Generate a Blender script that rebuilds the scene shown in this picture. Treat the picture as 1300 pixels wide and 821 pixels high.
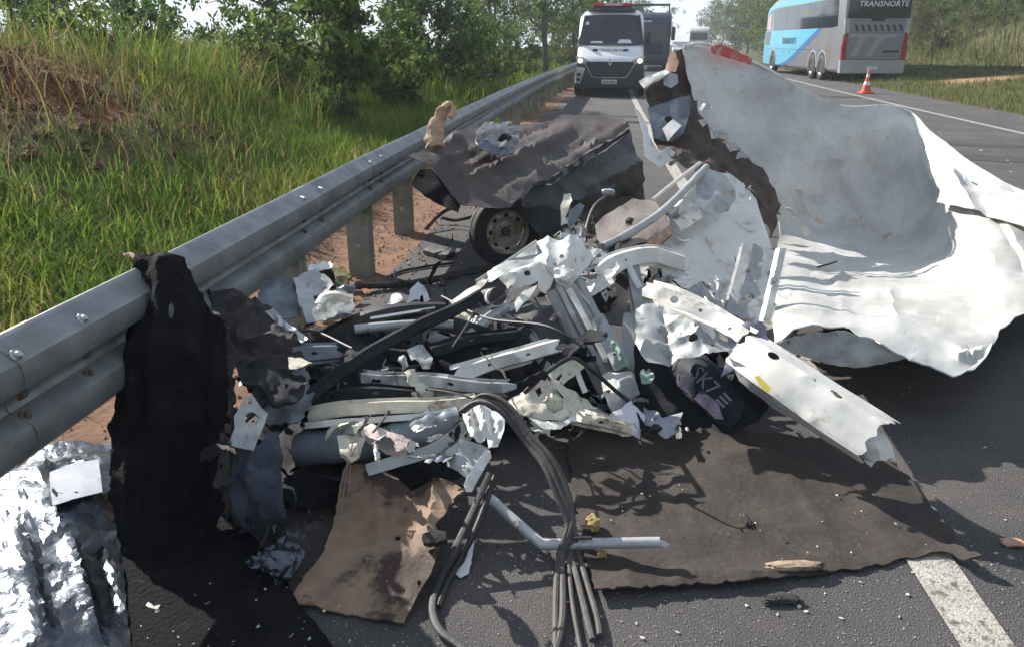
import bpy, bmesh, math, random
import numpy as np
from mathutils import Vector, Matrix, noise
from mathutils.geometry import delaunay_2d_cdt

for o in list(bpy.data.objects):
    bpy.data.objects.remove(o, do_unlink=True)
SC = bpy.context.scene
COL = SC.collection
rnd = random.Random(7)
nrng = np.random.default_rng(11)

# ------------------------------------------------------------------ camera
F, CX, CY, YH, CAM_H = 1000.0, 650.0, 410.5, 54.0, 1.50      # photo pixels (1300 x 821), metres
TH = math.atan((CY - YH) / F)
CT, ST = math.cos(TH), math.sin(TH)
cam_d = bpy.data.cameras.new('camera')
cam = bpy.data.objects.new('camera', cam_d)
COL.objects.link(cam)
cam.location = (0, 0, CAM_H)
cam.rotation_euler = (math.radians(90) - TH, 0, 0)
cam_d.sensor_width = 36.0
cam_d.lens = F / 1300.0 * 36.0
cam_d.clip_start = 0.05
cam_d.clip_end = 6000
SC.camera = cam

# ------------------------------------------------------------------ light
SUN_AZ, SUN_EL = math.radians(-45), math.radians(31)          # azimuth from +Y, positive to the right
sun_dir = Vector((math.sin(SUN_AZ) * math.cos(SUN_EL), math.cos(SUN_AZ) * math.cos(SUN_EL), math.sin(SUN_EL)))
sd = bpy.data.lights.new('sun', 'SUN')
sd.energy = 5.0
sd.angle = math.radians(0.53)
sd.color = (1.0, 0.955, 0.89)
so = bpy.data.objects.new('sun', sd)
COL.objects.link(so)
so.rotation_euler = sun_dir.to_track_quat('Z', 'Y').to_euler()
so.location = (-20, 20, 30)

w = bpy.data.worlds.new('World')
SC.world = w
w.use_nodes = True
nt = w.node_tree
nt.nodes.clear()
wo = nt.nodes.new('ShaderNodeOutputWorld')
bg = nt.nodes.new('ShaderNodeBackground')
sky = nt.nodes.new('ShaderNodeTexSky')
sky.sky_type = 'NISHITA'
sky.sun_disc = False
sky.sun_elevation = SUN_EL
sky.sun_rotation = SUN_AZ
sky.air_density = 1.0
sky.dust_density = 0.2
sky.ozone_density = 2.0
sky.altitude = 700
tc = nt.nodes.new('ShaderNodeTexCoord')
mp = nt.nodes.new('ShaderNodeMapping')
mp.inputs['Scale'].default_value = (1.0, 1.0, 3.2)
nz = nt.nodes.new('ShaderNodeTexNoise')
nz.inputs['Scale'].default_value = 3.1
nz.inputs['Detail'].default_value = 9
nz.inputs['Roughness'].default_value = 0.62
rp = nt.nodes.new('ShaderNodeValToRGB')
rp.color_ramp.elements[0].position = 0.34
rp.color_ramp.elements[1].position = 0.60
mxw = nt.nodes.new('ShaderNodeMixRGB')
mxw.inputs['Color2'].default_value = (5.6, 6.3, 7.3, 1)
nt.links.new(tc.outputs['Generated'], mp.inputs['Vector'])
nt.links.new(mp.outputs['Vector'], nz.inputs['Vector'])
nt.links.new(nz.outputs['Fac'], rp.inputs['Fac'])
nt.links.new(rp.outputs['Color'], mxw.inputs['Fac'])
nt.links.new(sky.outputs['Color'], mxw.inputs['Color1'])
nt.links.new(mxw.outputs['Color'], bg.inputs['Color'])
bg.inputs['Strength'].default_value = 0.064
nt.links.new(bg.outputs['Background'], wo.inputs['Surface'])

SC.view_settings.view_transform = 'Standard'
SC.view_settings.look = 'None'
SC.view_settings.gamma = 1.0
SC.view_settings.use_curve_mapping = False
SC.view_settings.exposure = 1.06
SC.render.engine = 'CYCLES'
SC.cycles.max_bounces = 5
SC.cycles.diffuse_bounces = 3
SC.cycles.glossy_bounces = 3
SC.cycles.transparent_max_bounces = 8

# ------------------------------------------------------------------ pixel helpers
def ray(px, py):
    u = (px - CX) / F
    v = (py - CY) / F
    return Vector((u, CT - v * ST, -ST - v * CT))
CAMP = Vector((0, 0, CAM_H))
def PD(px, py, d):                      # point on the ray at camera depth d
    return CAMP + ray(px, py) * d
def PZ(px, py, z=0.0):                  # point on the ray at height z
    r = ray(px, py)
    return CAMP + r * ((z - CAM_H) / r.z)
def DZ(px, py, z=0.0):                  # camera depth at height z
    return (z - CAM_H) / ray(px, py).z
def P3(t):                              # (px,py,depth) or (px,py,None,z)
    return PZ(t[0], t[1], t[3]) if len(t) > 3 else PD(t[0], t[1], t[2])

# ------------------------------------------------------------------ materials
def _n(nt, kind, **kw):
    n = nt.nodes.new(kind)
    for k, v in kw.items():
        if k in n.inputs:
            n.inputs[k].default_value = v
        else:
            setattr(n, k, v)
    return n
def rgb(c):
    return (c[0], c[1], c[2], 1) if not isinstance(c, (int, float)) else (c, c, c, 1)
def M(name, c1, c2=None, scale=6, rough=0.6, metal=0.0, bump=0.0, bscale=60, wear=None, wscale=9, wpos=0.6, ww=0.05,
      spec=0.5, rvar=0.0, wear2=None, w2scale=40, w2pos=0.66, attr=None, transl=0.0, coat=0.0, aniso=None):
    m = bpy.data.materials.new(name)
    m.use_nodes = True
    t = m.node_tree
    b = t.nodes['Principled BSDF']
    tcn = _n(t, 'ShaderNodeTexCoord')
    vec = tcn.outputs['Object']
    if aniso:
        mpn = _n(t, 'ShaderNodeMapping')
        mpn.inputs['Scale'].default_value = aniso
        t.links.new(vec, mpn.inputs['Vector'])
        vec = mpn.outputs['Vector']
    c2 = c1 if c2 is None else c2
    n1 = _n(t, 'ShaderNodeTexNoise', Scale=scale, Detail=7.0, Roughness=0.6)
    t.links.new(vec, n1.inputs['Vector'])
    r1 = _n(t, 'ShaderNodeValToRGB')
    r1.color_ramp.elements[0].position = 0.36
    r1.color_ramp.elements[1].position = 0.64
    r1.color_ramp.elements[0].color = rgb(c1)
    r1.color_ramp.elements[1].color = rgb(c2)
    t.links.new(n1.outputs['Fac'], r1.inputs['Fac'])
    col = r1.outputs['Color']
    if attr:
        a = _n(t, 'ShaderNodeVertexColor', layer_name=attr)
        mu = _n(t, 'ShaderNodeMixRGB', blend_type='MULTIPLY')
        mu.inputs['Fac'].default_value = 1.0
        t.links.new(a.outputs['Color'], mu.inputs['Color1'])
        t.links.new(col, mu.inputs['Color2'])
        col = mu.outputs['Color']
    for (wc, ws, wp) in ((wear, wscale, wpos), (wear2, w2scale, w2pos)):
        if wc is None:
            continue
        n2 = _n(t, 'ShaderNodeTexNoise', Scale=ws, Detail=8.0, Roughness=0.68)
        t.links.new(tcn.outputs['Object'], n2.inputs['Vector'])
        r2 = _n(t, 'ShaderNodeValToRGB')
        r2.color_ramp.elements[0].position = wp - ww
        r2.color_ramp.elements[1].position = wp + ww
        t.links.new(n2.outputs['Fac'], r2.inputs['Fac'])
        mx = _n(t, 'ShaderNodeMixRGB')
        mx.inputs['Color2'].default_value = rgb(wc)
        t.links.new(r2.outputs['Color'], mx.inputs['Fac'])
        t.links.new(col, mx.inputs['Color1'])
        col = mx.outputs['Color']
    t.links.new(col, b.inputs['Base Color'])
    b.inputs['Roughness'].default_value = rough
    b.inputs['Metallic'].default_value = metal
    b.inputs['Specular IOR Level'].default_value = spec
    if coat:
        b.inputs['Coat Weight'].default_value = coat
        b.inputs['Coat Roughness'].default_value = 0.12
    if rvar:
        mr = _n(t, 'ShaderNodeMapRange')
        mr.inputs['To Min'].default_value = max(0.03, rough - rvar)
        mr.inputs['To Max'].default_value = min(1, rough + rvar)
        n4 = _n(t, 'ShaderNodeTexNoise', Scale=scale * 2.3, Detail=6.0)
        t.links.new(tcn.outputs['Object'], n4.inputs['Vector'])
        mr.inputs['From Min'].default_value = 0.3
        mr.inputs['From Max'].default_value = 0.7
        t.links.new(n4.outputs['Fac'], mr.inputs['Value'])
        t.links.new(mr.outputs['Result'], b.inputs['Roughness'])
    if bump:
        n3 = _n(t, 'ShaderNodeTexNoise', Scale=bscale, Detail=5.0)
        t.links.new(vec, n3.inputs['Vector'])
        bn = _n(t, 'ShaderNodeBump', Strength=bump, Distance=0.01)
        t.links.new(n3.outputs['Fac'], bn.inputs['Height'])
        t.links.new(bn.outputs['Normal'], b.inputs['Normal'])
    if transl:
        out = t.nodes['Material Output']
        tr = _n(t, 'ShaderNodeBsdfTranslucent')
        t.links.new(col, tr.inputs['Color'])
        ms = _n(t, 'ShaderNodeMixShader')
        ms.inputs['Fac'].default_value = transl
        t.links.new(b.outputs['BSDF'], ms.inputs[1])
        t.links.new(tr.outputs['BSDF'], ms.inputs[2])
        t.links.new(ms.outputs['Shader'], out.inputs['Surface'])
    return m
def EM(name, c, s):
    m = bpy.data.materials.new(name)
    m.use_nodes = True
    b = m.node_tree.nodes['Principled BSDF']
    b.inputs['Base Color'].default_value = rgb(c)
    b.inputs['Emission Color'].default_value = rgb(c)
    b.inputs['Emission Strength'].default_value = s
    b.inputs['Roughness'].default_value = 0.2
    return m

MT = {}
MT['white'] = M('white_paint', (.68, .67, .63), (.54, .52, .47), 3.5, .38, 0, .12, 30, (.33, .27, .19), 7, .62, .06, rvar=.12, wear2=(.10, .07, .05), w2scale=34, w2pos=.70)
MT['cream'] = M('cream_primer', (.66, .62, .50), (.50, .45, .34), 9, .5, 0, .25, 40, (.20, .14, .09), 12, .60, .05, wear2=(.04, .035, .03), w2scale=45, w2pos=.66)
MT['clean'] = M('clean_white_paint', (.56, .555, .52), (.47, .465, .435), 2.0, .40, 0, .10, 22, (.33, .32, .295), 1.9, .58, .12, rvar=.12, wear2=(.14, .12, .10), w2scale=22, w2pos=.70)
MT['bluegrey'] = M('blue_grey_paint', (.15, .18, .21), (.10, .12, .14), 7, .5, .1, .15, 30, (.09, .075, .06), 10, .60, .06, rvar=.12)
MT['palegrey'] = M('pale_grey_metal', (.40, .41, .40), (.27, .28, .275), 8, .42, .25, .12, 30, (.14, .11, .09), 14, .62, .05, rvar=.1)
MT['brown'] = M('brown_backing', (.115, .068, .042), (.075, .045, .030), 7, .85, 0, .3, 55, (.20, .14, .095), 13, .6, .08)
MT['tanfelt'] = M('tan_backing', (.25, .17, .11), (.15, .098, .062), 9, .8, 0, .35, 70, (.045, .026, .018), 3.1, .545, .03, wear2=(.36, .28, .20), w2scale=24, w2pos=.66)
MT['mat'] = M('dusty_brown_rubber', (.036, .026, .020), (.020, .016, .013), 3.2, .84, 0, .35, 45, (.060, .045, .035), 4, .58, .12, wear2=(.15, .12, .10), w2scale=75, w2pos=.70)
MT['black'] = M('black_felt', (.010, .010, .011), (.005, .005, .006), 9, .95, 0, .8, 90, (.030, .026, .024), 16, .66, .05, spec=.15, wear2=(.06, .052, .046), w2scale=90, w2pos=.74)
MT['dark'] = M('dark_trim', (.020, .021, .024), (.011, .012, .014), 9, .85, 0, .25, 50, (.05, .045, .042), 14, .66, .06, spec=.25)
MT['rubber'] = M('black_rubber', (.026, .025, .024), (.017, .016, .016), 12, .62, 0, .2, 60, (.075, .062, .05), 10, .62, .08)
MT['dusty'] = M('dusty_dark_plastic', (.055, .044, .040), (.034, .029, .028), 5, .7, 0, .4, 40, (.095, .058, .045), 4.2, .56, .10, wear2=(.2, .185, .17), w2scale=60, w2pos=.71)
MT['navy'] = M('navy_nylon', (.014, .018, .032), (.009, .012, .02), 10, .75, 0, .3, 160)
MT['violet'] = M('violet_lining', (.085, .075, .125), (.055, .048, .085), 10, .8, 0, .3, 120)
MT['galv'] = M('galvanized_steel', (.27, .29, .285), (.19, .205, .205), 5, .5, .5, .06, 90, (.15, .155, .15), 3.2, .57, .10, rvar=.14, wear2=(.09, .075, .06), w2scale=26, w2pos=.69)
MT['galvdull'] = M('weathered_post_steel', (.27, .28, .23), (.19, .20, .155), 6, .68, .25, .1, 60, (.12, .12, .07), 8, .6, .08)
MT['bolt'] = M('bolt_zinc', (.5, .5, .5), (.36, .36, .36), 20, .35, .8)
MT['boltrust'] = M('rusty_bolt', (.16, .11, .08), (.08, .06, .05), 20, .7, .4)
MT['foil'] = M('silver_foil', (.12, .135, .16), (.075, .086, .105), 5, .32, .9, .3, 45, rvar=.10)
MT['alu'] = M('dull_aluminium', (.55, .56, .57), (.40, .41, .42), 8, .36, .7, .15, 40, (.16, .14, .12), 14, .64, .05)
MT['pipe'] = M('grey_painted_pipe', (.47, .48, .48), (.36, .37, .37), 8, .42, .3, .12, 60, (.15, .11, .08), 16, .63, .05)
MT['rust'] = M('rust_brown', (.105, .066, .050), (.058, .042, .036), 8, .8, .1, .3, 45, (.035, .028, .025), 9, .56, .07, wear2=(.30, .25, .21), w2scale=26, w2pos=.70)
MT['tan'] = M('tan_plastic', (.42, .24, .15), (.33, .19, .12), 8, .6, 0, .2, 30, (.2, .12, .08), 9, .6, .06)
MT['tancloth'] = M('tan_cloth', (.43, .29, .19), (.32, .205, .13), 12, .9, 0, .4, 120, (.15, .09, .06), 10, .62, .06)
MT['yellow'] = M('yellow_foam', (.40, .29, .12), (.28, .20, .09), 25, .95, 0, .7, 70)
MT['wood'] = M('splintered_wood', (.36, .27, .18), (.17, .12, .08), 18, .85, 0, .5, 60, (.05, .04, .03), 20, .58, .05)
MT['denim'] = M('blue_grey_cloth', (.050, .062, .085), (.028, .035, .05), 9, .9, 0, .4, 150, (.03, .032, .04), 9, .6, .08)
MT['upholst'] = M('dark_brown_upholstery', (.036, .028, .025), (.018, .015, .014), 8, .85, 0, .4, 90, (.11, .085, .07), 12, .62, .06)
MT['paper'] = M('white_paper', (.74, .74, .76), (.64, .64, .67), 10, .8)
MT['green'] = M('green_glass_shard', (.38, .52, .46), (.28, .40, .35), 8, .12, 0, .2, 40)
MT['red'] = M('faded_red_plastic', (.50, .065, .055), (.42, .12, .10), 12, .55, 0, .2, 40, (.55, .40, .38), 12, .62, .06)
MT['orange'] = M('cone_orange', (.72, .10, .025), (.62, .08, .02), 8, .5)
MT['reflwhite'] = M('reflective_white', (.78, .78, .76), (.66, .66, .64), 8, .5)
MT['glass'] = M('vehicle_glass', (.018, .024, .028), (.012, .016, .02), 3, .06, 0, spec=.6)
MT['tyre'] = M('tyre_rubber', (.024, .023, .023), (.015, .015, .015), 14, .8, 0, .3, 80, (.09, .075, .06), 8, .62, .1)
MT['rim'] = M('dusty_steel_rim', (.50, .44, .37), (.36, .30, .24), 8, .5, .25, .15, 40, (.17, .11, .07), 9, .58, .08)

# ------------------------------------------------------------------ mesh helpers
def mk(name, V, Fc, mat, parent=None, local=False, smooth=0.7, label=None, cat=None, group=None, kind=None):
    V = [Vector(v) for v in V]
    loc = Vector((0, 0, 0))
    if not local:
        if parent is None:
            mn = Vector((min(v.x for v in V), min(v.y for v in V), min(v.z for v in V)))
            mxv = Vector((max(v.x for v in V), max(v.y for v in V), max(v.z for v in V)))
            loc = Vector(((mn.x + mxv.x) / 2, (mn.y + mxv.y) / 2, mn.z))
        else:
            q, off = parent, Vector((0, 0, 0))
            while q is not None:
                off += q.location
                q = q.parent
            V = [v - off for v in V]
        if parent is None:
            V = [v - loc for v in V]
    me = bpy.data.meshes.new(name)
    me.from_pydata([tuple(v) for v in V], [], Fc)
    me.validate()
    if mat is not None:
        me.materials.append(mat)
    if smooth:
        for p in me.polygons:
            p.use_smooth = True
        if smooth is not True:
            me.set_sharp_from_angle(angle=smooth)
    me.update()
    o = bpy.data.objects.new(name, me)
    COL.objects.link(o)
    o.location = loc
    if parent is not None:
        o.parent = parent
    tag(o, label, cat, group, kind)
    return o
def tag(o, label=None, cat=None, group=None, kind=None):
    if label: o['label'] = label
    if cat: o['category'] = cat
    if group: o['group'] = group
    if kind: o['kind'] = kind
    return o
def thing(name, label, cat, loc=(0, 0, 0), rz=0.0, group=None):
    o = bpy.data.objects.new(name, None)
    COL.objects.link(o)
    o.location = loc
    o.rotation_euler = (0, 0, rz)
    o.empty_display_size = 0.1
    return tag(o, label, cat, group)
def copy_tree(o, parent=None):
    c = o.copy()
    COL.objects.link(c)
    c.parent = parent
    for ch in list(o.children):
        copy_tree(ch, c)
    return c

class MB:                               # collects shapes into one mesh
    def __init__(s):
        s.V, s.F = [], []
    def add(s, V, Fc):
        k = len(s.V)
        s.V += [Vector(v) for v in V]
        s.F += [tuple(i + k for i in f) for f in Fc]
        return s
    def box(s, x0, x1, y0, y1, z0, z1, b=0.0, M4=None):
        bm = bmesh.new()
        bmesh.ops.create_cube(bm, size=1)
        for v in bm.verts:
            v.co = Vector(((x0 + x1) / 2 + v.co.x * (x1 - x0), (y0 + y1) / 2 + v.co.y * (y1 - y0), (z0 + z1) / 2 + v.co.z * (z1 - z0)))
        if b:
            bmesh.ops.bevel(bm, geom=list(bm.edges), offset=b, segments=2, affect='EDGES', profile=0.5)
        return s.bm(bm, M4)
    def bm(s, bm, M4=None):
        bm.verts.index_update()
        s.add([(M4 @ v.co) if M4 else v.co.copy() for v in bm.verts], [[v.index for v in f.verts] for f in bm.faces])
        bm.free()
        return s
    def loft(s, rings, closed=True, caps=True):
        n = len(rings[0])
        V = [p for r in rings for p in r]
        Fc = []
        m = n if closed else n - 1
        for i in range(len(rings) - 1):
            for j in range(m):
                a, b = i * n + j, i * n + (j + 1) % n
                Fc.append((a, b, b + n, a + n))
        if caps and closed:
            Fc.append(tuple(reversed(range(n))))
            Fc.append(tuple(range((len(rings) - 1) * n, len(rings) * n)))
        return s.add(V, Fc)
    def build(s, name, mat, parent=None, local=False, smooth=0.6, **kw):
        return mk(name, s.V, s.F, mat, parent, local, smooth, **kw)

def catmull(pts, n):
    P = [Vector(p) for p in pts]
    if len(P) == 2:
        return [P[0].lerp(P[1], i / n) for i in range(n + 1)]
    out = []
    Q = [P[0] * 2 - P[1]] + P + [P[-1] * 2 - P[-2]]
    for i in range(1, len(Q) - 2):
        a, b, c, d = Q[i - 1], Q[i], Q[i + 1], Q[i + 2]
        for k in range(n):
            t = k / n
            out.append(0.5 * ((2 * b) + (c - a) * t + (2 * a - 5 * b + 4 * c - d) * t * t + (3 * b - a - 3 * c + d) * t ** 3))
    out.append(P[-1])
    return out
def tube_geo(pts, r, n=8, sub=6, taper=None, spline=True, wob=0.0, flat=1.0):
    path = catmull(pts, sub) if spline else [Vector(p) for p in pts]
    rings = []
    N = None
    for i, p in enumerate(path):
        T = (path[min(i + 1, len(path) - 1)] - path[max(i - 1, 0)])
        if T.length < 1e-9:
            T = Vector((0, 0, 1))
        T.normalize()
        if N is None:
            N = T.orthogonal().normalized()
            if abs(T.z) < 0.9:
                N = T.cross(Vector((0, 0, 1))).cross(T).normalized()
        else:
            N = (N - T * N.dot(T)).normalized()
        B = T.cross(N)
        rr = r if taper is None else r + (taper - r) * i / (len(path) - 1)
        if wob:
            rr *= 1 + wob * noise.noise(p * 23)
        rings.append([p + (N * math.cos(a) * flat + B * math.sin(a)) * rr for a in [2 * math.pi * k / n for k in range(n)]])
    return rings
def tube(name, pts, r, mat, parent=None, n=8, sub=6, taper=None, spline=True, wob=0.0, flat=1.0, hollow=False, px=True, smooth=0.7, **kw):
    if px:
        pts = [P3(p) for p in pts]
    rings = tube_geo(pts, r, n, sub, taper, spline, wob, flat)
    mb = MB()
    if hollow:
        inner = tube_geo(pts, r * 0.82, n, sub, taper, spline, wob, flat)
        loop = rings + inner[::-1] + [rings[0]]
        mb.loft(loop, True, False)
    else:
        mb.loft(rings)
    return mb.build(name, mat, parent, smooth=smooth, **kw)
def lathe(prof, n=32, M4=None):
    V, Fc = [], []
    m = len(prof)
    for k in range(n):
        a = 2 * math.pi * k / n
        for (r, h) in prof:
            v = Vector((r * math.cos(a), r * math.sin(a), h))
            V.append(M4 @ v if M4 else v)
    for k in range(n):
        for j in range(m - 1):
            a, b = k * m + j, ((k + 1) % n) * m + j
            Fc.append((a, b, b + 1, a + 1))
    return V, Fc

def inpoly(x, y, poly):
    c = False
    j = len(poly) - 1
    for i in range(len(poly)):
        xi, yi = poly[i]
        xj, yj = poly[j]
        if (yi > y) != (yj > y) and x < (xj - xi) * (y - yi) / (yj - yi) + xi:
            c = not c
        j = i
    return c
def ell(cx, cy, rx, ry, n=10, rot=0.0):
    c, s = math.cos(rot), math.sin(rot)
    return [(cx + rx * math.cos(a) * c - ry * math.sin(a) * s, cy + rx * math.cos(a) * s + ry * math.sin(a) * c)
            for a in [2 * math.pi * k / n for k in range(n)]]
def densify(poly, step, jag, rg):
    out = []
    for i in range(len(poly)):
        a, b = poly[i], poly[(i + 1) % len(poly)]
        L = math.hypot(b[0] - a[0], b[1] - a[1])
        n = max(1, int(L / step))
        for k in range(n):
            t = k / n
            j = jag if (k or jag) else 0
            out.append((a[0] + (b[0] - a[0]) * t + rg.uniform(-j, j), a[1] + (b[1] - a[1]) * t + rg.uniform(-j, j)))
    return out
def cdt(outline, holes, step, jag, rg, extra=()):
    ol = densify(outline, step, jag, rg)
    V = list(ol)
    E = [(i, (i + 1) % len(ol)) for i in range(len(ol))]
    for h in holes:
        k = len(V)
        V += list(h)
        E += [(k + i, k + (i + 1) % len(h)) for i in range(len(h))]
    xs = [p[0] for p in ol]
    ys = [p[1] for p in ol]
    y = min(ys)
    row = 0
    while y < max(ys):
        x = min(xs) + (step / 2 if row % 2 else 0)
        while x < max(xs):
            q = (x + rg.uniform(-.25, .25) * step, y + rg.uniform(-.25, .25) * step)
            if inpoly(q[0], q[1], ol) and not any(inpoly(q[0], q[1], h) for h in holes):
                V.append(q)
            x += step
        y += step * 0.87
        row += 1
    V += [e for e in extra]
    r = delaunay_2d_cdt([Vector(v) for v in V], E, [], 0, 1e-5)
    vs, fs = r[0], r[2]
    F2 = []
    for f in fs:
        cx = sum(vs[i].x for i in f) / len(f)
        cy = sum(vs[i].y for i in f) / len(f)
        if inpoly(cx, cy, ol) and not any(inpoly(cx, cy, h) for h in holes):
            F2.append(tuple(f))
    used = sorted({i for f in F2 for i in f})
    mp = {i: k for k, i in enumerate(used)}
    return [(vs[i].x, vs[i].y) for i in used], [tuple(mp[i] for i in f) for f in F2]
def tps(pts, vals):
    A = np.array(pts, float) / 100.0
    b = np.array(vals, float)
    n = len(A)
    if n < 4:
        Q = np.c_[A, np.ones(n)]
        s = np.linalg.lstsq(Q, b, rcond=None)[0]
        return lambda X: np.c_[np.array(X, float) / 100.0, np.ones(len(X))] @ s
    def k(r):
        return np.where(r > 1e-9, r * r * np.log(r + 1e-12), 0)
    K = k(np.linalg.norm(A[:, None] - A[None], axis=2)) + np.eye(n) * 1e-4
    P = np.c_[A, np.ones(n)]
    L = np.zeros((n + 3, n + 3))
    L[:n, :n] = K
    L[:n, n:] = P
    L[n:, :n] = P.T
    s = np.linalg.solve(L, np.r_[b, 0, 0, 0])
    def f(X):
        X = np.array(X, float) / 100.0
        return k(np.linalg.norm(X[:, None] - A[None], axis=2)) @ s[:n] + np.c_[X, np.ones(len(X))] @ s[n:]
    return f
def ridge(p):
    return 0.5 - abs(noise.noise(p)) * 1.6
SEED = [0]
def sheet(name, outline, anchors, mat, step=12, crum=(0.01, 6), folds=(), holes=(), thick=0.003, jag=0.0, parent=None,
          smooth=0.6, zmin=0.006, small=0.0, **kw):
    """a bent sheet: photo outline + depths (or heights) at anchor points, creased along its own normal, real thickness"""
    SEED[0] += 1
    rg = random.Random(SEED[0])
    V2, Fc = cdt(outline, holes, step, jag, rg)
    ap = [(a[0], a[1]) for a in anchors]
    av = [1.0 / (DZ(a[0], a[1], a[3]) if len(a) > 3 else a[2]) for a in anchors]
    d = 1.0 / np.clip(tps(ap, av)(V2), 0.02, 2.0)
    V = [PD(x, y, float(t)) for (x, y), t in zip(V2, d)]
    bm = bmesh.new()
    bv = [bm.verts.new(v) for v in V]
    for f in Fc:
        try:
            bm.faces.new([bv[i] for i in f])
        except ValueError:
            pass
    bmesh.ops.recalc_face_normals(bm, faces=bm.faces)
    bm.normal_update()
    c = sum((v.co for v in bm.verts), Vector()) / len(bm.verts)
    if sum((f.normal.dot(CAMP - f.calc_center_median()) for f in bm.faces)) < 0:
        bmesh.ops.reverse_faces(bm, faces=bm.faces)
        bm.normal_update()
    off = Vector((rg.uniform(-50, 50), rg.uniform(-50, 50), rg.uniform(-50, 50)))
    amp, sc = crum
    nn = [v.normal.copy() for v in bm.verts]
    for v, n, (x, y) in zip(bm.verts, nn, V2):
        h = 0.0
        if amp:
            q = v.co * sc + off
            h += amp * (ridge(q) + 0.45 * ridge(q * 2.3))
        if small:
            h += small * ridge(v.co * sc * 6 + off)
        for (x0, y0, x1, y1, a, wd) in folds:
            dx, dy = x1 - x0, y1 - y0
            t = max(0, min(1, ((x - x0) * dx + (y - y0) * dy) / (dx * dx + dy * dy + 1e-9)))
            dd = math.hypot(x - x0 - dx * t, y - y0 - dy * t)
            h += a * math.exp(-dd / wd)
        v.co += n * h
    for v in bm.verts:
        if v.co.z < zmin + thick:
            v.co.z = zmin + thick + 0.15 * min(0.01, zmin + thick - v.co.z)
    if thick:
        bmesh.ops.solidify(bm, geom=list(bm.faces), thickness=thick)
    for v in bm.verts:
        v.co.z = max(v.co.z, zmin)
    bm.verts.index_update()
    VV = [v.co.copy() for v in bm.verts]
    FF = [[v.index for v in f.verts] for f in bm.faces]
    bm.free()
    return mk(name, VV, FF, mat, parent, False, smooth, **kw)

def strip(name, pts, prof, mat, holes=(), parent=None, roll=0.0, ds=0.03, dent=0.0, dscale=8, thick=0.0025, sub=8, taper=1.0,
          face=None, jag=0.0, smooth=0.5, spline=True, zmin=0.004, **kw):
    """a pressed channel: profile [(across, towards viewer)] swept along pts, oval holes given as (s, t, rs, rt) in 0..1 / metres"""
    SEED[0] += 1
    rg = random.Random(SEED[0])
    P = [P3(p) for p in pts]
    path = catmull(P, sub) if spline else [a.lerp(b, k / sub) for a, b in zip(P, P[1:]) for k in range(sub)] + [P[-1]]
    cl = [0.0]
    for a, b in zip(path, path[1:]):
        cl.append(cl[-1] + (b - a).length)
    L = cl[-1]
    pl = [0.0]
    for a, b in zip(prof, prof[1:]):
        pl.append(pl[-1] + math.hypot(b[0] - a[0], b[1] - a[1]))
    W = pl[-1]
    hp = [ell(h[0] * L, h[1] * W, h[2], h[3], 12) for h in holes]
    n = max(2, int(L / ds))
    step = max(ds, 0.008)
    V2 = [(0 if not jag else rg.uniform(-jag, jag), t) for t in np.linspace(0, W, max(3, int(W / step)))]
    V2 += [(L * k / n, W) for k in range(1, n)]
    V2 += [(L if not jag else L + rg.uniform(-jag, jag), t) for t in np.linspace(W, 0, max(3, int(W / step)))]
    V2 += [(L * k / n, 0.0) for k in range(n - 1, 0, -1)]
    extra = []
    for t in pl[1:-1]:
        for k in range(1, n * 2):
            q = (L * k / (2 * n), t)
            if not any(inpoly(q[0], q[1], h) for h in hp):
                extra.append(q)
    pts2, Fc = cdt([(float(a), float(b)) for a, b in V2], hp, step, 0, rg, extra)
    T = []
    for i in range(len(path)):
        t = path[min(i + 1, len(path) - 1)] - path[max(0, i - 1)]
        T.append(t.normalized())
    off = Vector((rg.uniform(-9, 9), rg.uniform(-9, 9), rg.uniform(-9, 9)))
    VV = []
    for (s, t) in pts2:
        ss = min(max(s, 0), L)
        i = 0
        while i < len(cl) - 2 and cl[i + 1] < ss:
            i += 1
        u = (ss - cl[i]) / max(1e-9, cl[i + 1] - cl[i])
        p = path[i].lerp(path[i + 1], u) + T[i] * (s - ss)
        tt = T[i].lerp(T[i + 1], u).normalized()
        vw = (Vector(face) if face else (CAMP - p)).normalized()
        N = (vw - tt * vw.dot(tt)).normalized()
        if roll:
            N = Matrix.Rotation(math.radians(roll), 3, tt) @ N
        S = N.cross(tt)
        j = 0
        while j < len(pl) - 2 and pl[j + 1] < t:
            j += 1
        w2 = (t - pl[j]) / max(1e-9, pl[j + 1] - pl[j])
        a = prof[j][0] + (prof[j + 1][0] - prof[j][0]) * w2
        b = prof[j][1] + (prof[j + 1][1] - prof[j][1]) * w2
        k = 1 + (taper - 1) * ss / L
        q = p + S * a * k + N * b * k
        if dent:
            q += N * dent * (ridge(q * dscale + off)) + S * dent * .5 * noise.noise(q * dscale * .6 - off)
        VV.append(q)
    bm = bmesh.new()
    bv = [bm.verts.new(v) for v in VV]
    for f in Fc:
        try:
            bm.faces.new([bv[i] for i in f])
        except ValueError:
            pass
    bmesh.ops.recalc_face_normals(bm, faces=bm.faces)
    if thick:
        bmesh.ops.solidify(bm, geom=list(bm.faces), thickness=thick)
    for v in bm.verts:
        v.co.z = max(v.co.z, zmin)
    bm.verts.index_update()
    A = [v.co.copy() for v in bm.verts]
    B = [[v.index for v in f.verts] for f in bm.faces]
    bm.free()
    return mk(name, A, B, mat, parent, False, smooth, **kw)
def hat(w, h, fl):                      # hat channel profile: flange, wall, top, wall, flange
    return [(-w / 2 - fl, -h), (-w / 2, -h), (-w / 2 + h * .25, 0), (w / 2 - h * .25, 0), (w / 2, -h), (w / 2 + fl, -h)]
def uch(w, h):
    return [(-w / 2, -h), (-w / 2, 0), (w / 2, 0), (w / 2, -h)]
def ang(w, h):
    return [(-w / 2, 0), (w / 2, 0), (w / 2, -h)]
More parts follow.
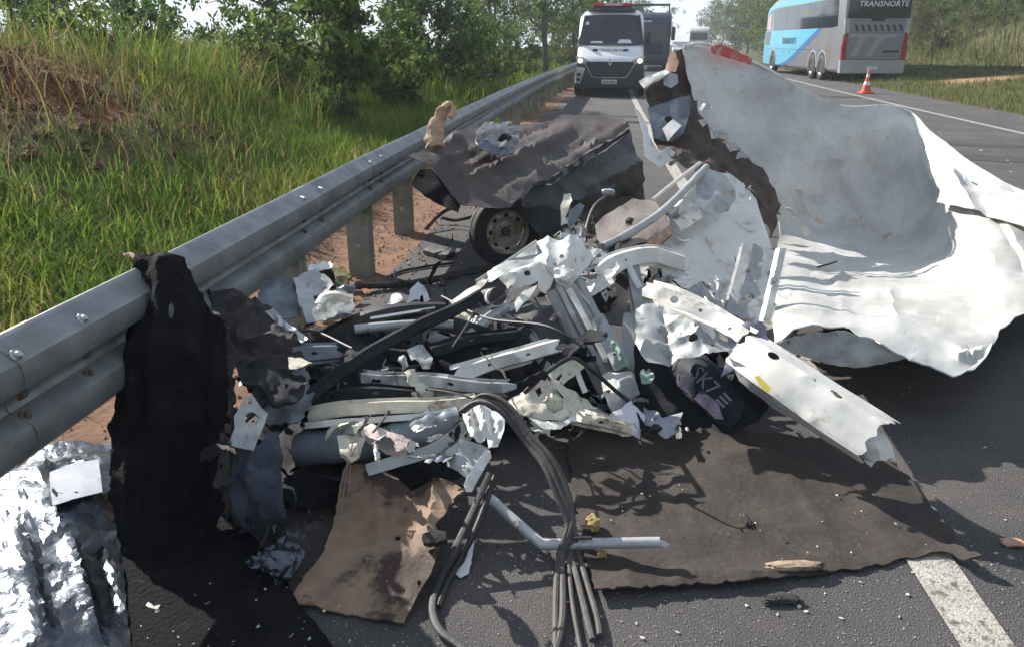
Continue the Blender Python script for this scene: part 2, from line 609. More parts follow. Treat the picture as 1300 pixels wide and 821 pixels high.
def flatp(w):
    return [(-w / 2, 0), (0, 0.002), (w / 2, 0)]

def text_geo(txt, size, ext=0.0008, shear=0.0):
    cu = bpy.data.curves.new('t', 'FONT')
    cu.body = txt
    cu.size = size
    cu.extrude = ext
    cu.align_x = 'CENTER'
    cu.shear = shear
    cu.resolution_u = 2
    o = bpy.data.objects.new('t', cu)
    COL.objects.link(o)
    me = bpy.data.meshes.new_from_object(o.evaluated_get(bpy.context.evaluated_depsgraph_get()))
    V = [v.co.copy() for v in me.vertices]
    Fc = [tuple(p.vertices) for p in me.polygons]
    bpy.data.objects.remove(o, do_unlink=True)
    bpy.data.curves.remove(cu)
    bpy.data.meshes.remove(me)
    return V, Fc

# ================================================================== SETTING
def rail_x(y):   return -1.47 + 0.088 * y + 0.00115 * y * y
def mid_x(y):    return 1.11 + 0.085 * y + 0.00070 * y * y
def edge_x(y):   return 7.30 + 0.105 * y + 0.00070 * y * y
def smooth(a, b, x):
    t = max(0.0, min(1.0, (x - a) / (b - a)))
    return t * t * (3 - 2 * t)
def ground_z(x, y):
    s = rail_x(y) - x
    r = x - (edge_x(y) + 1.7)
    z = -0.012
    if s > 0:
        rise = 0.20 * max(0.0, s - 0.55)
        z += 1.15 * (1 - math.exp(-rise / 1.15))
        z += smooth(.6, 3, s) * 0.10 * noise.noise(Vector((x * .7, y * .7, 3)))
        mx, my = -5.4, 8.2
        q = ((x - mx) / 2.6) ** 2 + ((y - my) / 2.4) ** 2
        z += 0.80 * math.exp(-q) * smooth(.8, 3, s)
        z += smooth(.5, 2, s) * 0.05 * noise.noise(Vector((x * 2.1, y * 2.1, 9)))
        z += math.exp(-q) * (.16 * noise.noise(Vector((x * 1.7, y * 1.7, 1))) + .10 * noise.noise(Vector((x * 4.5, y * 4.5, 1))))
        z -= 0.07 * max(0, s - 11) - 0.02 * max(0, s - 120)
    elif r > 0:
        z += 0.085 * r
        z += 0.40 * max(0, min(r - 5.5, 16)) + .12 * max(0, min(r - 21, 60))
        z += smooth(0, 3, r) * 0.12 * noise.noise(Vector((x * .5, y * .5, 5)))
    return z
def axis(segs):
    out = []
    for a, b, n in segs:
        out += [a + (b - a) * i / n for i in range(n)]
    return out + [segs[-1][1]]
ys = axis([(-4, 0, 8), (0, 16, 80), (16, 40, 60), (40, 100, 40), (100, 300, 30), (300, 900, 12)])
ss = axis([(-420, -60, 14), (-60, -12, 20), (-12, -3, 30), (-3, 0.5, 22), (0.5, 9.5, 9), (9.5, 20, 22), (20, 60, 20), (60, 420, 14)])
V, Fc, CO = [], [], []
for y in ys:
    for s in ss:
        x = rail_x(y) + s
        z = ground_z(x, y)
        V.append((x, y, z))
        n1 = noise.noise(Vector((x * 1.1, y * 1.1, 0)))
        n2 = noise.noise(Vector((x * 4, y * 4, 7)))
        c = Vector((.075, .078, .030))
        if s < 0.7:
            g = 1 - smooth(.35, 1.25, -s + .55 * n1 + .25 * n2)
            c = c.lerp(Vector((.13, .085, .055)), 1 - smooth(.9, 2.0, -s + .55 * n1 + .3 * n2)) if s > -2.5 else c
            c = c.lerp(Vector((.185, .105, .066)), g)
            q = ((x + 5.8) / 2.5) ** 2 + ((y - 7.55) / 1.75) ** 2
            c = c.lerp(Vector((.135, .036, .017)), smooth(.25, .7, math.exp(-q) + .35 * n2 + .2 * n1))
        else:
            r = x - (edge_x(y) + 1.7)
            c = c.lerp(Vector((.085, .085, .038)), smooth(3, 7, r + 2 * n1))
            bp = PZ(1245, 97, .40)
            q = ((x - bp.x) / 1.5) ** 2 + ((y - bp.y) / 1.6) ** 2
            c = c.lerp(Vector((.33, .20, .11)), smooth(.3, .8, math.exp(-q) + .3 * n2))
            if r < .3:
                c = Vector((.12, .095, .07))
        CO.append(c)
nx = len(ss)
for i in range(len(ys) - 1):
    for j in range(nx - 1):
        a = i * nx + j
        Fc.append((a, a + 1, a + nx + 1, a + nx))
MT['ground'] = M('earth_ground', (.72, .72, .72), (1.25, 1.2, 1.15), 5, .95, 0, .8, 30, attr='col', spec=.2, wear=None)
g = mk('ground', V, Fc, MT['ground'], None, True, True, kind='structure')
ca = g.data.color_attributes.new('col', 'FLOAT_COLOR', 'POINT')
ca.data.foreach_set('color', np.array([(c[0], c[1], c[2], 1) for c in CO], np.float32).ravel())

# asphalt
MT['asphalt'] = M('asphalt', (.082, .076, .074), (.060, .057, .057), 2.2, .82, 0, .9, 190, (.12, .104, .092), .9, .60, .12, wear2=(.28, .26, .24), w2scale=130, w2pos=.655, spec=.35)
MT['asphalt'].node_tree.nodes['Principled BSDF'].inputs['Roughness'].default_value = .84
def ribbon(name, fl, fr, y0, y1, n, z, mat, cols=1, jit=0.0, **kw):
    V, Fc = [], []
    for i in range(n + 1):
        y = y0 + (y1 - y0) * (i / n) ** 1.8
        for j in range(cols + 1):
            t = j / cols
            x = fl(y) + (fr(y) - fl(y)) * t
            if jit and j == 0: x += jit * noise.noise(Vector((y * 2.3, 4, 0))) + jit * .6 * noise.noise(Vector((y * 9, 1, 0)))
            if jit and j == cols: x += jit * noise.noise(Vector((y * 1.1, 8, 0)))
            V.append((x, y, z))
    for i in range(n):
        for j in range(cols):
            a = i * (cols + 1) + j
            Fc.append((a, a + 1, a + cols + 2, a + cols + 1))
    return mk(name, V, Fc, mat, None, True, True, **kw)
ribbon('road', lambda y: rail_x(y) + .04 + .11 * smooth(2.6, 5, y) + .15 * smooth(8, 14, y), lambda y: edge_x(y) + 1.75, -4, 700, 260, 0.0, MT['asphalt'], 6, .12, kind='structure')
MT['line'] = M('worn_road_paint', (.44, .41, .36), (.34, .315, .275), 6, .8, 0, .5, 150, (.08, .073, .067), 22, .585, .06, wear2=(.11, .10, .09), w2scale=95, w2pos=.575)
ribbon('lane_marking', lambda y: mid_x(y) - .072, lambda y: mid_x(y) + .072, 0, 400, 220, .004, MT['line'], 1, .012, kind='structure')
ribbon('edge_marking', lambda y: edge_x(y) - .065, lambda y: edge_x(y) + .065, 0, 400, 200, .004, MT['line'], 1, .01, kind='structure')
MT['skid'] = M('tyre_smear', (.030, .029, .028), (.040, .038, .037), 14, .8, 0, .5, 190, (.055, .052, .05), 40, .55, .1)
for (x0, y0, x1, y1, wd) in ((1120, 196, 1310, 204, 3.5), (1155, 181, 1310, 187, 2)):
    a, b = [PZ(x0, y0 - wd), PZ(x0, y0 + wd)], [PZ(x1, y1 - wd), PZ(x1, y1 + wd)]
    V, Fc = [], []
    for i in range(25):
        t = i / 24
        for q in (0, 1):
            p = a[q].lerp(b[q], t)
            V.append((p.x, p.y + (.25 * noise.noise(Vector((t * 7, q * 5, x0)))), .004))
    for i in range(24):
        Fc.append((2 * i, 2 * i + 1, 2 * i + 3, 2 * i + 2))
    mk('skid_mark', V, Fc, MT['skid'], None, True, True, kind='structure')

# far hills: a low ridge across the valley
V, Fc = [], []
for i in range(90):
    a = math.radians(-75 + 150 * i / 89)
    h = 20 + 13 * noise.noise(Vector((i * .11, 0, 2))) + 7 * noise.noise(Vector((i * .5, 3, 2)))
    for (rr, hh) in ((1900, -40), (2050, h * .55 - 6), (2200, h), (2500, h * .4)):
        V.append((rr * math.sin(a), rr * math.cos(a), hh))
for i in range(89):
    for j in range(3):
        q = i * 4 + j
        Fc.append((q, q + 1, q + 5, q + 4))
MT['hill'] = M('far_woodland', (.05, .075, .045), (.075, .095, .06), .02, .95)
mk('hills', V, Fc, MT['hill'], None, True, True, kind='structure')

# ================================================================== GUARDRAIL
RT = 0.785
W_PROF = [(0.000, -.312), (.012, -.306), (.030, -.292), (.078, -.262), (.083, -.245), (.083, -.215), (.078, -.200), (.020, -.172), (.012, -.160),
          (.012, -.152), (.020, -.140), (.078, -.112), (.083, -.097), (.083, -.067), (.078, -.050), (.030, -.020), (.012, -.006), (0.0, 0.0)]
guard = thing('guardrail', 'long galvanized steel crash barrier on posts beside the gravel verge', 'guardrail', (rail_x(3.0), 3.0, 0))
def rail_frame(y):
    d = Vector((0.088 + 2 * .00115 * y, 1, 0)).normalized()
    n = Vector((d.y, -d.x, 0))
    return Vector((rail_x(y), y, 0)), d, n
def rail_section(y0, y1, lift):
    V, Fc = [], []
    n = max(2, int((y1 - y0) / .35))
    m = len(W_PROF)
    rings = []
    for i in range(n + 1):
        y = y0 + (y1 - y0) * i / n
        p, d, nn = rail_frame(y)
        k = 0.006 * noise.noise(Vector((y * .8, 0, 0)))
        rings.append([p + nn * (a - .03 + lift + k) + Vector((0, 0, RT + b * 1.16 + .008 * noise.noise(Vector((y * .35, 5, 0))))) for a, b in W_PROF])
    back = [[q - rail_frame(y0 + (y1 - y0) * i / n)[2] * .004 for q in r] for i, r in enumerate(rings)]
    loop = [r + list(reversed(bk)) for r, bk in zip(rings, back)]
    MB().loft(loop).build('beam', MT['galv'], guard, smooth=.28)
seams = [-1.4, 2.02, 4.18, 5.45, 8.4, 12.4, 16.4, 20.4, 24.4, 28.4, 32.4, 40.4, 48.4, 60.4]
for i in range(len(seams) - 1):
    rail_section(seams[i] - (0.16 if i else 0), seams[i + 1], 0.0045 * (i % 2))
def bolt_at(p, nrm, r, parent, mat, name='bolt'):
    Z = nrm.normalized()
    X = Z.orthogonal().normalized()
    M4 = Matrix.Translation(p) @ Matrix((X, Z.cross(X), Z)).transposed().to_4x4()
    Vv, Ff = lathe([(0.0, r * .75), (r * .45, r * .72), (r * .62, r * .45), (r * .64, r * .2), (r * 1.15, r * .16), (r * 1.2, 0)], 10, M4)
    mk(name, Vv, Ff, mat, parent, smooth=.8)
for y in (1.88, 2.16, 2.62, 4.02, 4.30, 5.30, 5.58, 8.3, 8.55):
    p, d, n = rail_frame(y)
    for b, a, sl in ((-.036, .060, .8), (-.128, .050, -.4), (-.184, .048, .7), (-.276, .056, -.8)):
        if sl < -.5: continue
        nv = (n + Vector((0, 0, sl * 1.0))).normalized()
        bolt_at(p + n * (a - .03) + Vector((0, 0, RT + b * 1.16)), nv, .017, guard, MT['bolt'] if b > -.1 else MT['boltrust'])
def post(y, wd=.15):
    p, d, n = rail_frame(y)
    pr = [(-wd / 2, .12), (-wd / 2, 0), (wd / 2, 0), (wd / 2, .12), (wd / 2 - .03, .12), (wd / 2 - .03, .114), (wd / 2 - .006, .114), (wd / 2 - .006, .006),
          (-wd / 2 + .006, .006), (-wd / 2 + .006, .114), (-wd / 2 + .03, .114), (-wd / 2 + .03, .12)]
    base = p - n * .055
    tw = rnd.uniform(-.05, .05)
    dirx = (Vector((1, -.05 + tw, 0))).normalized()
    dirb = Vector((-dirx.y, dirx.x, 0))
    rings = [[base + dirx * a + dirb * b + Vector((0, 0, z)) for a, b in pr] for z in (-.1, RT - .335)]
    o = MB().loft(rings).build('post', MT['galvdull'], guard, smooth=.5)
    if y > 5 and y < 8:
        bolt_at(base + dirx * .0 - dirb * .002 + Vector((0, 0, .2)), -dirb, .016, o, MT['bolt'])
    sp = MB()                            # spacer between post and beam
    for sgn in (0,):
        c = p - n * .065
        rg = []
        for z in (RT - .29, RT - .10):
            rg.append([c + d * a + n * b + Vector((0, 0, z)) for a, b in ((-.06, -.05), (.06, -.05), (.06, .022), (-.06, .022))])
        sp.loft(rg)
    sp.build('spacer', MT['galvdull'], guard)
py = [0.6, 2.62, 3.9, 5.18, 6.45]
y = 8.2
while y < 46:
    py.append(y)
    y += 1.75
for y in py:
    post(y)

# ================================================================== VEHICLES
def rrect(hw, z0, z1, r, y, n=4, lean=0.0):
    """rounded rectangle ring in the xz plane at y; lean narrows the top"""
    out = []
    for cx, cz, a0 in ((hw - r, z1 - r, 0), (-hw + r, z1 - r, 90), (-hw + r, z0 + r, 180), (hw - r, z0 + r, 270)):
        for k in range(n + 1):
            a = math.radians(a0 + 90 * k / n)
            x, z = cx + r * math.cos(a), cz + r * math.sin(a)
            x *= 1 - lean * max(0, (z - z0) / (z1 - z0) - .45)
            out.append(Vector((x, y, z)))
    return out[::-1]
def prism(poly, axis, a0, a1):
    """polygon in the plane across axis, extruded a0..a1"""
    def P(p, a):
        return {'x': Vector((a, p[0], p[1])), 'y': Vector((p[0], a, p[1])), 'z': Vector((p[0], p[1], a))}[axis]
    n = len(poly)
    V = [P(p, a0) for p in poly] + [P(p, a1) for p in poly]
    Fc = [tuple(range(n)), tuple(range(2 * n - 1, n - 1, -1))] + [(i, i + n, (i + 1) % n + n, (i + 1) % n) for i in range(n)]
    return V, Fc
MT['vanwhite'] = M('van_white_paint', (.72, .73, .73), (.66, .67, .67), 1.5, .28, 0, 0, 30, coat=.4)
MT['bumper'] = M('dark_bumper_plastic', (.045, .052, .060), (.034, .040, .047), 4, .5, 0, .05, 40)
MT['chrome'] = M('chrome_trim', (.62, .63, .64), (.5, .5, .5), 4, .2, .9)
MT['head'] = EM('lit_headlamp', (1.0, .86, .55), 1.6)
MT['lamp'] = M('lamp_glass', (.55, .57, .58), (.42, .44, .46), 6, .1, .3)
MT['redlamp'] = M('red_lamp', (.33, .025, .045), (.24, .02, .035), 6, .15)
MT['barred'] = M('red_light_bar', (.45, .05, .045), (.36, .04, .04), 6, .15)
MT['ink'] = M('dark_lettering', (.03, .03, .035), None, 5, .5)
MT['inkbrown'] = M('brown_lettering', (.16, .10, .06), None, 5, .5)
MT['inkwhite'] = M('white_lettering', (.78, .79, .8), None, 5, .5)
MT['plate'] = M('number_plate', (.62, .63, .64), None, 5, .4)

def wheel_parts(parent, M4, R=.34, wd=.2, seg=24, name='wheel'):
    prof = [(R * .62, -wd / 2), (R * .9, -wd / 2), (R * .97, -wd * .42), (R, -wd * .3), (R, wd * .3), (R * .97, wd * .42), (R * .9, wd / 2), (R * .62, wd / 2), (R * .62, -wd / 2)]
    v, f = lathe(prof, seg, M4)
    t = mk(name, v, f, MT['tyre'], parent, True, .7)
    prof = [(0, wd * .28), (R * .16, wd * .3), (R * .2, wd * .2), (R * .45, wd * .1), (R * .55, wd * .36), (R * .63, wd * .42), (R * .63, -wd * .4), (0, -wd * .4)]
    v, f = lathe(prof, seg, M4)
    mk('rim', v, f, MT['lamp'], t, True, .7)
    return t

# ---------------- ambulance van (front towards the camera)
p = PZ(772.5, 123.5)
van = thing('ambulance_van', 'white ambulance van with red light bar and lit headlights beside the crash barrier', 'van', (p.x, p.y, 0), -.125)
S = [(0.10, .30, .98, .86, .10), (.16, .26, 1.06, .95, .14), (.34, .24, 1.14, 1.0, .14), (.62, .24, 1.34, 1.02, .12), (.86, .24, 1.42, 1.03, .12),
     (1.18, .24, 1.86, 1.03, .16), (1.46, .24, 2.20, 1.03, .2), (1.72, .24, 2.36, 1.03, .24), (2.2, .24, 2.42, 1.03, .24), (5.5, .24, 2.42, 1.03, .24), (5.62, .3, 2.36, .99, .22)]
MB().loft([rrect(hw, a, b, r, y, 4, .16) for (y, a, b, hw, r) in S]).build('body', MT['vanwhite'], van, True, .6)
def quad_panel(corners, nu=8, nv=5, bulge=0.02):
    a, b, c, d = [Vector(q) for q in corners]          # a-b bottom, d-c top
    n = (b - a).cross(d - a).normalized()
    V, Fc = [], []
    for j in range(nv + 1):
        for i in range(nu + 1):
            u, v = i / nu, j / nv
            V.append(a.lerp(b, u).lerp(d.lerp(c, u), v) + n * bulge * (1 - (2 * u - 1) ** 2))
    for j in range(nv):
        for i in range(nu):
            q = j * (nu + 1) + i
            Fc.append((q, q + 1, q + nu + 2, q + nu + 1))
    return V, Fc
v, f = quad_panel([(-.93, .80, 1.43), (.93, .80, 1.43), (.80, 1.43, 2.25), (-.80, 1.43, 2.25)], 10, 6, .05)
ws = mk('windscreen', v, f, MT['glass'], van, True, True)
v, f = quad_panel([(-.60, .74, 1.475), (-.22, .73, 1.475), (-.26, .785, 1.53), (-.58, .79, 1.53)], 4, 2, .0)
mk('dashboard_paper', v, f, MT['paper'], ws, True, True)
v, f = quad_panel([(.18, .72, 1.47), (.62, .74, 1.47), (.56, .82, 1.57), (.26, .80, 1.58)], 4, 2, .0)
mk('dashboard_paper', v, f, MT['paper'], ws, True, True)
v, f = quad_panel([(-.78, 1.19, 1.99), (-.66, 1.18, 1.99), (-.68, 1.25, 2.08), (-.75, 1.26, 2.08)], 2, 2, .0)
mk('sticker', v, f, MT['paper'], ws, True, True)
for s in (-1, 1):
    MB().loft(tube_geo([(s * .95, .79, 1.42), (s * .88, 1.10, 1.84), (s * .81, 1.44, 2.27)], .018, 6, 4)).build('windscreen_seal', MT['ink'], van, True)
MB().box(-.98, .98, .03, .5, .22, .98, .09).build('bumper', MT['bumper'], van, True)
gr = MB().add(*prism([(-.66, .97), (.66, .97), (.60, .78), (.46, .56), (-.46, .56), (-.60, .78)], 'y', .005, .06)).build('grille', MT['ink'], van, True)
mb = MB()
for z in (.64, .72, .80, .88):
    mb.box(-.5 - (z - .56) * .35, .5 + (z - .56) * .35, -.004, .02, z - .012, z + .012)
mb.build('grille_bar', MT['bumper'], gr, True)
mb = MB().loft(tube_geo([(-.74, -.008, .96), (-.64, -.008, .80), (-.50, -.008, .56), (-.42, -.008, .535), (.42, -.008, .535), (.50, -.008, .56), (.64, -.008, .80), (.74, -.008, .96)], .014, 6, 3, spline=False))
mb.build('grille_trim', MT['chrome'], gr, True)
mb = MB()
ring = [(0, .115), (.075, 0), (0, -.115), (-.075, 0)]
inn = [(0, .07), (.036, 0), (0, -.07), (-.036, 0)]
for i in range(4):
    j = (i + 1) % 4
    mb.add(*prism([ring[i], ring[j], inn[j], inn[i]], 'y', -.03, 0))
for q in mb.V: q.z += .97
mb.build('emblem', MT['chrome'], van, True, .3)
for s in (-1, 1):
    h = MB().add(*prism([(s * .60, .99), (s * .72, .90), (s * .93, .92), (s * .98, 1.12), (s * .80, 1.10)], 'y', .02, .16)).build('headlight', MT['lamp'], van, True)
    v, f = lathe([(0, .02), (.05, .015), (.065, 0), (.065, -.05)], 14, Matrix.Translation((s * .85, .015, 1.0)) @ Matrix.Rotation(math.pi / 2, 4, 'X'))
    mk('headlight_bulb', v, f, MT['head'], h, True, .6)
    fg = MB().add(*prism([(s * .70, .80), (s * .95, .84), (s * .96, .40), (s * .84, .36)], 'y', .015, .06)).build('bumper_side', MT['chrome'] if s < 0 else MT['bumper'], van, True)
    for zz in (.48, .62):
        MB().box(s * .885 - .06, s * .885 + .06, -.002, .03, zz - .045, zz + .045, .012).build('vent', MT['ink'], fg, True)
    mir = MB().box(s * 1.10 - .07, s * 1.10 + .07, .95, 1.1, 1.42, 1.78, .04).build('wing_mirror', MT['bumper'], van, True)
    MB().box(min(s * .98, s * 1.05), max(s * .98, s * 1.05), 1.0, 1.06, 1.5, 1.56).build('mirror_arm', MT['ink'], mir, True)
    wheel_parts(van, Matrix.Translation((s * .93, .95, .335)) @ Matrix.Rotation(s * math.pi / 2, 4, 'Y'))
    wheel_parts(van, Matrix.Translation((s * .93, 4.4, .335)) @ Matrix.Rotation(s * math.pi / 2, 4, 'Y'))
pl = MB().box(-.22, .22, .0, .026, .36, .48, .008).build('number_plate', MT['plate'], van, True)
for q, x in enumerate((-.15, -.10, -.05, .02, .07, .12, .165)):
    MB().box(x - .014, x + .014, -.004, .003, .385, .445).build('plate_mark', MT['ink'], pl, True)
v, f = text_geo('AMBULÂNCIA', .115, .002)
SL = Matrix.Translation((0, .50, 1.262)) @ Matrix.Rotation(math.radians(42), 4, 'X') @ Matrix.Diagonal((-.95, 1, 1, 1))
mk('lettering', [SL @ q for q in v], [tuple(reversed(q)) for q in f], MT['inkbrown'], van, True, False)
for s in (-1, 1):
    v, f = prism([(s * .44 - .07, -.02), (s * .44 + .07, -.02), (s * .44 + .09, .04), (s * .44 + .05, .08), (s * .44 - .05, .08), (s * .44 - .09, .04)], 'z', 0, .003)
    mk('side_symbol', [Matrix.Translation((0, .50, 1.262)) @ Matrix.Rotation(math.radians(42), 4, 'X') @ q for q in v], f, MT['ink'], van, True, False)
MB().box(-.62, .62, 1.85, 2.2, 2.40, 2.50, .03).build('light_bar_base', MT['bumper'], van, True)
lb = MB().box(-.60, .60, 1.83, 2.15, 2.505, 2.62, .035).build('light_bar', MT['barred'], van, True)
MB().box(-.25, .3, 1.822, 2.1, 2.53, 2.60, .02).build('light_bar_centre', MT['lamp'], lb, True)
MB().box(-.7, .7, 1.6, 1.72, 2.36, 2.42, .02).build('roof_visor', MT['ink'], van, True)

# ---------------- dark blue lorry behind the van
p = PZ(820, 90)
p = Vector((p.x, p.y, 0))
MT['truckblue'] = M('navy_truck_paint', (.020, .035, .075), (.015, .027, .06), 3, .3, 0, 0, coat=.3)
tr = thing('lorry', 'dark navy blue lorry with roof rack standing behind the ambulance van', 'lorry', p, -.17)
S = [(0.0, .35, 2.75, 1.16, .12), (.1, .3, 2.85, 1.22, .14), (.5, .3, 3.05, 1.25, .15), (2.1, .3, 3.1, 1.25, .15)]
MB().loft([rrect(hw, a, b, r, y) for (y, a, b, hw, r) in S]).build('cab', MT['truckblue'], tr, True)
MB().box(-1.24, 1.24, 2.3, 9.5, .9, 3.0, .06).build('cargo_body', MT['truckblue'], tr, True)
v, f = quad_panel([(-1.08, -.012, 1.55), (1.08, -.012, 1.55), (1.05, -.002, 2.45), (-1.05, -.002, 2.45)], 6, 4, .03)
mk('windscreen', v, f, MT['glass'], tr, True, True)
# the name on the visor is too small to read in the photo: a row of pale strokes
mb = MB()
for k in range(9):
    mb.box(-.95 + k * .13, -.87 + k * .13, -.035, -.01, 2.54, 2.64)
mb.build('visor_lettering', MT['inkwhite'], tr, True)
MB().box(-1.2, 1.2, -.06, .2, .4, .85, .05).build('bumper', MT['bumper'], tr, True)
gt = MB().box(-.8, .8, -.03, .05, .9, 1.4, .03).build('grille', MT['ink'], tr, True)
mb = MB()
for k in range(4): mb.box(-.78, .78, -.045, -.02, .96 + k * .11, .99 + k * .11)
mb.build('grille_bar', MT['bumper'], gt, True)
for s in (-1, 1):
    MB().box(s * .98 - .14, s * .98 + .14, -.05, .05, .62, .82, .03).build('headlight', MT['lamp'], tr, True)
    MB().box(s * 1.38 - .1, s * 1.38 + .1, .1, .22, 1.6, 2.3, .03).build('wing_mirror', MT['ink'], tr, True)
    wheel_parts(tr, Matrix.Translation((s * 1.08, 1.0, .5)) @ Matrix.Rotation(s * math.pi / 2, 4, 'Y'), .5, .3)
    wheel_parts(tr, Matrix.Translation((s * 1.08, 7.2, .5)) @ Matrix.Rotation(s * math.pi / 2, 4, 'Y'), .5, .3)
mb = MB()
for s in (-1.1, 1.1):
    mb.box(s - .03, s + .03, .5, .56, 3.0, 3.5).box(s - .03, s + .03, 1.9, 1.96, 3.0, 3.5)
mb.box(-1.13, 1.13, .5, .56, 3.44, 3.50).box(-1.13, 1.13, 1.9, 1.96, 3.44, 3.50)
mb.build('roof_rack', MT['bumper'], tr, True)

# ---------------- coach parked on the right shoulder, rear towards the camera
MT['busgrey'] = M('silver_grey_paint', (.22, .225, .24), (.19, .195, .205), 1.2, .3, .2, 0, coat=.35)
MT['buscyan'] = M('sky_blue_paint', (.10, .38, .53), (.085, .34, .48), 1.2, .3, 0, 0, coat=.35)
MT['busblue'] = M('mid_blue_paint', (.04, .13, .32), (.035, .115, .29), 1.2, .3, 0, 0, coat=.35)
MT['buslight'] = M('pale_silver_paint', (.38, .39, .40), (.32, .33, .34), 1.2, .3, .1, 0, coat=.35)
MT['buslogo'] = M('pale_grey_print', (.29, .295, .305), None, 3, .35)
c0 = CAMP + ray(1110, 60) * 30.4
bus = thing('coach_bus', 'silver and sky blue coach parked on the right shoulder past the traffic cone', 'bus', (c0.x, c0.y, 0), -math.radians(4.6))
BL = 13.8
S = [(0.02, .42, 3.30, 1.14, .2), (.10, .36, 3.52, 1.21, .22), (.35, .34, 3.62, 1.25, .22), (2.0, .34, 3.66, 1.25, .22), (10.2, .34, 3.66, 1.25, .22), (11.8, .34, 3.56, 1.25, .22),
     (12.9, .34, 3.34, 1.24, .24), (13.4, .34, 3.12, 1.22, .28), (13.6, .36, 2.2, 1.18, .25), (BL, .42, 1.5, 1.08, .2)]
MB().loft([rrect(hw, a, b, r, y) for (y, a, b, hw, r) in S]).build('body', MT['busgrey'], bus, True, .5)
def side(poly, name, mat, t=.006, parent=None):
    v, f = prism(poly, 'x', -1.25 - t, -1.2)
    return mk(name, v, f, mat, parent or bus, True, .3)
cy = [(3.35, 2.06), (13.35, 2.06), (13.50, 1.6), (13.55, .75), (13.3, .42), (9.9, .42), (8.6, .60), (7.2, .92), (5.8, 1.36), (4.5, 1.74)]
side(cy, 'side_panel', MT['buscyan'], .004)
sw = [(2.7, 2.06), (3.35, 2.06), (4.5, 1.74), (5.8, 1.36), (7.2, .92), (8.6, .60), (9.9, .42), (8.7, .42), (7.6, .56), (6.3, .90), (5.0, 1.30), (3.9, 1.66)]
side(sw, 'side_stripe', MT['busblue'], .005)
MB().add(*prism([(.9, 3.16), (11.2, 3.16), (12.7, 3.02), (13.25, 2.75), (13.3, 2.9), (12.9, 3.2), (11.9, 3.36), (10.3, 3.44), (.6, 3.44)], 'x', -1.257, -1.2)).build('roof_side_panel', MT['buscyan'], bus, True, .3)
rings = []
for (y, z) in ((.3, 3.655), (2, 3.682), (10.2, 3.682), (11.8, 3.585), (12.9, 3.37), (13.42, 3.14)):
    rings.append([Vector((x, y, z - .03 * (x / 1.05) ** 2)) for x in (-1.06, -.6, 0, .6, 1.06)] + [Vector((x, y, z - .06)) for x in (1.06, -1.06)])
MB().loft(rings).build('roof_panel', MT['buscyan'], bus, True, .5)
MB().box(-.7, .7, 5.2, 7.4, 3.66, 3.82, .06).build('roof_unit', MT['buscyan'], bus, True)
wn = side([(.75, 2.10), (1.3, 2.06), (11.6, 2.06), (12.0, 3.08), (11.0, 3.13), (1.0, 3.13)], 'side_window', MT['glass'], .010)
for y in (3.0, 5.0, 7.0, 9.0):
    v, f = prism([(y, 2.08), (y + .03, 2.08), (y + .03, 3.12), (y, 3.12)], 'x', -1.2615, -1.22)
    mk('window_divider', v, f, MT['ink'], wn, True, .3)
side([(12.15, 2.1), (13.1, 2.1), (13.15, 2.75), (12.45, 3.0)], 'driver_window', M('pale_driver_window', (.42, .33, .35), None, 3, .3), .010)
side([(12.2, 1.35), (13.3, 1.35), (13.2, 2.04), (12.15, 2.04)], 'door_glass', MT['glass'], .009)
def bus_text(txt, size, y, z, mat, flipx=False):
    v, f = text_geo(txt, size, .003)
    M4 = Matrix.Translation((-1.262, y, z)) @ Matrix(((0, 0, -1), (-1, 0, 0), (0, 1, 0))).to_4x4()
    mk('side_lettering', [M4 @ q for q in v], f, mat, bus, True, False)
bus_text('TRANSNORTE', .42, 8.15, 1.42, MT['ink'])
bus_text('Elegance', .22, 5.6, 2.72, M('gold_lettering', (.42, .34, .12), None, 4, .4))
side([(1.35, .55), (2.05, .55), (2.05, 1.45), (1.35, 1.45)], 'engine_grille', M('rusty_mesh', (.12, .085, .07), (.08, .06, .055), 30, .7, 0, .5, 90), .007)
for y in (2.35, 3.75, 11.2):
    a = [(y + .62 * math.cos(t), .50 + .62 * math.sin(t)) for t in [math.pi * k / 12 for k in range(13)]]
    side([(y - .62, .32)] + a[::-1] + [(y + .62, .32)], 'wheel_arch', MT['ink'], .008)
    a2 = [(y + .70 * math.cos(t), .50 + .70 * math.sin(t)) for t in [math.pi * k / 12 for k in range(13)]]
    side(a2 + a[::-1], 'arch_trim', MT['buslight'], .016)
    wheel_parts(bus, Matrix.Translation((-1.14, y, .5)) @ Matrix.Rotation(-math.pi / 2, 4, 'Y'), .5, .28)
    wheel_parts(bus, Matrix.Translation((1.12, y, .5)) @ Matrix.Rotation(math.pi / 2, 4, 'Y'), .5, .28)
for yy, zz in ((9.3, 1.06), (7.9, 1.06)):
    MB().box(-1.262, -1.24, yy - .05, yy + .05, zz - .04, zz + .04).build('side_marker', MT['ink'], bus, True)
MB().box(-1.259, -1.24, 1.5, 12.8, 1.18, 1.195).build('panel_seam', MT['ink'], bus, True)
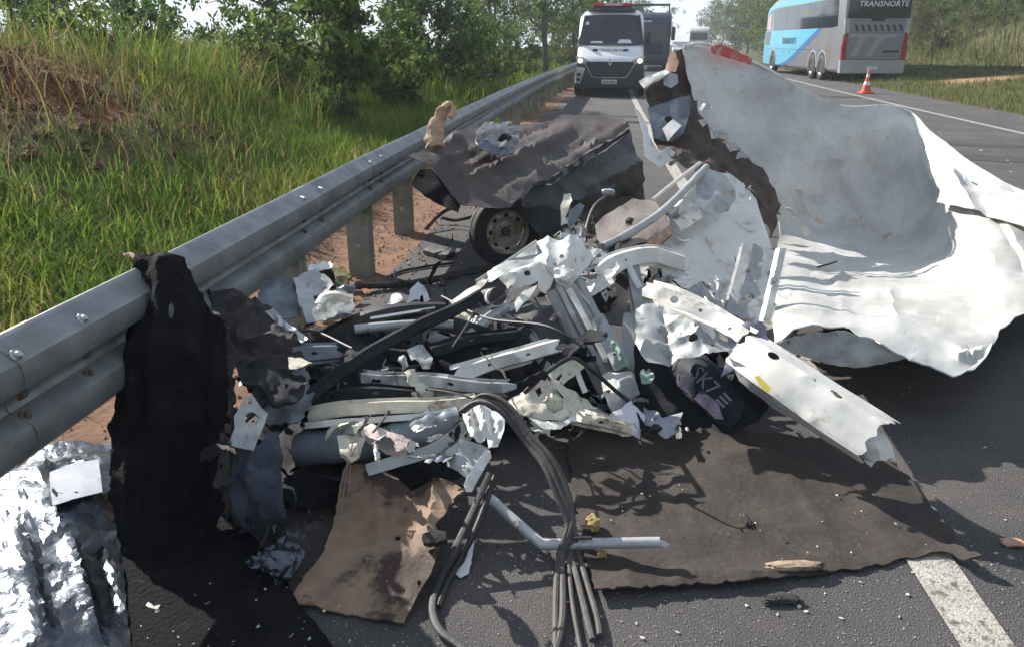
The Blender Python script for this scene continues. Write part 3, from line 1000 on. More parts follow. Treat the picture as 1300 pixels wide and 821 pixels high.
# rear face
def rear(poly, name, mat, t=.0, parent=None, dep=.12):
    v, f = prism(poly, 'y', -.004 - t, dep)
    return mk(name, v, f, mat, parent or bus, True, .3)
rear([(-1.12, .62), (1.12, .62), (1.16, 2.34), (-1.16, 2.34)], 'rear_panel', MT['busgrey'], .0)
rear([(-1.16, 2.36), (-.28, 2.36), (-.22, 2.26), (.22, 2.26), (.28, 2.36), (1.16, 2.36), (1.13, 3.2), (1.02, 3.52), (-1.02, 3.52), (-1.13, 3.2)], 'rear_window', MT['glass'], .02)
v, f = text_geo('TRANSNORTE', .285, .003, .12)
M4 = Matrix.Translation((.12, -.030, 2.78)) @ Matrix.Rotation(math.pi / 2, 4, 'X')
mk('rear_lettering', [M4 @ q for q in v], f, MT['inkwhite'], bus, True, False)
for k in range(8):
    x = -.86 + k * .235
    rear([(x, 2.14), (x + .09, 2.14), (x + .20, 1.90), (x + .11, 1.90)], 'cooling_slot', MT['ink'], .006)
for s in (-1, 1):
    rear([(s * 1.17, 1.80), (s * 1.06, 1.86), (s * 1.03, .86), (s * 1.19, .86), (s * 1.22, 1.3)], 'tail_light', MT['redlamp'], .03, dep=.3)
    rear([(s * 1.22, 2.36), (s * 1.06, 2.36), (s * 1.02, 1.84), (s * 1.20, 1.78)], 'corner_trim', MT['buslight'], .012, dep=.25)
rear([(-1.2, .36), (1.2, .36), (1.22, .84), (-1.22, .84)], 'rear_bumper', MT['buslight'], .05, dep=.2)
rear([(-.22, .50), (.22, .50), (.22, .62), (-.22, .62)], 'number_plate', MT['plate'], .06)
rear([(-.95, 1.82), (.3, 1.82), (.1, 1.68), (-.36, 1.68), (-.62, .98), (-.86, .98), (-.62, 1.68), (-.98, 1.68)], 'logo_letter', MT['buslogo'], .004)
rear([(.02, 1.60), (.20, 1.76), (.56, 1.80), (.86, 1.82), (.76, 1.70), (.40, 1.66), (.18, 1.50), (.04, 1.16), (-.06, .98), (-.30, .98), (-.18, 1.2)], 'logo_letter', MT['buslogo'], .004)
MB().box(.35, .95, -.010, 0, 1.12, 1.20).build('rear_model_mark', MT['ink'], bus, True)
MB().box(-1.13, 1.13, -.009, 0, .86, .875).build('hatch_seam', MT['ink'], bus, True)
MB().box(-1.1, 1.1, -.009, 0, 1.84, 1.85).build('hatch_seam', MT['ink'], bus, True)

# ---------------- traffic cone
p = PZ(1099, 119)
cone = thing('traffic_cone', 'orange traffic cone with pale reflective bands behind the parked coach', 'cone', (p.x, p.y, 0))
v, f = lathe([(.0, .045), (.15, .045), (.052, .45), (.03, .70), (.02, .715), (0, .715)], 20)
mk('cone_body', v, f, MT['orange'], cone, True, .6)
MB().box(-.19, .19, -.19, .19, .002, .05, .015).build('base', MT['orange'], cone, True)
for z0, z1 in ((.25, .36), (.48, .57)):
    def rr(z): return (.15 - (z - .045) * (.098 / .405) if z < .45 else .052 - (z - .45) * .088) + .003
    v, f = lathe([(rr(z0), z0), (rr(z1), z1)], 20)
    mk('reflective_band', v, f, MT['reflwhite'], cone, True, .6)

# ---------------- vehicles waiting far up the road
def far_vehicle(px, d, rz, col, name, label, cat, hgt, wid, lng, red=False):
    q = CAMP + ray(px, 54) * d
    o = thing(name, label, cat, (q.x, q.y, 0), rz)
    m = M('far_paint_' + name, col, None, 2, .4)
    tall = hgt > 2.2
    S = [(0, .35, hgt * (.86 if tall else .55), wid * .46, .1), (.3, .3, hgt * (.95 if tall else .62), wid * .5, .12), (1.2, .3, hgt * (1 if tall else .7), wid * .5, .12),
         (1.9, .3, hgt, wid * .48, .12), (lng - .8, .3, hgt, wid * .48, .12), (lng, .35, hgt * .8, wid * .46, .1)]
    MB().loft([rrect(hw, a, b, r, y) for (y, a, b, hw, r) in S]).build('body', m, o, True)
    v, f = quad_panel([(-wid * .4, -.02 if tall else 1.0, hgt * .55), (wid * .4, -.02 if tall else 1.0, hgt * .55), (wid * .38, 0 if tall else 1.7, hgt * .8), (-wid * .38, 0 if tall else 1.7, hgt * .8)], 4, 3, .02)
    mk('windscreen', v, f, MT['glass'], o, True, True)
    MB().box(-wid * .47, wid * .47, -.06, .2, .35, .7, .05).build('bumper', MT['redlamp'] if red else MT['bumper'], o, True)
    for s in (-1, 1):
        MB().box(s * wid * .36 - .12, s * wid * .36 + .12, -.03, .1, .72, .9, .02).build('headlight', MT['lamp'], o, True)
        for y in (.9, lng - 1.2):
            wheel_parts(o, Matrix.Translation((s * wid * .44, y, .36)) @ Matrix.Rotation(s * math.pi / 2, 4, 'Y'), .36, .2, 12)
far_vehicle(887, 92, -.2, (.62, .60, .58), 'box_truck', 'white lorry with red bumper waiting far up the road', 'lorry', 3.2, 2.4, 8, True)
far_vehicle(866, 74, -.18, (.45, .47, .48), 'silver_car', 'small silver car far up the road beyond the dark lorry', 'car', 1.55, 1.75, 4.2)
far_vehicle(881, 80, -.18, (.66, .67, .68), 'white_car', 'small white car in front of the far white lorry', 'car', 1.5, 1.75, 4.2)

# ================================================================== WRECKAGE
def Z(x, y, z): return (x, y, None, z)

# ---- the big torn roof panel on the right
roof = thing('roof_panel', 'huge crumpled white van roof panel sprawled across the right lane', 'panel', PZ(1080, 400))
OUT = [(868, 60), (895, 57), (930, 70), (965, 84), (1000, 104), (1040, 126), (1075, 137), (1130, 136), (1158, 146), (1166, 152), (1175, 164), (1200, 184), (1225, 204), (1260, 226), (1292, 243),
       (1345, 262), (1365, 330), (1345, 388), (1290, 398), (1270, 414), (1252, 455), (1235, 470), (1210, 478), (1190, 466), (1150, 450), (1110, 430), (1070, 419), (1030, 419), (1000, 429), (984, 437),
       (981, 415), (984, 380), (984, 340), (989, 300), (985, 255), (970, 222), (935, 190), (908, 172), (890, 150), (880, 120), (872, 90)]
ANC = [(868, 60, 6.2), (930, 70, 6.35), (1000, 105, 6.5), (1075, 137, 6.7), (1130, 137, 6.8), (1158, 146, 6.8), (1180, 170, 6.5), (1225, 205, 6.0), (1292, 243, 5.4), Z(1345, 388, .2), Z(1290, 398, .24), Z(1210, 478, .22), Z(1110, 430, .35),
       Z(1030, 420, .40), Z(984, 437, .36), Z(985, 310, .07), (968, 215, 6.15), (890, 150, 6.2), (985, 255, 6.15), (1050, 200, 6.5), (1050, 270, 6.45), Z(1100, 310, .06), (1120, 220, 6.7), (1160, 240, 6.45), Z(1150, 380, .12), Z(1220, 330, .18), Z(1050, 370, .14),
       Z(1230, 440, .22), Z(1020, 345, .10), (1270, 300, 4.85), (1215, 270, 5.45), (930, 150, 6.3), Z(1160, 310, .10), Z(1090, 400, .24), Z(1250, 380, .2)]
skin = sheet('skin', OUT, ANC, MT['clean'], step=8, crum=(.024, 1.8), small=.0028, thick=.006, parent=roof, smooth=.4, jag=1.0,
      folds=[(985, 125, 1092, 292, .05, 16), (1092, 292, 1130, 310, .03, 12), (900, 75, 990, 210, -.05, 22), (940, 100, 1000, 260, .04, 18), (1020, 150, 1120, 170, .035, 18), (1060, 180, 1180, 150, .03, 14),
             (1170, 180, 1130, 300, -.05, 22), (1215, 225, 1270, 350, .03, 7), (1240, 230, 1300, 340, -.025, 8), (1190, 270, 1215, 300, .03, 10), (1228, 440, 1272, 430, -.03, 7), (1215, 455, 1258, 440, .03, 6),
             (1232, 458, 1250, 448, -.03, 5), (1000, 425, 1080, 420, .02, 6), (1230, 390, 1290, 385, -.03, 10), (1150, 330, 1200, 345, .02, 10), (905, 95, 960, 130, .03, 5), (960, 130, 1010, 118, -.03, 5), (1000, 210, 1090, 200, .025, 5), (1030, 240, 1075, 292, .03, 5), (1092, 150, 1105, 215, -.03, 6),
             (1105, 215, 1150, 200, .03, 5), (1150, 160, 1185, 235, .025, 5), (940, 190, 1000, 175, .03, 6), (1000, 175, 1040, 200, -.03, 5), (1196, 240, 1240, 350, .018, 3), (1262, 250, 1318, 350, .018, 3), (1120, 330, 1140, 420, .015, 3), (1060, 340, 1075, 410, .012, 3), (1040, 400, 1200, 420, .01, 4)],
      holes=[[(1085, 292), (1090, 279), (1095, 281), (1089, 295)], [(1120, 300), (1131, 290), (1133, 294), (1122, 304)], [(1036, 338), (1062, 332), (1063, 335), (1038, 341)]])
trim = []
tp = [(868, 60, 6.19), (895, 57, 6.25), (930, 70, 6.34), (965, 84, 6.42), (1000, 104, 6.49), (1040, 126, 6.6), (1075, 137, 6.69), (1130, 136, 6.79), (1158, 146, 6.78), (1180, 169, 6.49), (1200, 184, 6.26), (1225, 204, 5.99), (1260, 226, 5.69), (1292, 243, 5.39), (1345, 262, 5.1)]
tube('edge_bead', [(a, b - 1, c) for a, b, c in tp], .013, MT['white'], roof, n=7, sub=5, wob=.35)
sheet('bent_lip', [(985, 437), (1000, 430), (1030, 421), (1075, 421), (1110, 432), (1152, 452), (1120, 462), (1085, 466), (1050, 462), (1015, 450), (990, 446)],
      [Z(985, 440, .36), Z(1030, 421, .39), Z(1110, 432, .34), Z(1150, 452, .28), Z(1050, 463, .24), Z(1110, 462, .24)], MT['palegrey'], step=8, crum=(.012, 8), parent=roof, jag=1.2)
# white folded tongue of torn skin catching the light above the lane
sheet('torn_flap', [(1200, 222), (1212, 215), (1225, 222), (1240, 236), (1300, 246), (1330, 262), (1330, 300), (1262, 275), (1215, 262), (1190, 258)],
      [(1200, 222, 5.75), (1240, 236, 5.5), (1330, 262, 5.0), (1330, 300, 4.6), (1215, 262, 5.3), (1190, 258, 5.6)], MT['clean'], step=9, crum=(.012, 5), folds=[(1208, 218, 1240, 270, .03, 6), (1222, 222, 1258, 275, -.025, 6)], parent=roof, jag=1)
sheet('red_edge_panel', [(903, 60), (915, 56), (935, 65), (955, 75), (952, 83), (930, 76), (904, 68)], [(903, 62, 6.2), (930, 70, 6.25), (954, 79, 6.3)], MT['red'], step=5, crum=(.008, 9), thick=.012, parent=roof, jag=.8)
for (x, y, r) in ((1026, 262, 5), (1018, 272, 6), (1038, 280, 9), (1000, 246, 4), (1042, 166, 3)):
    pass
for k, (pl, an, lb) in enumerate((
    ([(1008, 241), (1016, 240), (1034, 262), (1044, 280), (1042, 286), (1034, 282), (1022, 262)], 6.25, 'long white torn sliver stuck on the grey roof skin'),
    ([(996, 263), (1006, 265), (1015, 275), (1008, 277)], 6.15, 'short curved white sliver on the grey roof skin'),
    ([(1013, 288), (1022, 286), (1031, 297), (1022, 300)], 6.0, 'small square white scrap below the white sliver'))):
    sheet('metal_sliver', pl, [(pl[0][0], pl[0][1], an - .12), (pl[2][0], pl[2][1], an - .2), (pl[-1][0], pl[-1][1], an - .14)], MT['white'], step=5, crum=(.01, 14), label=lb, cat='metal scrap', group=None)

# ---- rusty brown end structure at the far left of the roof
endf = thing('end_frame', 'rust brown crushed frame with blue grey plate at the far end of roof', 'wreckage', PZ(880, 300))
sheet('rust_skin', [(818, 118), (832, 100), (850, 82), (858, 66), (870, 64), (878, 100), (888, 150), (906, 172), (940, 194), (968, 222), (988, 262), (982, 300), (962, 282), (944, 254), (912, 236), (884, 226), (856, 206), (838, 194), (824, 160)],
      [(818, 118, 6.1), (862, 66, 6.25), (888, 150, 6.15), (968, 222, 6.05), (978, 295, 5.8), (900, 230, 5.6), (836, 190, 5.85)], MT['rust'], step=6, crum=(.07, 4), parent=endf, jag=1.5,
      holes=[ell(893, 134, 6, 5), [(884, 157), (898, 153), (904, 158), (892, 162)], [(918, 183), (928, 180), (936, 192), (926, 194)]])
sheet('blue_plate', [(822, 138), (838, 132), (862, 125), (877, 122), (876, 142), (868, 170), (852, 181), (830, 176), (826, 160)],
      [(822, 140, 5.95), (877, 122, 5.95), (850, 180, 5.8)], MT['bluegrey'], step=6, crum=(.015, 6), holes=[ell(849, 152, 5.5, 5)], parent=endf)
sheet('pale_flap', [(841, 164), (854, 152), (865, 160), (848, 180)], [(841, 164, 5.8), (865, 160, 5.78), (848, 180, 5.72)], MT['white'], step=6, crum=(.01, 6), parent=endf)
sheet('orange_panel', [(846, 82), (850, 68), (856, 66), (862, 78), (858, 92), (844, 92)], [(846, 82, 6.1), (860, 70, 6.12), (850, 92, 6.05)], MT['tan'], step=5, crum=(.015, 8), parent=endf, thick=.01)
sheet('round_plate', [(842, 96), (850, 92), (860, 95), (861, 106), (852, 112), (843, 108)], [(842, 96, 6.02), (861, 98, 6.02), (852, 112, 5.98)], MT['palegrey'], step=5, crum=(.006, 8), parent=endf)
sheet('bent_flange', [(811, 104), (818, 100), (845, 87), (850, 93), (826, 107), (818, 113)], [(811, 106, 6.0), (848, 90, 6.0), (820, 112, 5.95)], MT['white'], step=5, crum=(.015, 9), parent=endf, thick=.01)
sheet('white_edge', [(806, 136), (812, 140), (822, 160), (826, 186), (838, 194), (850, 186), (862, 200), (836, 214), (818, 198), (816, 172)],
      [(808, 138, 5.9), (824, 170, 5.85), (834, 212, 5.7), (860, 200, 5.75)], MT['white'], step=6, crum=(.02, 7), parent=endf, jag=1)
for k, (x, y) in enumerate(((894, 137), (914, 170), (930, 187), (941, 198))):
    sheet('torn_tab', [(x - 9 + k, y + 2), (x - 2, y - 4), (x + 8 - k, y - 3 + k), (x + 11, y + 2), (x + 3, y + 3), (x - 4, y + 6 - k)], [(x - 9, y, 5.95 - k * .04), (x + 9, y, 5.93 - k * .04), (x, y + 6, 5.9 - k * .04)], MT['palegrey'], step=2.6, crum=(.03, 12), parent=endf, jag=1.8)
tube('cable', [(912, 216, 5.8), (926, 222, 5.6), (915, 240, 5.3), (900, 252, 5.1)], .006, MT['rubber'], endf, n=6)
tube('cable', [(930, 222, 5.75), (942, 236, 5.55), (958, 244, 5.4), (968, 262, 5.4), (990, 272, 5.6)], .006, MT['rubber'], endf, n=6)

# ---- white floor pressing catching the sun
flo = thing('floor_panel', 'sunlit white floor pressing with rusty edge between rust frame and bracket', 'panel', PZ(890, 420))
sheet('pressing', [(806, 340), (830, 322), (855, 299), (846, 278), (860, 262), (878, 240), (896, 222), (926, 220), (945, 236), (958, 258), (972, 296), (980, 318), (985, 350), (968, 400), (925, 412), (880, 412), (838, 396), (812, 372)],
      [Z(806, 340, .30), Z(855, 299, .42), (896, 222, 5.3), (926, 221, 5.5), (972, 296, 5.1), Z(985, 350, .16), Z(930, 410, .14), Z(838, 396, .2), (900, 320, 4.75), (930, 262, 5.3)], MT['white'], step=9, crum=(.016, 4),
      folds=[(846, 330, 920, 275, .03, 6), (905, 268, 950, 262, .05, 9), (815, 348, 930, 345, -.02, 5), (820, 362, 900, 366, .03, 6), (950, 262, 975, 310, .02, 6)],
      holes=[ell(922, 247, 6.5, 4), [(832, 341), (846, 340), (846, 344), (833, 345)], ell(868, 343, 2.5, 2)], parent=flo, jag=1)
sheet('inner_wall', [(884, 226), (900, 216), (924, 226), (936, 250), (924, 268), (900, 272), (884, 262)], [(884, 226, 5.0), (924, 226, 5.05), (900, 272, 4.75), (936, 250, 4.95)], MT['palegrey'], step=7, crum=(.018, 7), parent=flo, jag=1,
      holes=[ell(923, 247, 5, 3.5)])
sheet('step_bracket', [(848, 275), (872, 256), (888, 262), (892, 276), (870, 292), (856, 298)], [(848, 275, 4.7), (888, 262, 4.75), (870, 294, 4.6)], MT['palegrey'], step=6, crum=(.014, 8), parent=flo, holes=[ell(867, 278, 2.5, 2), ell(860, 272, 1.6, 1.4)])

sheet('trim_panel', [(755, 286), (772, 272), (803, 253), (830, 254), (846, 276), (854, 297), (832, 303), (813, 309), (780, 318), (766, 314), (759, 302)],
      [(755, 288, 4.55), (815, 253, 4.8), (850, 285, 4.6), (775, 316, 4.35)], M('grey_brown_board', (.30, .25, .22), (.22, .185, .165), 7, .75, 0, .25, 50, (.12, .10, .09), 9, .62, .06), step=7, crum=(.015, 5), thick=.008,
      holes=[[(793, 282), (798, 277), (805, 279), (802, 286), (796, 289)]], label='flat grey brown trim board with ragged hole beside the diagonal rod', cat='trim panel', jag=.8)
tube('roof_bar', [(766, 314, 4.32), (800, 296, 4.42), (837, 272, 4.55), (868, 243, 4.75), (897, 212, 5.0)], .026, MT['palegrey'], n=9, taper=.022, wob=.15, label='long grey diagonal bar leaning over the trim board', cat='metal bar')
tube('thin_bar', [(829, 254, 4.75), (856, 232, 4.9), (889, 207, 5.1)], .012, MT['white'], n=7, label='thin pale bar running parallel above the grey diagonal bar', cat='metal bar')
strip('broken_lath', [(806, 328, 4.2), (830, 309, 4.35), (853, 290, 4.5)], flatp(.05), M('reddish_splinter', (.30, .16, .10), (.42, .30, .22), 20, .8, 0, .4, 60), dent=.012, jag=.01, thick=.006, label='reddish brown splintered lath below the grey brown trim board', cat='splinter')

# ---- bracket with three holes
br = thing('mounting_bracket', 'upright grey channel bracket with two round holes and a slot', 'bracket', PZ(950, 440))
strip('plate', [(970, 312, 4.05), (960, 356, 3.93), (948, 404, 3.78)], [(-.115, -.05), (-.10, -.005), (-.055, 0), (-.03, -.012), (.06, -.012), (.08, .004), (.11, .004)], MT['palegrey'],
      holes=[(.24, .60, .020, .022), (.47, .56, .010, .010), (.68, .52, .020, .024), (.45, .88, .030, .011)], parent=br, ds=.016, dent=.006, jag=.006, thick=.004)

# ---- white rails
railA = thing('chassis_rail', 'short white chassis rail with oval hole wedged left of the bracket', 'rail', PZ(880, 450))
strip('top_face', [Z(818, 368, .46), Z(858, 380, .46), Z(900, 400, .43), Z(944, 428, .40)], hat(.085, .045, .02), MT['white'], holes=[(.31, .48, .022, .016), (.55, .50, .010, .008)], parent=railA, ds=.015, dent=.010, roll=-12, jag=.008)
strip('lower_flange', [Z(829, 386, .43), Z(862, 404, .42), Z(908, 424, .40)], ang(.05, .04), MT['white'], parent=railA, ds=.018, dent=.014, roll=20, jag=.01)
sheet('side_wall', [(808, 392), (830, 384), (870, 408), (925, 428), (946, 442), (900, 452), (850, 458), (822, 462), (806, 440)], [Z(808, 392, .42), Z(870, 408, .41), Z(946, 442, .37), Z(822, 462, .31), Z(900, 452, .34)], MT['palegrey'], step=5, crum=(.03, 6), small=.002, parent=railA, jag=1.8, holes=[ell(838, 420, 4, 3), ell(880, 434, 6, 3.4), ell(905, 440, 2.4, 2)], folds=[(815, 440, 900, 425, .03, 4), (840, 395, 850, 455, -.03, 5), (880, 415, 900, 448, .03, 4)])
railB = thing('bumper_rail', 'long white box rail with oval holes pointing out over the rubber mat', 'rail', PZ(1010, 520))
strip('channel', [Z(938, 440, .40), Z(978, 468, .38), Z(1040, 512, .32), Z(1108, 556, .27)], [(-.085, -.07), (-.075, -.006), (-.06, 0), (-.012, .004), (.045, 0), (.062, -.006), (.085, -.06), (.105, -.10)], MT['white'],
      holes=[(.26, .62, .026, .014), (.55, .66, .008, .007), (.70, .66, .026, .013)], parent=railB, ds=.018, dent=.010, dscale=6, roll=-6, jag=.014, thick=.003)
strip('torn_end', [Z(1092, 550, .265), Z(1112, 566, .23), Z(1118, 586, .18)], [(-.05, -.02), (0, 0), (.045, -.03)], MT['white'], parent=railB, ds=.014, dent=.02, jag=.014)
sheet('hanging_web', [(925, 452), (955, 468), (1000, 500), (1060, 545), (1108, 586), (1060, 566), (1010, 534), (975, 512), (940, 482)],
      [Z(925, 452, .37), Z(1000, 500, .30), Z(1108, 586, .18), Z(1010, 534, .2), Z(950, 490, .29)], MT['palegrey'], step=8, crum=(.012, 6), parent=railB, jag=1)
sheet('yellow_sticker', [(958, 478), (963, 476), (979, 492), (976, 498), (968, 492)], [Z(958, 478, .365), Z(979, 492, .345), Z(970, 494, .34)], M('yellow_tape', (.45, .38, .05), None, 6, .6), step=5, crum=(0, 1), parent=railB, thick=.001)
sheet('crushed_joint', [(925, 420), (940, 412), (960, 408), (972, 418), (980, 436), (966, 452), (945, 462), (928, 470), (915, 478), (925, 452)], [Z(925, 420, .40), Z(965, 410, .43), Z(980, 438, .37), Z(930, 472, .32)],
      M('violet_grey_paint', (.22, .22, .27), (.15, .15, .19), 9, .5, 0, .2, 40), step=6, crum=(.03, 9), label='crushed violet grey metal joint between the bracket foot and the box rail', cat='metal scrap', jag=1)

sheet('shadow_panel', [(806, 436), (850, 424), (905, 430), (950, 440), (985, 462), (990, 500), (962, 534), (930, 552), (880, 548), (830, 530), (806, 496)],  # dark panel added behind the bag to cast a solid shadow on the mat
      [Z(806, 436, .24), Z(905, 430, .30), Z(985, 462, .30), Z(985, 500, .20), Z(930, 552, .02), Z(830, 530, .03), Z(890, 490, .14)], MT['dark'], step=8, crum=(.04, 5), thick=.006, jag=2, label='added black panel behind the navy bag casting shadow on the mat', cat='liner')
# ---- navy bag
bag = thing('sports_bag', 'dark navy nylon bag with pale lettering crushed beneath the white rails', 'bag', PZ(880, 520))
BO = [(820, 446), (845, 438), (869, 434), (891, 447), (917, 470), (935, 492), (946, 512), (940, 532), (928, 543), (908, 534), (885, 512), (862, 492), (838, 480), (824, 472)]
BA = [Z(820, 446, .20), Z(869, 434, .24), Z(917, 470, .21), Z(946, 512, .14), Z(928, 543, .05), Z(862, 492, .13), Z(885, 475, .23), Z(824, 474, .13)]
bb = sheet('bag_body', BO, BA, MT['navy'], step=6, crum=(.012, 7), thick=.05, parent=bag, folds=[(850, 445, 920, 520, .02, 14), (870, 470, 890, 500, -.01, 6)])
sheet('bag_lining', [(863, 474), (872, 478), (890, 494), (912, 513), (918, 532), (908, 531), (888, 512), (862, 490)], [Z(863, 474, .20), Z(890, 494, .18), Z(915, 522, .13), Z(862, 490, .15)], MT['violet'], step=5, crum=(.01, 8), parent=bag, thick=.008)
def flat_text(txt, size, org, xd, yd, mat, parent, name):
    v, f = text_geo(txt, size, .0006)
    mk(name, [org + xd * q.x + yd * q.y + xd.cross(yd) * (q.z + .004) for q in v], f, mat, parent, False, False)
o1, o2 = PD(884, 462, DZ(884, 462, .245) - .10), PD(924, 502, DZ(924, 502, .18) - .10)
xd = (o2 - o1).normalized()
vw = (CAMP - o1).normalized()
yd = vw.cross(xd).normalized()
flat_text('SK7', .085, o1.lerp(o2, .42) - yd * .05, xd, yd, M('pale_print', (.13, .137, .16), None, 6, .6), bag, 'lettering')
for k in range(3):
    q = o1.lerp(o2, .88) + yd * (-.045 + k * .018) + vw * .004
    mk('print_bar', [q, q + xd * .05, q + xd * .05 + yd * .010, q + yd * .010], [(0, 1, 2, 3)], bpy.data.materials['pale_print'], bag, smooth=False)

# ---- central pillars
ap = thing('roof_corner', 'crumpled white roof corner joint at the top of the wreck pillars', 'wreckage', PZ(715, 500))
sheet('joint_skin', [(682, 308), (697, 302), (715, 303), (731, 300), (740, 308), (746, 314), (765, 316), (752, 330), (738, 348), (728, 360), (720, 366), (706, 358), (697, 340), (690, 322)],
      [(684, 308, 3.82), (731, 301, 3.9), (763, 316, 3.85), (722, 364, 3.66), (697, 336, 3.70), (715, 325, 3.66)], MT['white'], step=5, crum=(.017, 8), small=.001, parent=ap, jag=1.2,
      folds=[(696, 304, 700, 345, .03, 4), (722, 303, 718, 335, .02, 4), (745, 318, 725, 350, -.03, 5)], holes=[ell(713, 326, 3, 2.6), ell(732, 329, 2.6, 3), ell(706, 336, 2, 1.6), ell(727, 343, 2, 1.6)])
sheet('boss', [(704, 342), (716, 338), (732, 345), (730, 358), (720, 365), (706, 358)], [(704, 342, 3.63), (732, 345, 3.63), (718, 364, 3.60), (718, 350, 3.56)], MT['white'], step=3.5, crum=(.02, 22), parent=ap, jag=.6, holes=[ell(718, 352, 2.6, 2.4), ell(710, 348, 1.4, 1.4)])
sheet('torn_tail', [(744, 330), (770, 326), (768, 330), (750, 338)], [(744, 332, 3.8), (769, 327, 3.8), (752, 338, 3.75)], MT['white'], step=4, crum=(.015, 14), parent=ap)
sheet('lit_arm', [(634, 354), (660, 342), (682, 332), (696, 334), (703, 352), (697, 366), (691, 374), (684, 370), (682, 358), (666, 364), (649, 371)],
      [(634, 354, 3.66), (682, 332, 3.72), (703, 352, 3.68), (690, 373, 3.62), (650, 371, 3.6), (668, 350, 3.60)], MT['white'], step=5, crum=(.018, 9), parent=ap, jag=.8, folds=[(640, 352, 690, 338, .02, 4)], holes=[ell(669, 349, 3.4, 3)])
sheet('grey_arm', [(680, 307), (690, 318), (694, 332), (666, 340), (638, 351), (618, 358), (604, 366), (606, 356), (628, 342), (656, 324)],
      [(680, 307, 3.86), (694, 332, 3.74), (638, 351, 3.72), (606, 362, 3.76), (656, 324, 3.84)], MT['palegrey'], step=5, crum=(.014, 8), parent=ap, jag=.6)
tube('seal_edge', [(604, 357, 3.74), (628, 342, 3.8), (656, 323, 3.82), (681, 306, 3.84)], .008, MT['white'], ap, n=6)
sheet('pale_lath', [(570, 382), (596, 366), (620, 354), (616, 362), (596, 378), (576, 388)], [(570, 384, 3.5), (620, 355, 3.7), (594, 377, 3.55)], MT['white'], step=5, crum=(.008, 9), parent=ap)
sheet('teardrop_flap', [(653, 384), (662, 372), (683, 362), (676, 374), (664, 386), (655, 396)], [(653, 386, 3.55), (683, 362, 3.62), (657, 394, 3.52)], MT['white'], step=4, crum=(.01, 9), parent=ap)
tube('wire', [(703, 300, 3.8), (711, 294, 3.8), (712, 302, 3.78)], .003, MT['green'], ap, n=5)
tube('wire', [(735, 350, 3.6), (748, 356, 3.56), (757, 356, 3.55), (760, 350, 3.56)], .003, MT['green'], ap, n=5)
kn = tube('rubber_mount', [(618, 378, 3.52), (632, 376, 3.42)], .040, MT['rubber'], n=14, spline=False, label='round black rubber mount with pale ring below the grey roof arm', cat='rubber mount')
tube('pale_ring', [(627, 378, 3.455), (629, 377.5, 3.435)], .043, MT['paper'], kn, n=14, spline=False, hollow=True)

p1 = thing('door_pillar', 'broad white door pillar with a long slot rising to the roof corner', 'pillar', PZ(770, 500))
strip('pillar_face', [(713, 360, 3.70), (735, 402, 3.62), (760, 448, 3.54), (788, 500, 3.44)], [(-.095, -.05), (-.085, -.012), (-.04, 0), (-.028, .016), (-.010, .016), (0, -.006), (.055, -.006), (.070, .006), (.095, .006)], MT['palegrey'],
      holes=[(.68, .62, .045, .017), (.47, .66, .007, .007), (.40, .58, .010, .006), (.55, .80, .009, .007), (.86, .64, .010, .010)], parent=p1, ds=.016, dent=.010, dscale=7, jag=.01)
strip('pillar_rib', [(722, 366, 3.64), (744, 406, 3.56), (770, 455, 3.47)], [(-.014, -.01), (-.008, 0), (.008, 0), (.014, -.01)], MT['white'], parent=p1, ds=.02, dent=.003)
strip('inner_reinforcement', [(758, 404, 3.58), (775, 436, 3.5), (790, 470, 3.42)], flatp(.075), MT['palegrey'], holes=[(.35, .5, .010, .010), (.7, .4, .007, .007)], parent=p1, ds=.016, dent=.016, jag=.012)
p2_ = thing('window_pillar', 'narrow pale upright pillar standing next to the slotted door pillar', 'pillar', PZ(812, 500))
strip('pillar_face', [(799, 330, 3.85), (808, 372, 3.72), (815, 420, 3.6), (812, 480, 3.42)], hat(.055, .03, .012), MT['palegrey'], parent=p2_, ds=.018, dent=.008, holes=[(.62, .5, .007, .006), (.8, .5, .006, .006)])
strip('bright_edge', [(797, 334, 3.80), (805, 352, 3.74), (813, 366, 3.70)], flatp(.028), MT['white'], parent=p2_, ds=.014, dent=.003)
strip('rear_web', [(800, 398, 3.68), (797, 430, 3.6), (803, 470, 3.48)], ang(.06, .05), MT['palegrey'], parent=p2_, ds=.018, dent=.012, jag=.01)
ft = thing('pillar_foot', 'torn white foot plate where both pillars meet near the road', 'wreckage', PZ(790, 540))
sheet('foot_skin', [(764, 478), (782, 470), (801, 472), (806, 486), (811, 500), (803, 506), (796, 510), (782, 527), (774, 518), (766, 500)], [(764, 480, 3.36), (801, 472, 3.42), (811, 500, 3.32), (782, 527, 3.2), (785, 495, 3.25)], MT['white'], step=4.5, crum=(.02, 11), parent=ft, jag=.8, holes=[ell(773, 498, 2.6, 2.2)])
sheet('side_plate', [(786, 480), (801, 474), (812, 500), (800, 505), (788, 498)], [(786, 480, 3.30), (801, 474, 3.33), (812, 500, 3.25), (790, 500, 3.22)], MT['palegrey'], step=4.5, crum=(.01, 9), parent=ft)
sheet('paper_scrap', [(767, 535), (785, 520), (801, 508), (808, 518), (818, 527), (812, 540), (810, 556), (800, 551), (790, 552), (778, 544)], [Z(767, 535, .07), Z(801, 508, .13), Z(818, 527, .09), Z(808, 555, .03), Z(792, 535, .10)], MT['paper'], step=5, crum=(.03, 10), jag=1,
      label='crumpled bright white sheet scrap below the pillar foot plate', cat='paper', thick=.001)
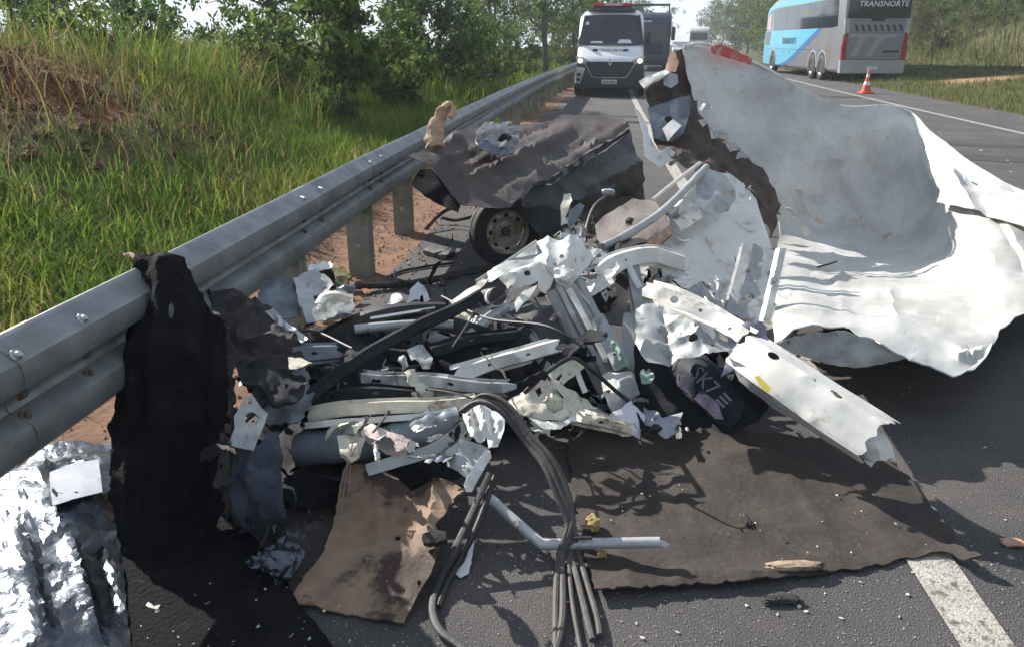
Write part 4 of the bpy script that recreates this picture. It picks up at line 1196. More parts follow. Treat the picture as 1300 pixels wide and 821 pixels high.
sheet('paper_scrap', [(816, 518), (832, 522), (842, 532), (866, 524), (860, 536), (862, 548), (846, 560), (834, 548), (818, 540)], [Z(816, 518, .06), Z(866, 524, .06), Z(846, 560, .01), Z(838, 538, .05)], M('grey_paper', (.45, .46, .52), (.36, .37, .42), 9, .8), step=5, crum=(.02, 10), jag=1.5,
      label='jagged greyish paper scrap lying in the shade under the navy bag', cat='paper', thick=.001)
sheet('trim_flap', [(734, 350), (758, 348), (782, 360), (800, 372), (806, 398), (794, 416), (776, 410), (758, 394)], [(734, 350, 3.85), (782, 360, 3.95), (806, 398, 3.85), (770, 404, 3.75)], M('grey_taupe_trim', (.20, .185, .17), (.145, .135, .125), 7, .8, 0, .25, 50), step=6, crum=(.014, 6), jag=.8,
      label='taupe grey trim flap hanging between the two pillars', cat='trim panel', thick=.006)
strip('rubber_band', [(733, 336, 3.78), (758, 340, 3.8), (784, 352, 3.82), (808, 370, 3.78)], flatp(.05), MT['rubber'], dent=.008, ds=.02, label='black rubber band bridging the tops of both pillars', cat='rubber strip', thick=.008)
sheet('glass_shard', [(774, 428), (784, 436), (792, 450), (800, 466), (790, 462), (782, 448)], [(774, 428, 3.40), (800, 466, 3.30), (784, 440, 3.36)], MT['green'], step=4, crum=(.02, 16), jag=1.2, label='green tinted glass sliver hanging on the slotted door pillar', cat='glass')
sheet('glass_shard', [(812, 472), (824, 468), (832, 478), (826, 488), (814, 486)], [(812, 472, 3.3), (832, 478, 3.28), (816, 487, 3.24)], MT['green'], step=4, crum=(.02, 18), jag=1.2, label='small clump of green tinted glass by the pillar foot', cat='glass')

sheet('shade_sheet', [(320, 560), (372, 478), (420, 430), (500, 402), (600, 384), (690, 396), (770, 470), (775, 530), (700, 545), (640, 552), (610, 590), (560, 612), (450, 640), (400, 650), (340, 640)],  # dark sheet added in place of shade, covers lit asphalt gaps
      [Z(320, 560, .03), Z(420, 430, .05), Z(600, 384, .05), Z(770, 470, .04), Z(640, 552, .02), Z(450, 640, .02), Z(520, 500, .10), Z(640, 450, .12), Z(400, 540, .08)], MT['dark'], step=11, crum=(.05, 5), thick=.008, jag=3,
      label='added dark sheet standing in for shade under the middle of the wreck', cat='shade sheet')
# ---- dark cabin mass behind the pillars
sheet('cabin_lining', [(560, 402), (600, 388), (640, 392), (680, 378), (706, 366), (724, 392), (742, 430), (762, 470), (740, 490), (690, 505), (640, 508), (590, 505), (548, 480), (530, 440)],
      [(560, 402, 3.9), (680, 378, 4.0), (724, 392, 3.9), (760, 470, 3.6), (640, 505, 3.35), (540, 470, 3.5)], MT['dark'], step=8, crum=(.05, 5), thick=.01, jag=1.5, label='large dark crumpled cabin lining slumped behind the white roof arm', cat='lining')
sheet('seat_cloth', [(630, 396), (662, 380), (700, 380), (716, 404), (722, 440), (690, 430), (650, 432), (628, 424)], [(630, 396, 3.7), (700, 380, 3.8), (722, 440, 3.55), (640, 428, 3.55), (680, 405, 3.6)], M('charcoal_seat_cloth', (.085, .085, .085), (.055, .055, .057), 9, .9, 0, .3, 120), step=7, crum=(.02, 6), thick=.03,
      folds=[(640, 420, 700, 395, .03, 6), (660, 430, 712, 410, -.02, 5)], label='charcoal grey seat cloth bulging under the roof corner', cat='seat')
tube('seat_frame_tube', [(700, 408, 3.5), (708, 400, 3.5), (716, 408, 3.48), (724, 430, 3.45), (730, 446, 3.42)], .016, M('grey_brown_tube', (.19, .165, .14), (.13, .115, .10), 8, .6), n=8, label='bent grey brown seat tube looping behind the slotted pillar', cat='tube')
strip('grey_lath', [(545, 426, 3.3), (585, 440, 3.3), (630, 451, 3.3), (680, 452, 3.32), (704, 462, 3.3), (716, 482, 3.25)], flatp(.045), MT['palegrey'], ds=.02, dent=.008, thick=.006, jag=.008, label='long curved grey lath arching over the dark cabin lining', cat='metal strip')
strip('dark_cover', [(540, 404, 3.3), (590, 418, 3.32), (650, 436, 3.34), (700, 440, 3.34)], uch(.07, .03), MT['rubber'], ds=.025, dent=.012, jag=.01, label='black curved cover strip above the long grey lath', cat='rubber strip')
tube('thin_wire', [(650, 488, 3.1), (690, 474, 3.12), (735, 458, 3.1)], .003, MT['rubber'], n=5, label='thin dark wire stretched left of the cream frame', cat='wire')

for nm, pts, w_, h_, m_, lb in (
    ('channel_member', [(416, 472, 3.06), (480, 480, 3.0), (560, 487, 2.95), (646, 493, 2.9)], .055, .03, 'palegrey', 'grey ribbed channel lying parallel behind the cream sill'),
    ('channel_member', [(584, 474, 3.08), (640, 457, 3.14), (706, 440, 3.2)], .07, .04, 'white', 'white kinked channel rising towards the slotted pillar'),
    ('channel_member', [(636, 398, 3.46), (670, 428, 3.32), (704, 474, 3.12)], .06, .03, 'palegrey', 'grey channel leaning across the seat cloth'),
    ('channel_member', [(764, 352, 3.7), (790, 334, 3.8), (832, 326, 3.9), (876, 336, 4.0)], .10, .05, 'white', 'broad white cross member linking the pillars to the floor pressing'),
    ('channel_member', [(694, 508, 2.96), (742, 530, 2.9), (796, 546, 2.85)], .045, .02, 'cream', 'narrow cream strip lying under the pillar foot'),
    ('channel_member', [(322, 446, 2.95), (372, 454, 2.9), (436, 446, 2.96)], .07, .03, 'bluegrey', 'blue grey channel beneath the brown upholstery heap'),
    ('channel_member', [(450, 442, 3.2), (520, 452, 3.15), (600, 432, 3.25), (660, 420, 3.3)], .06, .035, 'dark', 'black trim channel crossing under the diagonal strap'),
    ('channel_member', [(380, 508, 2.86), (450, 500, 2.86), (520, 498, 2.86)], .05, .03, 'dark', 'black channel lying along the top of the sill heap')):
    strip(nm, pts, hat(w_, h_, .014), MT[m_], ds=.018, dent=.045, dscale=6, jag=.03, holes=[(.3, .5, .008, .007), (.7, .5, .012, .007)], taper=.75, label=lb, cat='metal channel')
for pl, an, m_, lb in (
    ([(540, 424), (590, 430), (640, 446), (690, 452), (690, 500), (640, 512), (580, 508), (546, 480)], [(540, 424, 3.35), (690, 452, 3.4), (640, 510, 3.05), (560, 490, 3.1), (610, 465, 3.2)], 'dark', 'crushed black instrument housing in the middle of the wreck'),
    ([(400, 440), (450, 428), (500, 436), (510, 480), (470, 504), (410, 500), (390, 470)], [(400, 440, 3.2), (500, 436, 3.3), (470, 504, 2.95), (400, 490, 2.95), (450, 465, 3.05)], 'dark', 'crushed black duct housing left of the instrument housing'),
    ([(330, 476), (380, 470), (400, 500), (380, 540), (340, 536), (318, 510)], [(330, 476, 2.8), (390, 480, 2.86), (380, 540, 2.66), (322, 512, 2.7), (356, 505, 2.7)], 'bluegrey', 'crushed dark blue grey sheet right of the plate with two holes')):
    sheet('crushed_housing', pl, an, MT[m_], step=6, crum=(.06, 6), small=.004, thick=.008, jag=2.5, label=lb, cat='wreckage')
# ---- cream torn frame
cf = thing('wrecked_doorway', 'cream painted torn door frame corner arching over the hose bundle', 'wreckage', PZ(700, 570))
sheet('frame_skin', [(636, 514), (652, 504), (671, 492), (698, 474), (718, 460), (731, 455), (744, 464), (738, 470), (722, 482), (713, 490), (729, 498), (744, 508), (758, 519), (742, 520), (728, 524), (712, 535), (692, 534), (672, 530), (656, 527)],
      [(636, 514, 2.92), (698, 474, 3.02), (731, 456, 3.08), (758, 519, 3.05), (712, 535, 2.9), (670, 530, 2.86), (700, 505, 2.94)], MT['cream'], step=4.5, crum=(.018, 11), small=.002, parent=cf, jag=.8,
      holes=[[(697, 500), (706, 495), (714, 504), (713, 520), (703, 525), (694, 520), (692, 510)], [(679, 496), (686, 490), (689, 496), (684, 502)], [(705, 482), (711, 474), (714, 476), (708, 485)]])
sheet('window_glass', [(695, 500), (706, 496), (714, 506), (712, 522), (700, 526), (692, 516)], [(695, 500, 2.98), (712, 508, 3.0), (702, 524, 2.94)], MT['green'], step=5, crum=(.004, 8), parent=cf)
sheet('lower_flange', [(672, 532), (712, 537), (730, 526), (748, 524), (746, 532), (726, 534), (712, 545), (690, 545)], [(672, 532, 2.82), (748, 526, 2.96), (712, 544, 2.82)], MT['white'], step=4, crum=(.012, 12), parent=cf, jag=.8)
tube('door_seal', [(666, 498, 2.9), (690, 476, 2.96), (712, 460, 3.0), (728, 454, 3.02), (742, 462, 3.02), (764, 480, 3.08), (782, 496, 3.12), (798, 509, 3.12)], .009, MT['rubber'], cf, n=6)
strip('inner_upright', [(732, 470, 3.08), (738, 486, 3.06), (743, 498, 3.05)], flatp(.02), MT['white'], parent=cf, ds=.012, dent=.004)

# ---- front sill and tubes
sill = thing('door_sill', 'long cream and white door sill lying across the front of the wreck', 'sill', PZ(500, 640))
strip('sill_top', [(392, 528, 2.80), (440, 519, 2.80), (510, 516, 2.80), (560, 514, 2.82), (604, 510, 2.84)], [(-.022, -.02), (-.018, 0), (.018, 0), (.022, -.024), (.034, -.028)], MT['cream'], parent=sill, ds=.014, dent=.012, dscale=9, jag=.012)
strip('sill_lip', [(384, 540, 2.74), (450, 533, 2.74), (520, 529, 2.75), (575, 522, 2.78)], uch(.022, .03), MT['white'], parent=sill, ds=.014, dent=.010, dscale=11, jag=.01)
tube('blue_tube', [(378, 570, 2.78), (430, 566, 2.76), (490, 560, 2.76), (540, 548, 2.78), (584, 536, 2.80)], .062, MT['bluegrey'], sill, n=14, sub=10, wob=.25, smooth=.6)
strip('front_lath', [(468, 596, 2.62), (504, 585, 2.62), (546, 572, 2.64), (578, 552, 2.68), (594, 538, 2.70)], uch(.04, .02), MT['palegrey'], parent=sill, ds=.014, dent=.012, jag=.01)
sheet('pleated_skin', [(585, 518), (600, 514), (614, 515), (628, 522), (641, 531), (640, 545), (632, 566), (620, 567), (618, 556), (606, 560), (597, 553), (590, 536)], [(585, 518, 2.76), (614, 515, 2.78), (641, 531, 2.72), (626, 566, 2.6), (597, 553, 2.64)], MT['white'], step=3.6, crum=(.008, 14), jag=.6,
      folds=[(592, 517, 602, 552, .028, 2.4), (600, 516, 610, 556, -.02, 2.4), (608, 516, 619, 552, .03, 2.4), (622, 524, 630, 560, -.02, 3), (633, 534, 626, 560, .02, 3)], parent=sill)
sheet('fragment_block', [(459, 541), (470, 537), (495, 547), (521, 557), (516, 566), (506, 574), (496, 571), (486, 566), (474, 556), (462, 549)], [(459, 543, 2.66), (495, 546, 2.67), (521, 557, 2.66), (506, 573, 2.6)], M('pinkish_foam', (.66, .56, .50), (.52, .40, .35), 14, .8, 0, .4, 60), step=5, crum=(.012, 14), thick=.03, jag=1,
      label='pinkish white broken foam block lying on the blue grey tube', cat='foam block')
sheet('cloth_lump', [(428, 552), (438, 546), (452, 547), (462, 560), (458, 578), (446, 588), (432, 576)], [(428, 552, 2.66), (452, 547, 2.68), (458, 578, 2.6), (442, 566, 2.58)], MT['cream'], step=4, crum=(.02, 14), thick=.02, jag=1, label='pale crumpled lump with hanging strings on the blue grey tube', cat='cloth')
for k, pts in enumerate(([(448, 560, 2.58), (440, 600, 2.55), (432, 650, 2.52), (420, 690, 2.5), Z(400, 716, .01)], [(444, 570, 2.57), (444, 610, 2.55), (436, 660, 2.52), (424, 700, 2.5), Z(408, 722, .01)], [(452, 566, 2.57), (440, 590, 2.54), (430, 630, 2.52), (428, 680, 2.5), Z(404, 730, .01)])):
    tube('loose_string', pts, .0022, M('dirty_string%d' % k, (.22, .16, .14), None, 8, .9), n=5, label='thin brown thread dangling from the pale lump to the road', cat='string', group='threads hanging from the pale lump')
for k, (pl, d, lb) in enumerate((
    ([(516, 446), (524, 442), (531, 440), (548, 442), (550, 456), (545, 470), (536, 470), (530, 460), (522, 458)], 3.05, 'upper pale torn sheet piece caught under the black strap'),
    ([(514, 470), (524, 470), (540, 484), (552, 494), (548, 504), (536, 508), (528, 496), (516, 486)], 2.95, 'lower cream torn sheet piece standing on the sill'),
    ([(508, 452), (514, 450), (518, 464), (514, 470), (508, 462)], 3.04, 'small lilac torn tab beside the pale sheet piece'))):
    sheet('torn_piece', pl, [(pl[0][0], pl[0][1], d), (pl[3][0], pl[3][1], d + .05), (pl[-3][0], pl[-3][1], d - .06)], (MT['palegrey'], MT['cream'], MT['paper'])[k], step=4, crum=(.02, 11), jag=.8, label=lb, cat='metal scrap')
strip('dark_strap', [(345, 548, 2.72), (392, 505, 2.8), (440, 468, 2.92), (500, 430, 3.08), (560, 400, 3.25), (612, 374, 3.42)], [(-.026, -.014), (-.018, 0), (.0, -.003), (.018, 0), (.026, -.014)], MT['dark'], ds=.025, dent=.02, thick=.008, label='broad black strap running diagonally up to the rubber mount', cat='strap')
strip('sheath', [(405, 438, 3.25), (440, 418, 3.3), (480, 401, 3.34), (530, 393, 3.4), (566, 392, 3.44)], [(-.05, -.03), (-.03, 0), (.03, 0), (.05, -.03)], MT['rubber'], ds=.025, dent=.01, taper=.5, label='pointed black rubber sheath lying above the chrome tube', cat='rubber strip')
tube('sheath_highlight', [(470, 404, 3.26), (520, 396, 3.32), (552, 391, 3.36)], .006, MT['chrome'], None, n=6, label='thin chrome strip standing in for the highlight on the pointed black sheath', cat='trim strip')  # highlight of the rubber sheath modelled as a thin chrome tube
tube('steel_tube', [(450, 418, 3.22), (490, 414, 3.25), (545, 411, 3.28), (575, 412, 3.3)], .020, MT['palegrey'], n=12, label='straight dull silver tube under the pointed black sheath', cat='tube')
sheet('white_rag', [(515, 388), (520, 370), (530, 360), (540, 368), (546, 380), (540, 384), (528, 380)], [Z(515, 388, .02), Z(530, 360, .10), Z(546, 382, .02)], MT['paper'], step=4, crum=(.03, 9), jag=1, label='larger white rag on the asphalt behind the black sheath', cat='rag', zmin=.004)
sheet('white_rag', [(492, 386), (498, 372), (506, 370), (512, 380), (505, 386), (497, 388)], [Z(492, 386, .02), Z(504, 370, .05), Z(512, 382, .02)], MT['paper'], step=4, crum=(.02, 9), jag=1, label='smaller white rag on the asphalt near the sheath tip', cat='rag', zmin=.004)
sheet('lit_bracket', [(566, 404), (588, 398), (600, 404), (596, 420), (580, 416), (566, 412)], [(566, 404, 3.4), (600, 404, 3.42), (580, 418, 3.34)], MT['cream'], step=4, crum=(.02, 13), jag=1, label='small cream lit bracket piece behind the diagonal strap', cat='metal scrap')
strip('link_arm', [(596, 424, 3.3), (618, 404, 3.4), (645, 386, 3.5)], hat(.035, .02, .008), MT['palegrey'], ds=.016, dent=.006, label='short grey link arm between the strap and the seat cloth', cat='metal strip')
tube('branch_pipe', [Z(450, 362, .05), Z(490, 362, .03), Z(540, 357, .03), Z(590, 346, .04), Z(625, 340, .06)], .024, MT['rubber'], n=7, wob=.5, label='long dark knobbly hose lying on asphalt towards the wheel', cat='hose')
tube('thin_hose', [Z(497, 350, .01), Z(512, 344, .012), Z(545, 338, .012), Z(575, 334, .012)], .010, MT['rubber'], n=6, label='thin black hose curling on asphalt beside the guardrail posts', cat='hose')

# ---- tan backed board leaning at the front
sheet('leaning_board', [(436, 594), (449, 588), (477, 590), (500, 604), (522, 622), (552, 608), (572, 612), (593, 618), (580, 632), (566, 648), (555, 668), (561, 687), (553, 708), (547, 728), (528, 762), (512, 789), (490, 788), (471, 786), (440, 780), (410, 774), (380, 768),
       (372, 756), (392, 724), (413, 700), (426, 650)], [Z(436, 594, .14), Z(477, 590, .15), Z(522, 622, .12), Z(590, 620, .15), Z(560, 687, .09), Z(512, 789, .015), Z(380, 768, .012), Z(420, 690, .05), Z(480, 690, .05), Z(540, 740, .04)], MT['tanfelt'], step=7, crum=(.014, 6), small=.0015, jag=1.6, thick=.006,
      folds=[(480, 600, 485, 690, .02, 12), (556, 612, 548, 672, .03, 5), (535, 610, 520, 700, -.015, 8), (400, 770, 500, 720, .01, 16)], holes=[ell(506, 685, 4, 3), ell(548, 700, 3, 2.4), ell(533, 742, 2.4, 4)],
      label='tan backed trim board leaning from the sill down to the asphalt', cat='trim board')
sheet('folded_end', [(536, 678), (556, 672), (566, 674), (566, 684), (552, 690), (536, 688)], [Z(536, 680, .12), Z(566, 675, .13), Z(550, 689, .11)], MT['upholst'], step=4, crum=(.008, 12), thick=.03, jag=.8, label='dark felt edge roll resting on the tan board', cat='felt roll')
sheet('grey_web', [(585, 560), (605, 562), (622, 568), (610, 590), (598, 610), (586, 604), (568, 590), (566, 574)], [(585, 560, 2.62), (622, 568, 2.62), (598, 610, 2.52), (566, 580, 2.6)], MT['palegrey'], step=5, crum=(.02, 9), jag=1, label='crumpled grey metal web hanging below the pleated sill end', cat='metal scrap')
strip('jagged_strip', [(622, 574, 2.56), (606, 596, 2.52), (592, 622, 2.47)], flatp(.03), MT['white'], ds=.01, dent=.018, dscale=20, jag=.012, label='jagged white strip trailing from the sill towards the steel pipe', cat='metal scrap')
sheet('white_corner', [(596, 690), (602, 686), (600, 706), (594, 730), (584, 734), (576, 726), (590, 714)], [Z(600, 688, .03), Z(596, 728, .01), Z(578, 728, .008)], MT['paper'], step=4, crum=(.006, 12), jag=.8, label='white torn corner piece on asphalt beside the rubber seal', cat='paper', thick=.001)

# ---- rubber seals, hoses and pipe
tube('rubber_seal', [(622, 600, 2.48), (604, 640, 2.44), (580, 690, 2.36), Z(560, 730, .03), Z(549, 766, .02), Z(556, 796, .02), Z(580, 816, .02), Z(610, 838, .02)], .012, MT['rubber'], n=8, sub=8, flat=.55, label='wide black rubber door seal curling along the tan board', cat='rubber seal')
tube('rubber_seal', [(628, 604, 2.5), (616, 640, 2.44), (600, 680, 2.38), Z(582, 712, .03), Z(566, 744, .015), Z(556, 770, .012)], .010, MT['rubber'], n=7, sub=8, label='thin black rubber seal strand beside the wide seal', cat='rubber seal')
hz = thing('hose_bundle', 'bundle of dusty black hoses arching over the grey pipe to the road', 'hose bundle', PZ(715, 760))
MT['hose'] = M('dusty_hose', (.075, .066, .060), (.048, .043, .041), 14, .7, 0, .2, 60, (.11, .095, .08), 10, .6, .07)
for k, (dx, dy, r, end) in enumerate(((-4, 3, .010, [Z(712, 706, .03), Z(709, 752, .015), Z(704, 820, .015)]), (-1, 0, .011, [Z(716, 706, .03), Z(717, 740, .015), Z(712, 790, .015), Z(706, 835, .015)]),
                                      (3, -2, .010, [Z(726, 704, .03), Z(736, 748, .016), Z(745, 785, .016), Z(752, 812, .016)]), (5, -4, .009, [Z(731, 702, .03), Z(745, 738, .016), Z(757, 780, .016), Z(763, 806, .016)]),
                                      (1, 3, .007, [Z(722, 706, .03), Z(729, 760, .012), Z(740, 830, .012)]))):
    rgh = random.Random(90 + k)
    J = lambda a=3.2: rgh.uniform(-a, a)
    end = [Z(e[0] + J(4), e[1], e[3]) for e in end]
    tube('hose', [(588 + dx, 520 + dy, 2.70), (612 + dx + J(), 506 + dy + J(), 2.66), (642 + dx + J(), 520 + dy + J(), 2.62), (672 + dx + J(4), 560 + dy + J(4), 2.56), (698 + dx + J(4), 592 + dy + J(), 2.50), (716 + dx + J(4), 630 + dy, 2.45), (723 + dx + J(4), 660 + dy, 2.42), (723 + dx + J(), 684 + dy * .3, 2.40)] + end, r, MT['hose'], hz, n=8, sub=7)
pp = tube('steel_pipe', [(622, 632, 2.56), (655, 662, 2.50), (684, 687, 2.44), (692, 690, 2.43), (710, 690, 2.42), (770, 689, 2.39), (838, 688, 2.36)], .017, MT['pipe'], n=14, sub=5, hollow=True, wob=.03, label='bent grey steel pipe lying under the hose bundle', cat='pipe', smooth=.8)
strip('torn_pipe_end', [(836, 688, 2.35), (842, 689, 2.35), (846, 692, 2.35)], flatp(.016), MT['pipe'], parent=pp, ds=.008, dent=.006, jag=.005)
strip('pipe_tab', [(728, 682, 2.39), (752, 682, 2.38)], flatp(.010), MT['rubber'], parent=pp, ds=.01, dent=.004)

# ---- brown rubber mat and what lies on it
sheet('floor_mat', [(722, 545), (760, 540), (820, 548), (880, 545), (950, 548), (1010, 552), (1080, 560), (1126, 580), (1152, 606), (1178, 636), (1202, 664), (1215, 694), (1246, 706), (1225, 712), (1195, 702), (1120, 716), (1040, 728), (960, 736), (908, 740), (840, 744), (756, 748),
                    (748, 720), (740, 690), (734, 650), (724, 600)], [Z(722, 545, .03), Z(1010, 552, .03), Z(1152, 606, .012), Z(1246, 707, .055), Z(1195, 704, .012), Z(960, 736, .022), Z(756, 748, .035), Z(740, 690, .015), Z(850, 650, .008), Z(1000, 640, .010), Z(1100, 690, .008), Z(734, 640, .014)], MT['mat'],
      step=7, crum=(.008, 4), small=.0015, thick=.006, jag=2.2, zmin=.005, folds=[(915, 585, 960, 575, .02, 12), (850, 600, 880, 660, .006, 8), (1180, 705, 1240, 707, .01, 10), (770, 600, 900, 610, .008, 5), (800, 690, 960, 672, .006, 4), (1000, 600, 1060, 690, .008, 6), (900, 700, 1100, 690, -.004, 8), (760, 640, 800, 735, .008, 5), (860, 730, 980, 728, .012, 6)], label='big dusty brown rubber mat lying flat on the road', cat='floor mat')
def lump(name, px, py, z, sx, sy, sz, mat, amp, fr, rz=0.0, **kw):
    bm = bmesh.new()
    bmesh.ops.create_icosphere(bm, subdivisions=3, radius=1)
    c = PZ(px, py, z)
    R = Matrix.Rotation(rz, 3, 'Z')
    for v in bm.verts:
        q = v.co.copy()
        e = max(abs(q.x), abs(q.y), abs(q.z))
        q = q.lerp(q / e, .5)
        q *= 1 + amp * noise.fractal(q * fr + Vector((px, py, 0)), 1, 2, 3)
        v.co = c + R @ Vector((q.x * sx, q.y * sy, (q.z + .9) * sz))
    bm.verts.index_update()
    V = [v.co.copy() for v in bm.verts]
    Fc = [[v.index for v in f.verts] for f in bm.faces]
    bm.free()
    return mk(name, V, Fc, mat, None, False, .5, **kw)
lump('wood_block', 1008, 722, .018, .085, .018, .012, MT['wood'], .25, 2.2, .03, label='splintered wood billet near the front edge of the rubber mat', cat='wood')
lump('rubber_piece', 946, 662, .016, .011, .034, .010, MT['rubber'], .3, 2, .1, label='dark oblong rubber piece lying in the middle of the mat', cat='rubber piece')
lump('foam_chunk', 752, 670, .02, .022, .028, .020, MT['yellow'], .5, 2.6, label='yellow foam chunk at the mat edge behind the grey pipe', cat='foam')
lump('foam_chunk', 764, 706, .02, .013, .014, .010, MT['yellow'], .5, 2.6, label='small yellow foam crumb in front of the grey pipe', cat='foam')
lump('rubber_clod', 992, 763, .004, .052, .014, .008, MT['rubber'], .5, 2.6, .05, label='flat black rubber clod on asphalt in front of the mat', cat='rubber piece')
strip('yellow_sliver', [Z(1160, 656, .008), Z(1175, 668, .008), Z(1200, 684, .008)], flatp(.016), M('ochre_tape', (.40, .26, .06), (.25, .16, .05), 20, .8), ds=.012, dent=.004, jag=.006, face=(0, 0, 1), label='ochre yellow strip lying along the right border of the mat', cat='tape')
strip('pale_sliver', [Z(1163, 631, .008), Z(1186, 647, .008)], flatp(.015), MT['paper'], ds=.012, dent=.006, jag=.006, face=(0, 0, 1), label='pale narrow sliver on asphalt right of the mat', cat='metal scrap')
lump('brick_chip', 1286, 690, .003, .035, .02, .006, MT['tan'], .3, 2, label='terracotta chip on asphalt beside the lane line', cat='chip')

# ---- things along the guardrail
fe = thing('felt_sheet', 'tall black felt sheet hooked over the guardrail and hanging to the road', 'felt sheet', PZ(210, 690))
sheet('felt', [(172, 322), (190, 329), (208, 326), (236, 330), (243, 348), (252, 372), (268, 394), (283, 408), (288, 450), (294, 500), (291, 560), (296, 610), (284, 650), (262, 684), (236, 702), (196, 712), (158, 712), (148, 660), (142, 600), (140, 560), (146, 520), (156, 488), (166, 450), (164, 415), (172, 380)],
      [(172, 322, 2.70), (236, 330, 2.70), (283, 408, 2.66), (166, 440, 2.55), (294, 500, 2.60), (140, 570, 2.46), (291, 600, 2.52), Z(196, 712, .012), Z(262, 684, .02), Z(150, 690, .05), (215, 450, 2.52)], MT['black'], step=6, crum=(.035, 5), small=.003, thick=.006, jag=2.6, parent=fe, smooth=1.2, folds=[(210, 340, 190, 640, .06, 14), (262, 400, 262, 660, -.05, 12), (235, 380, 228, 650, .04, 9), (180, 400, 165, 660, .04, 10)])
sheet('fringe', [(268, 392), (284, 404), (296, 440), (302, 500), (298, 560), (304, 620), (290, 660), (280, 600), (284, 520), (280, 450)], [(268, 392, 2.72), (296, 440, 2.66), (302, 500, 2.58), (300, 610, 2.5), (284, 520, 2.6), (288, 655, 2.44)], MT['upholst'], step=5, crum=(.03, 9), thick=.006, jag=3, parent=fe)
sheet('black_ground_sheet', [(146, 640), (200, 690), (262, 676), (296, 640), (330, 690), (372, 752), (400, 790), (440, 850), (172, 850), (160, 760)],  # flat black sheet laid over the asphalt below the hanging felt
      [Z(146, 640, .05), Z(262, 676, .03), Z(372, 752, .008), Z(440, 850, .008), Z(172, 850, .008), Z(250, 760, .014)], MT['black'], step=12, crum=(.006, 5), thick=.005, jag=3, parent=fe)
strip('pale_hem', [(158, 324, 2.78), (168, 324, 2.72), (175, 340, 2.69), (176, 374, 2.66)], flatp(.012), MT['tancloth'], parent=fe, ds=.012, dent=.002)
sheet('felt_tear', [(214, 388), (218, 384), (221, 392), (219, 404), (215, 402)], [(214, 388, 2.56), (221, 392, 2.56), (217, 403, 2.55)], M('grey_lint', (.10, .10, .10), None, 8, .9), step=4, crum=(.004, 9), parent=fe)
sheet('upholstery_heap', [(262, 374), (280, 368), (300, 380), (318, 388), (340, 396), (360, 414), (388, 432), (392, 448), (384, 462), (352, 472), (320, 470), (296, 462), (284, 440), (276, 408)],
      [(262, 374, 3.1), (318, 388, 3.15), (388, 434, 3.0), (384, 462, 2.85), (300, 462, 2.8), (330, 425, 2.9)], MT['upholst'], step=6, crum=(.05, 6), thick=.012, jag=1, folds=[(280, 376, 340, 408, .04, 7), (320, 440, 384, 432, .03, 6), (316, 452, 376, 446, -.03, 5)], label='dark brown upholstery heap right of the black felt sheet', cat='upholstery')
strip('twisted_foil', [(342, 394, 3.0), (356, 410, 2.98), (374, 424, 2.95), (388, 434, 2.92)], flatp(.03), MT['alu'], ds=.01, dent=.02, dscale=18, jag=.008, label='twisted silver strip lying over the brown upholstery heap', cat='metal strip')
sheet('cream_flap', [(366, 454), (382, 454), (396, 460), (380, 466), (368, 468)], [(366, 454, 2.8), (396, 460, 2.8), (370, 468, 2.74)], MT['cream'], step=4, crum=(.008, 9), jag=.8, label='pale cream flap sticking out under the brown upholstery', cat='trim scrap')
sheet('door_skin', [(330, 362), (336, 354), (352, 356), (372, 351), (380, 380), (382, 402), (356, 408), (340, 400), (326, 386)], [(332, 358, 3.45), (372, 351, 3.5), (382, 402, 3.25), (330, 388, 3.25)], MT['bluegrey'], step=6, crum=(.02, 6), jag=.8, label='blue grey door skin leaning against the guardrail', cat='panel')
sheet('holed_plate', [(372, 352), (386, 346), (402, 344), (416, 354), (426, 368), (448, 373), (450, 386), (446, 398), (430, 400), (412, 408), (390, 408), (380, 388)], [(372, 352, 3.45), (402, 344, 3.55), (450, 386, 3.35), (392, 408, 3.15)], MT['palegrey'], step=5, crum=(.02, 8), jag=1,
      holes=[ell(395, 359, 4, 3), ell(402, 379, 4.5, 3), ell(424, 368, 6, 3.5)], label='pale grey plate with three holes beside the blue grey door skin', cat='panel')
strip('cream_twist', [(406, 388, 3.2), (414, 378, 3.25), (430, 376, 3.28), (446, 380, 3.3)], [(-.02, -.015), (-.01, 0), (.01, 0), (.02, -.015)], MT['cream'], ds=.012, dent=.02, dscale=14, jag=.008, label='twisted cream strip on top of the holed grey plate', cat='metal strip')
sheet('grassy_clod', [(404, 350), (416, 342), (436, 340), (446, 352), (440, 364), (420, 362)], [Z(404, 352, .05), Z(430, 341, .10), Z(442, 363, .04)], M('mossy_soil', (.10, .11, .03), (.07, .055, .03), 20, .95, 0, .6, 60), step=4, crum=(.03, 10), thick=.02, jag=1, label='mossy clod of soil behind the holed grey plate', cat='soil clod')
sheet('white_shard', [(390, 344), (398, 336), (410, 334), (424, 338), (418, 344), (404, 346), (396, 354)], [(390, 346, 3.6), (424, 338, 3.65), (398, 352, 3.55)], MT['white'], step=4, crum=(.025, 12), jag=1, label='white crumpled shard on the gravel behind the holed plate', cat='metal scrap')
pl = sheet('hole_plate', [(311, 502), (321, 502), (330, 516), (340, 525), (334, 542), (328, 556), (322, 571), (304, 568), (289, 564), (294, 554), (298, 544), (297, 528), (306, 514)], [(311, 502, 2.50), (340, 525, 2.52), (322, 571, 2.38), (289, 564, 2.40)], MT['palegrey'], step=4.5, crum=(.005, 9), thick=.004,
      holes=[ell(319, 532, 8.5, 9, 18), ell(316, 510, 4, 3.6, 12)], label='flat pale plate with one large and one small round hole', cat='plate')
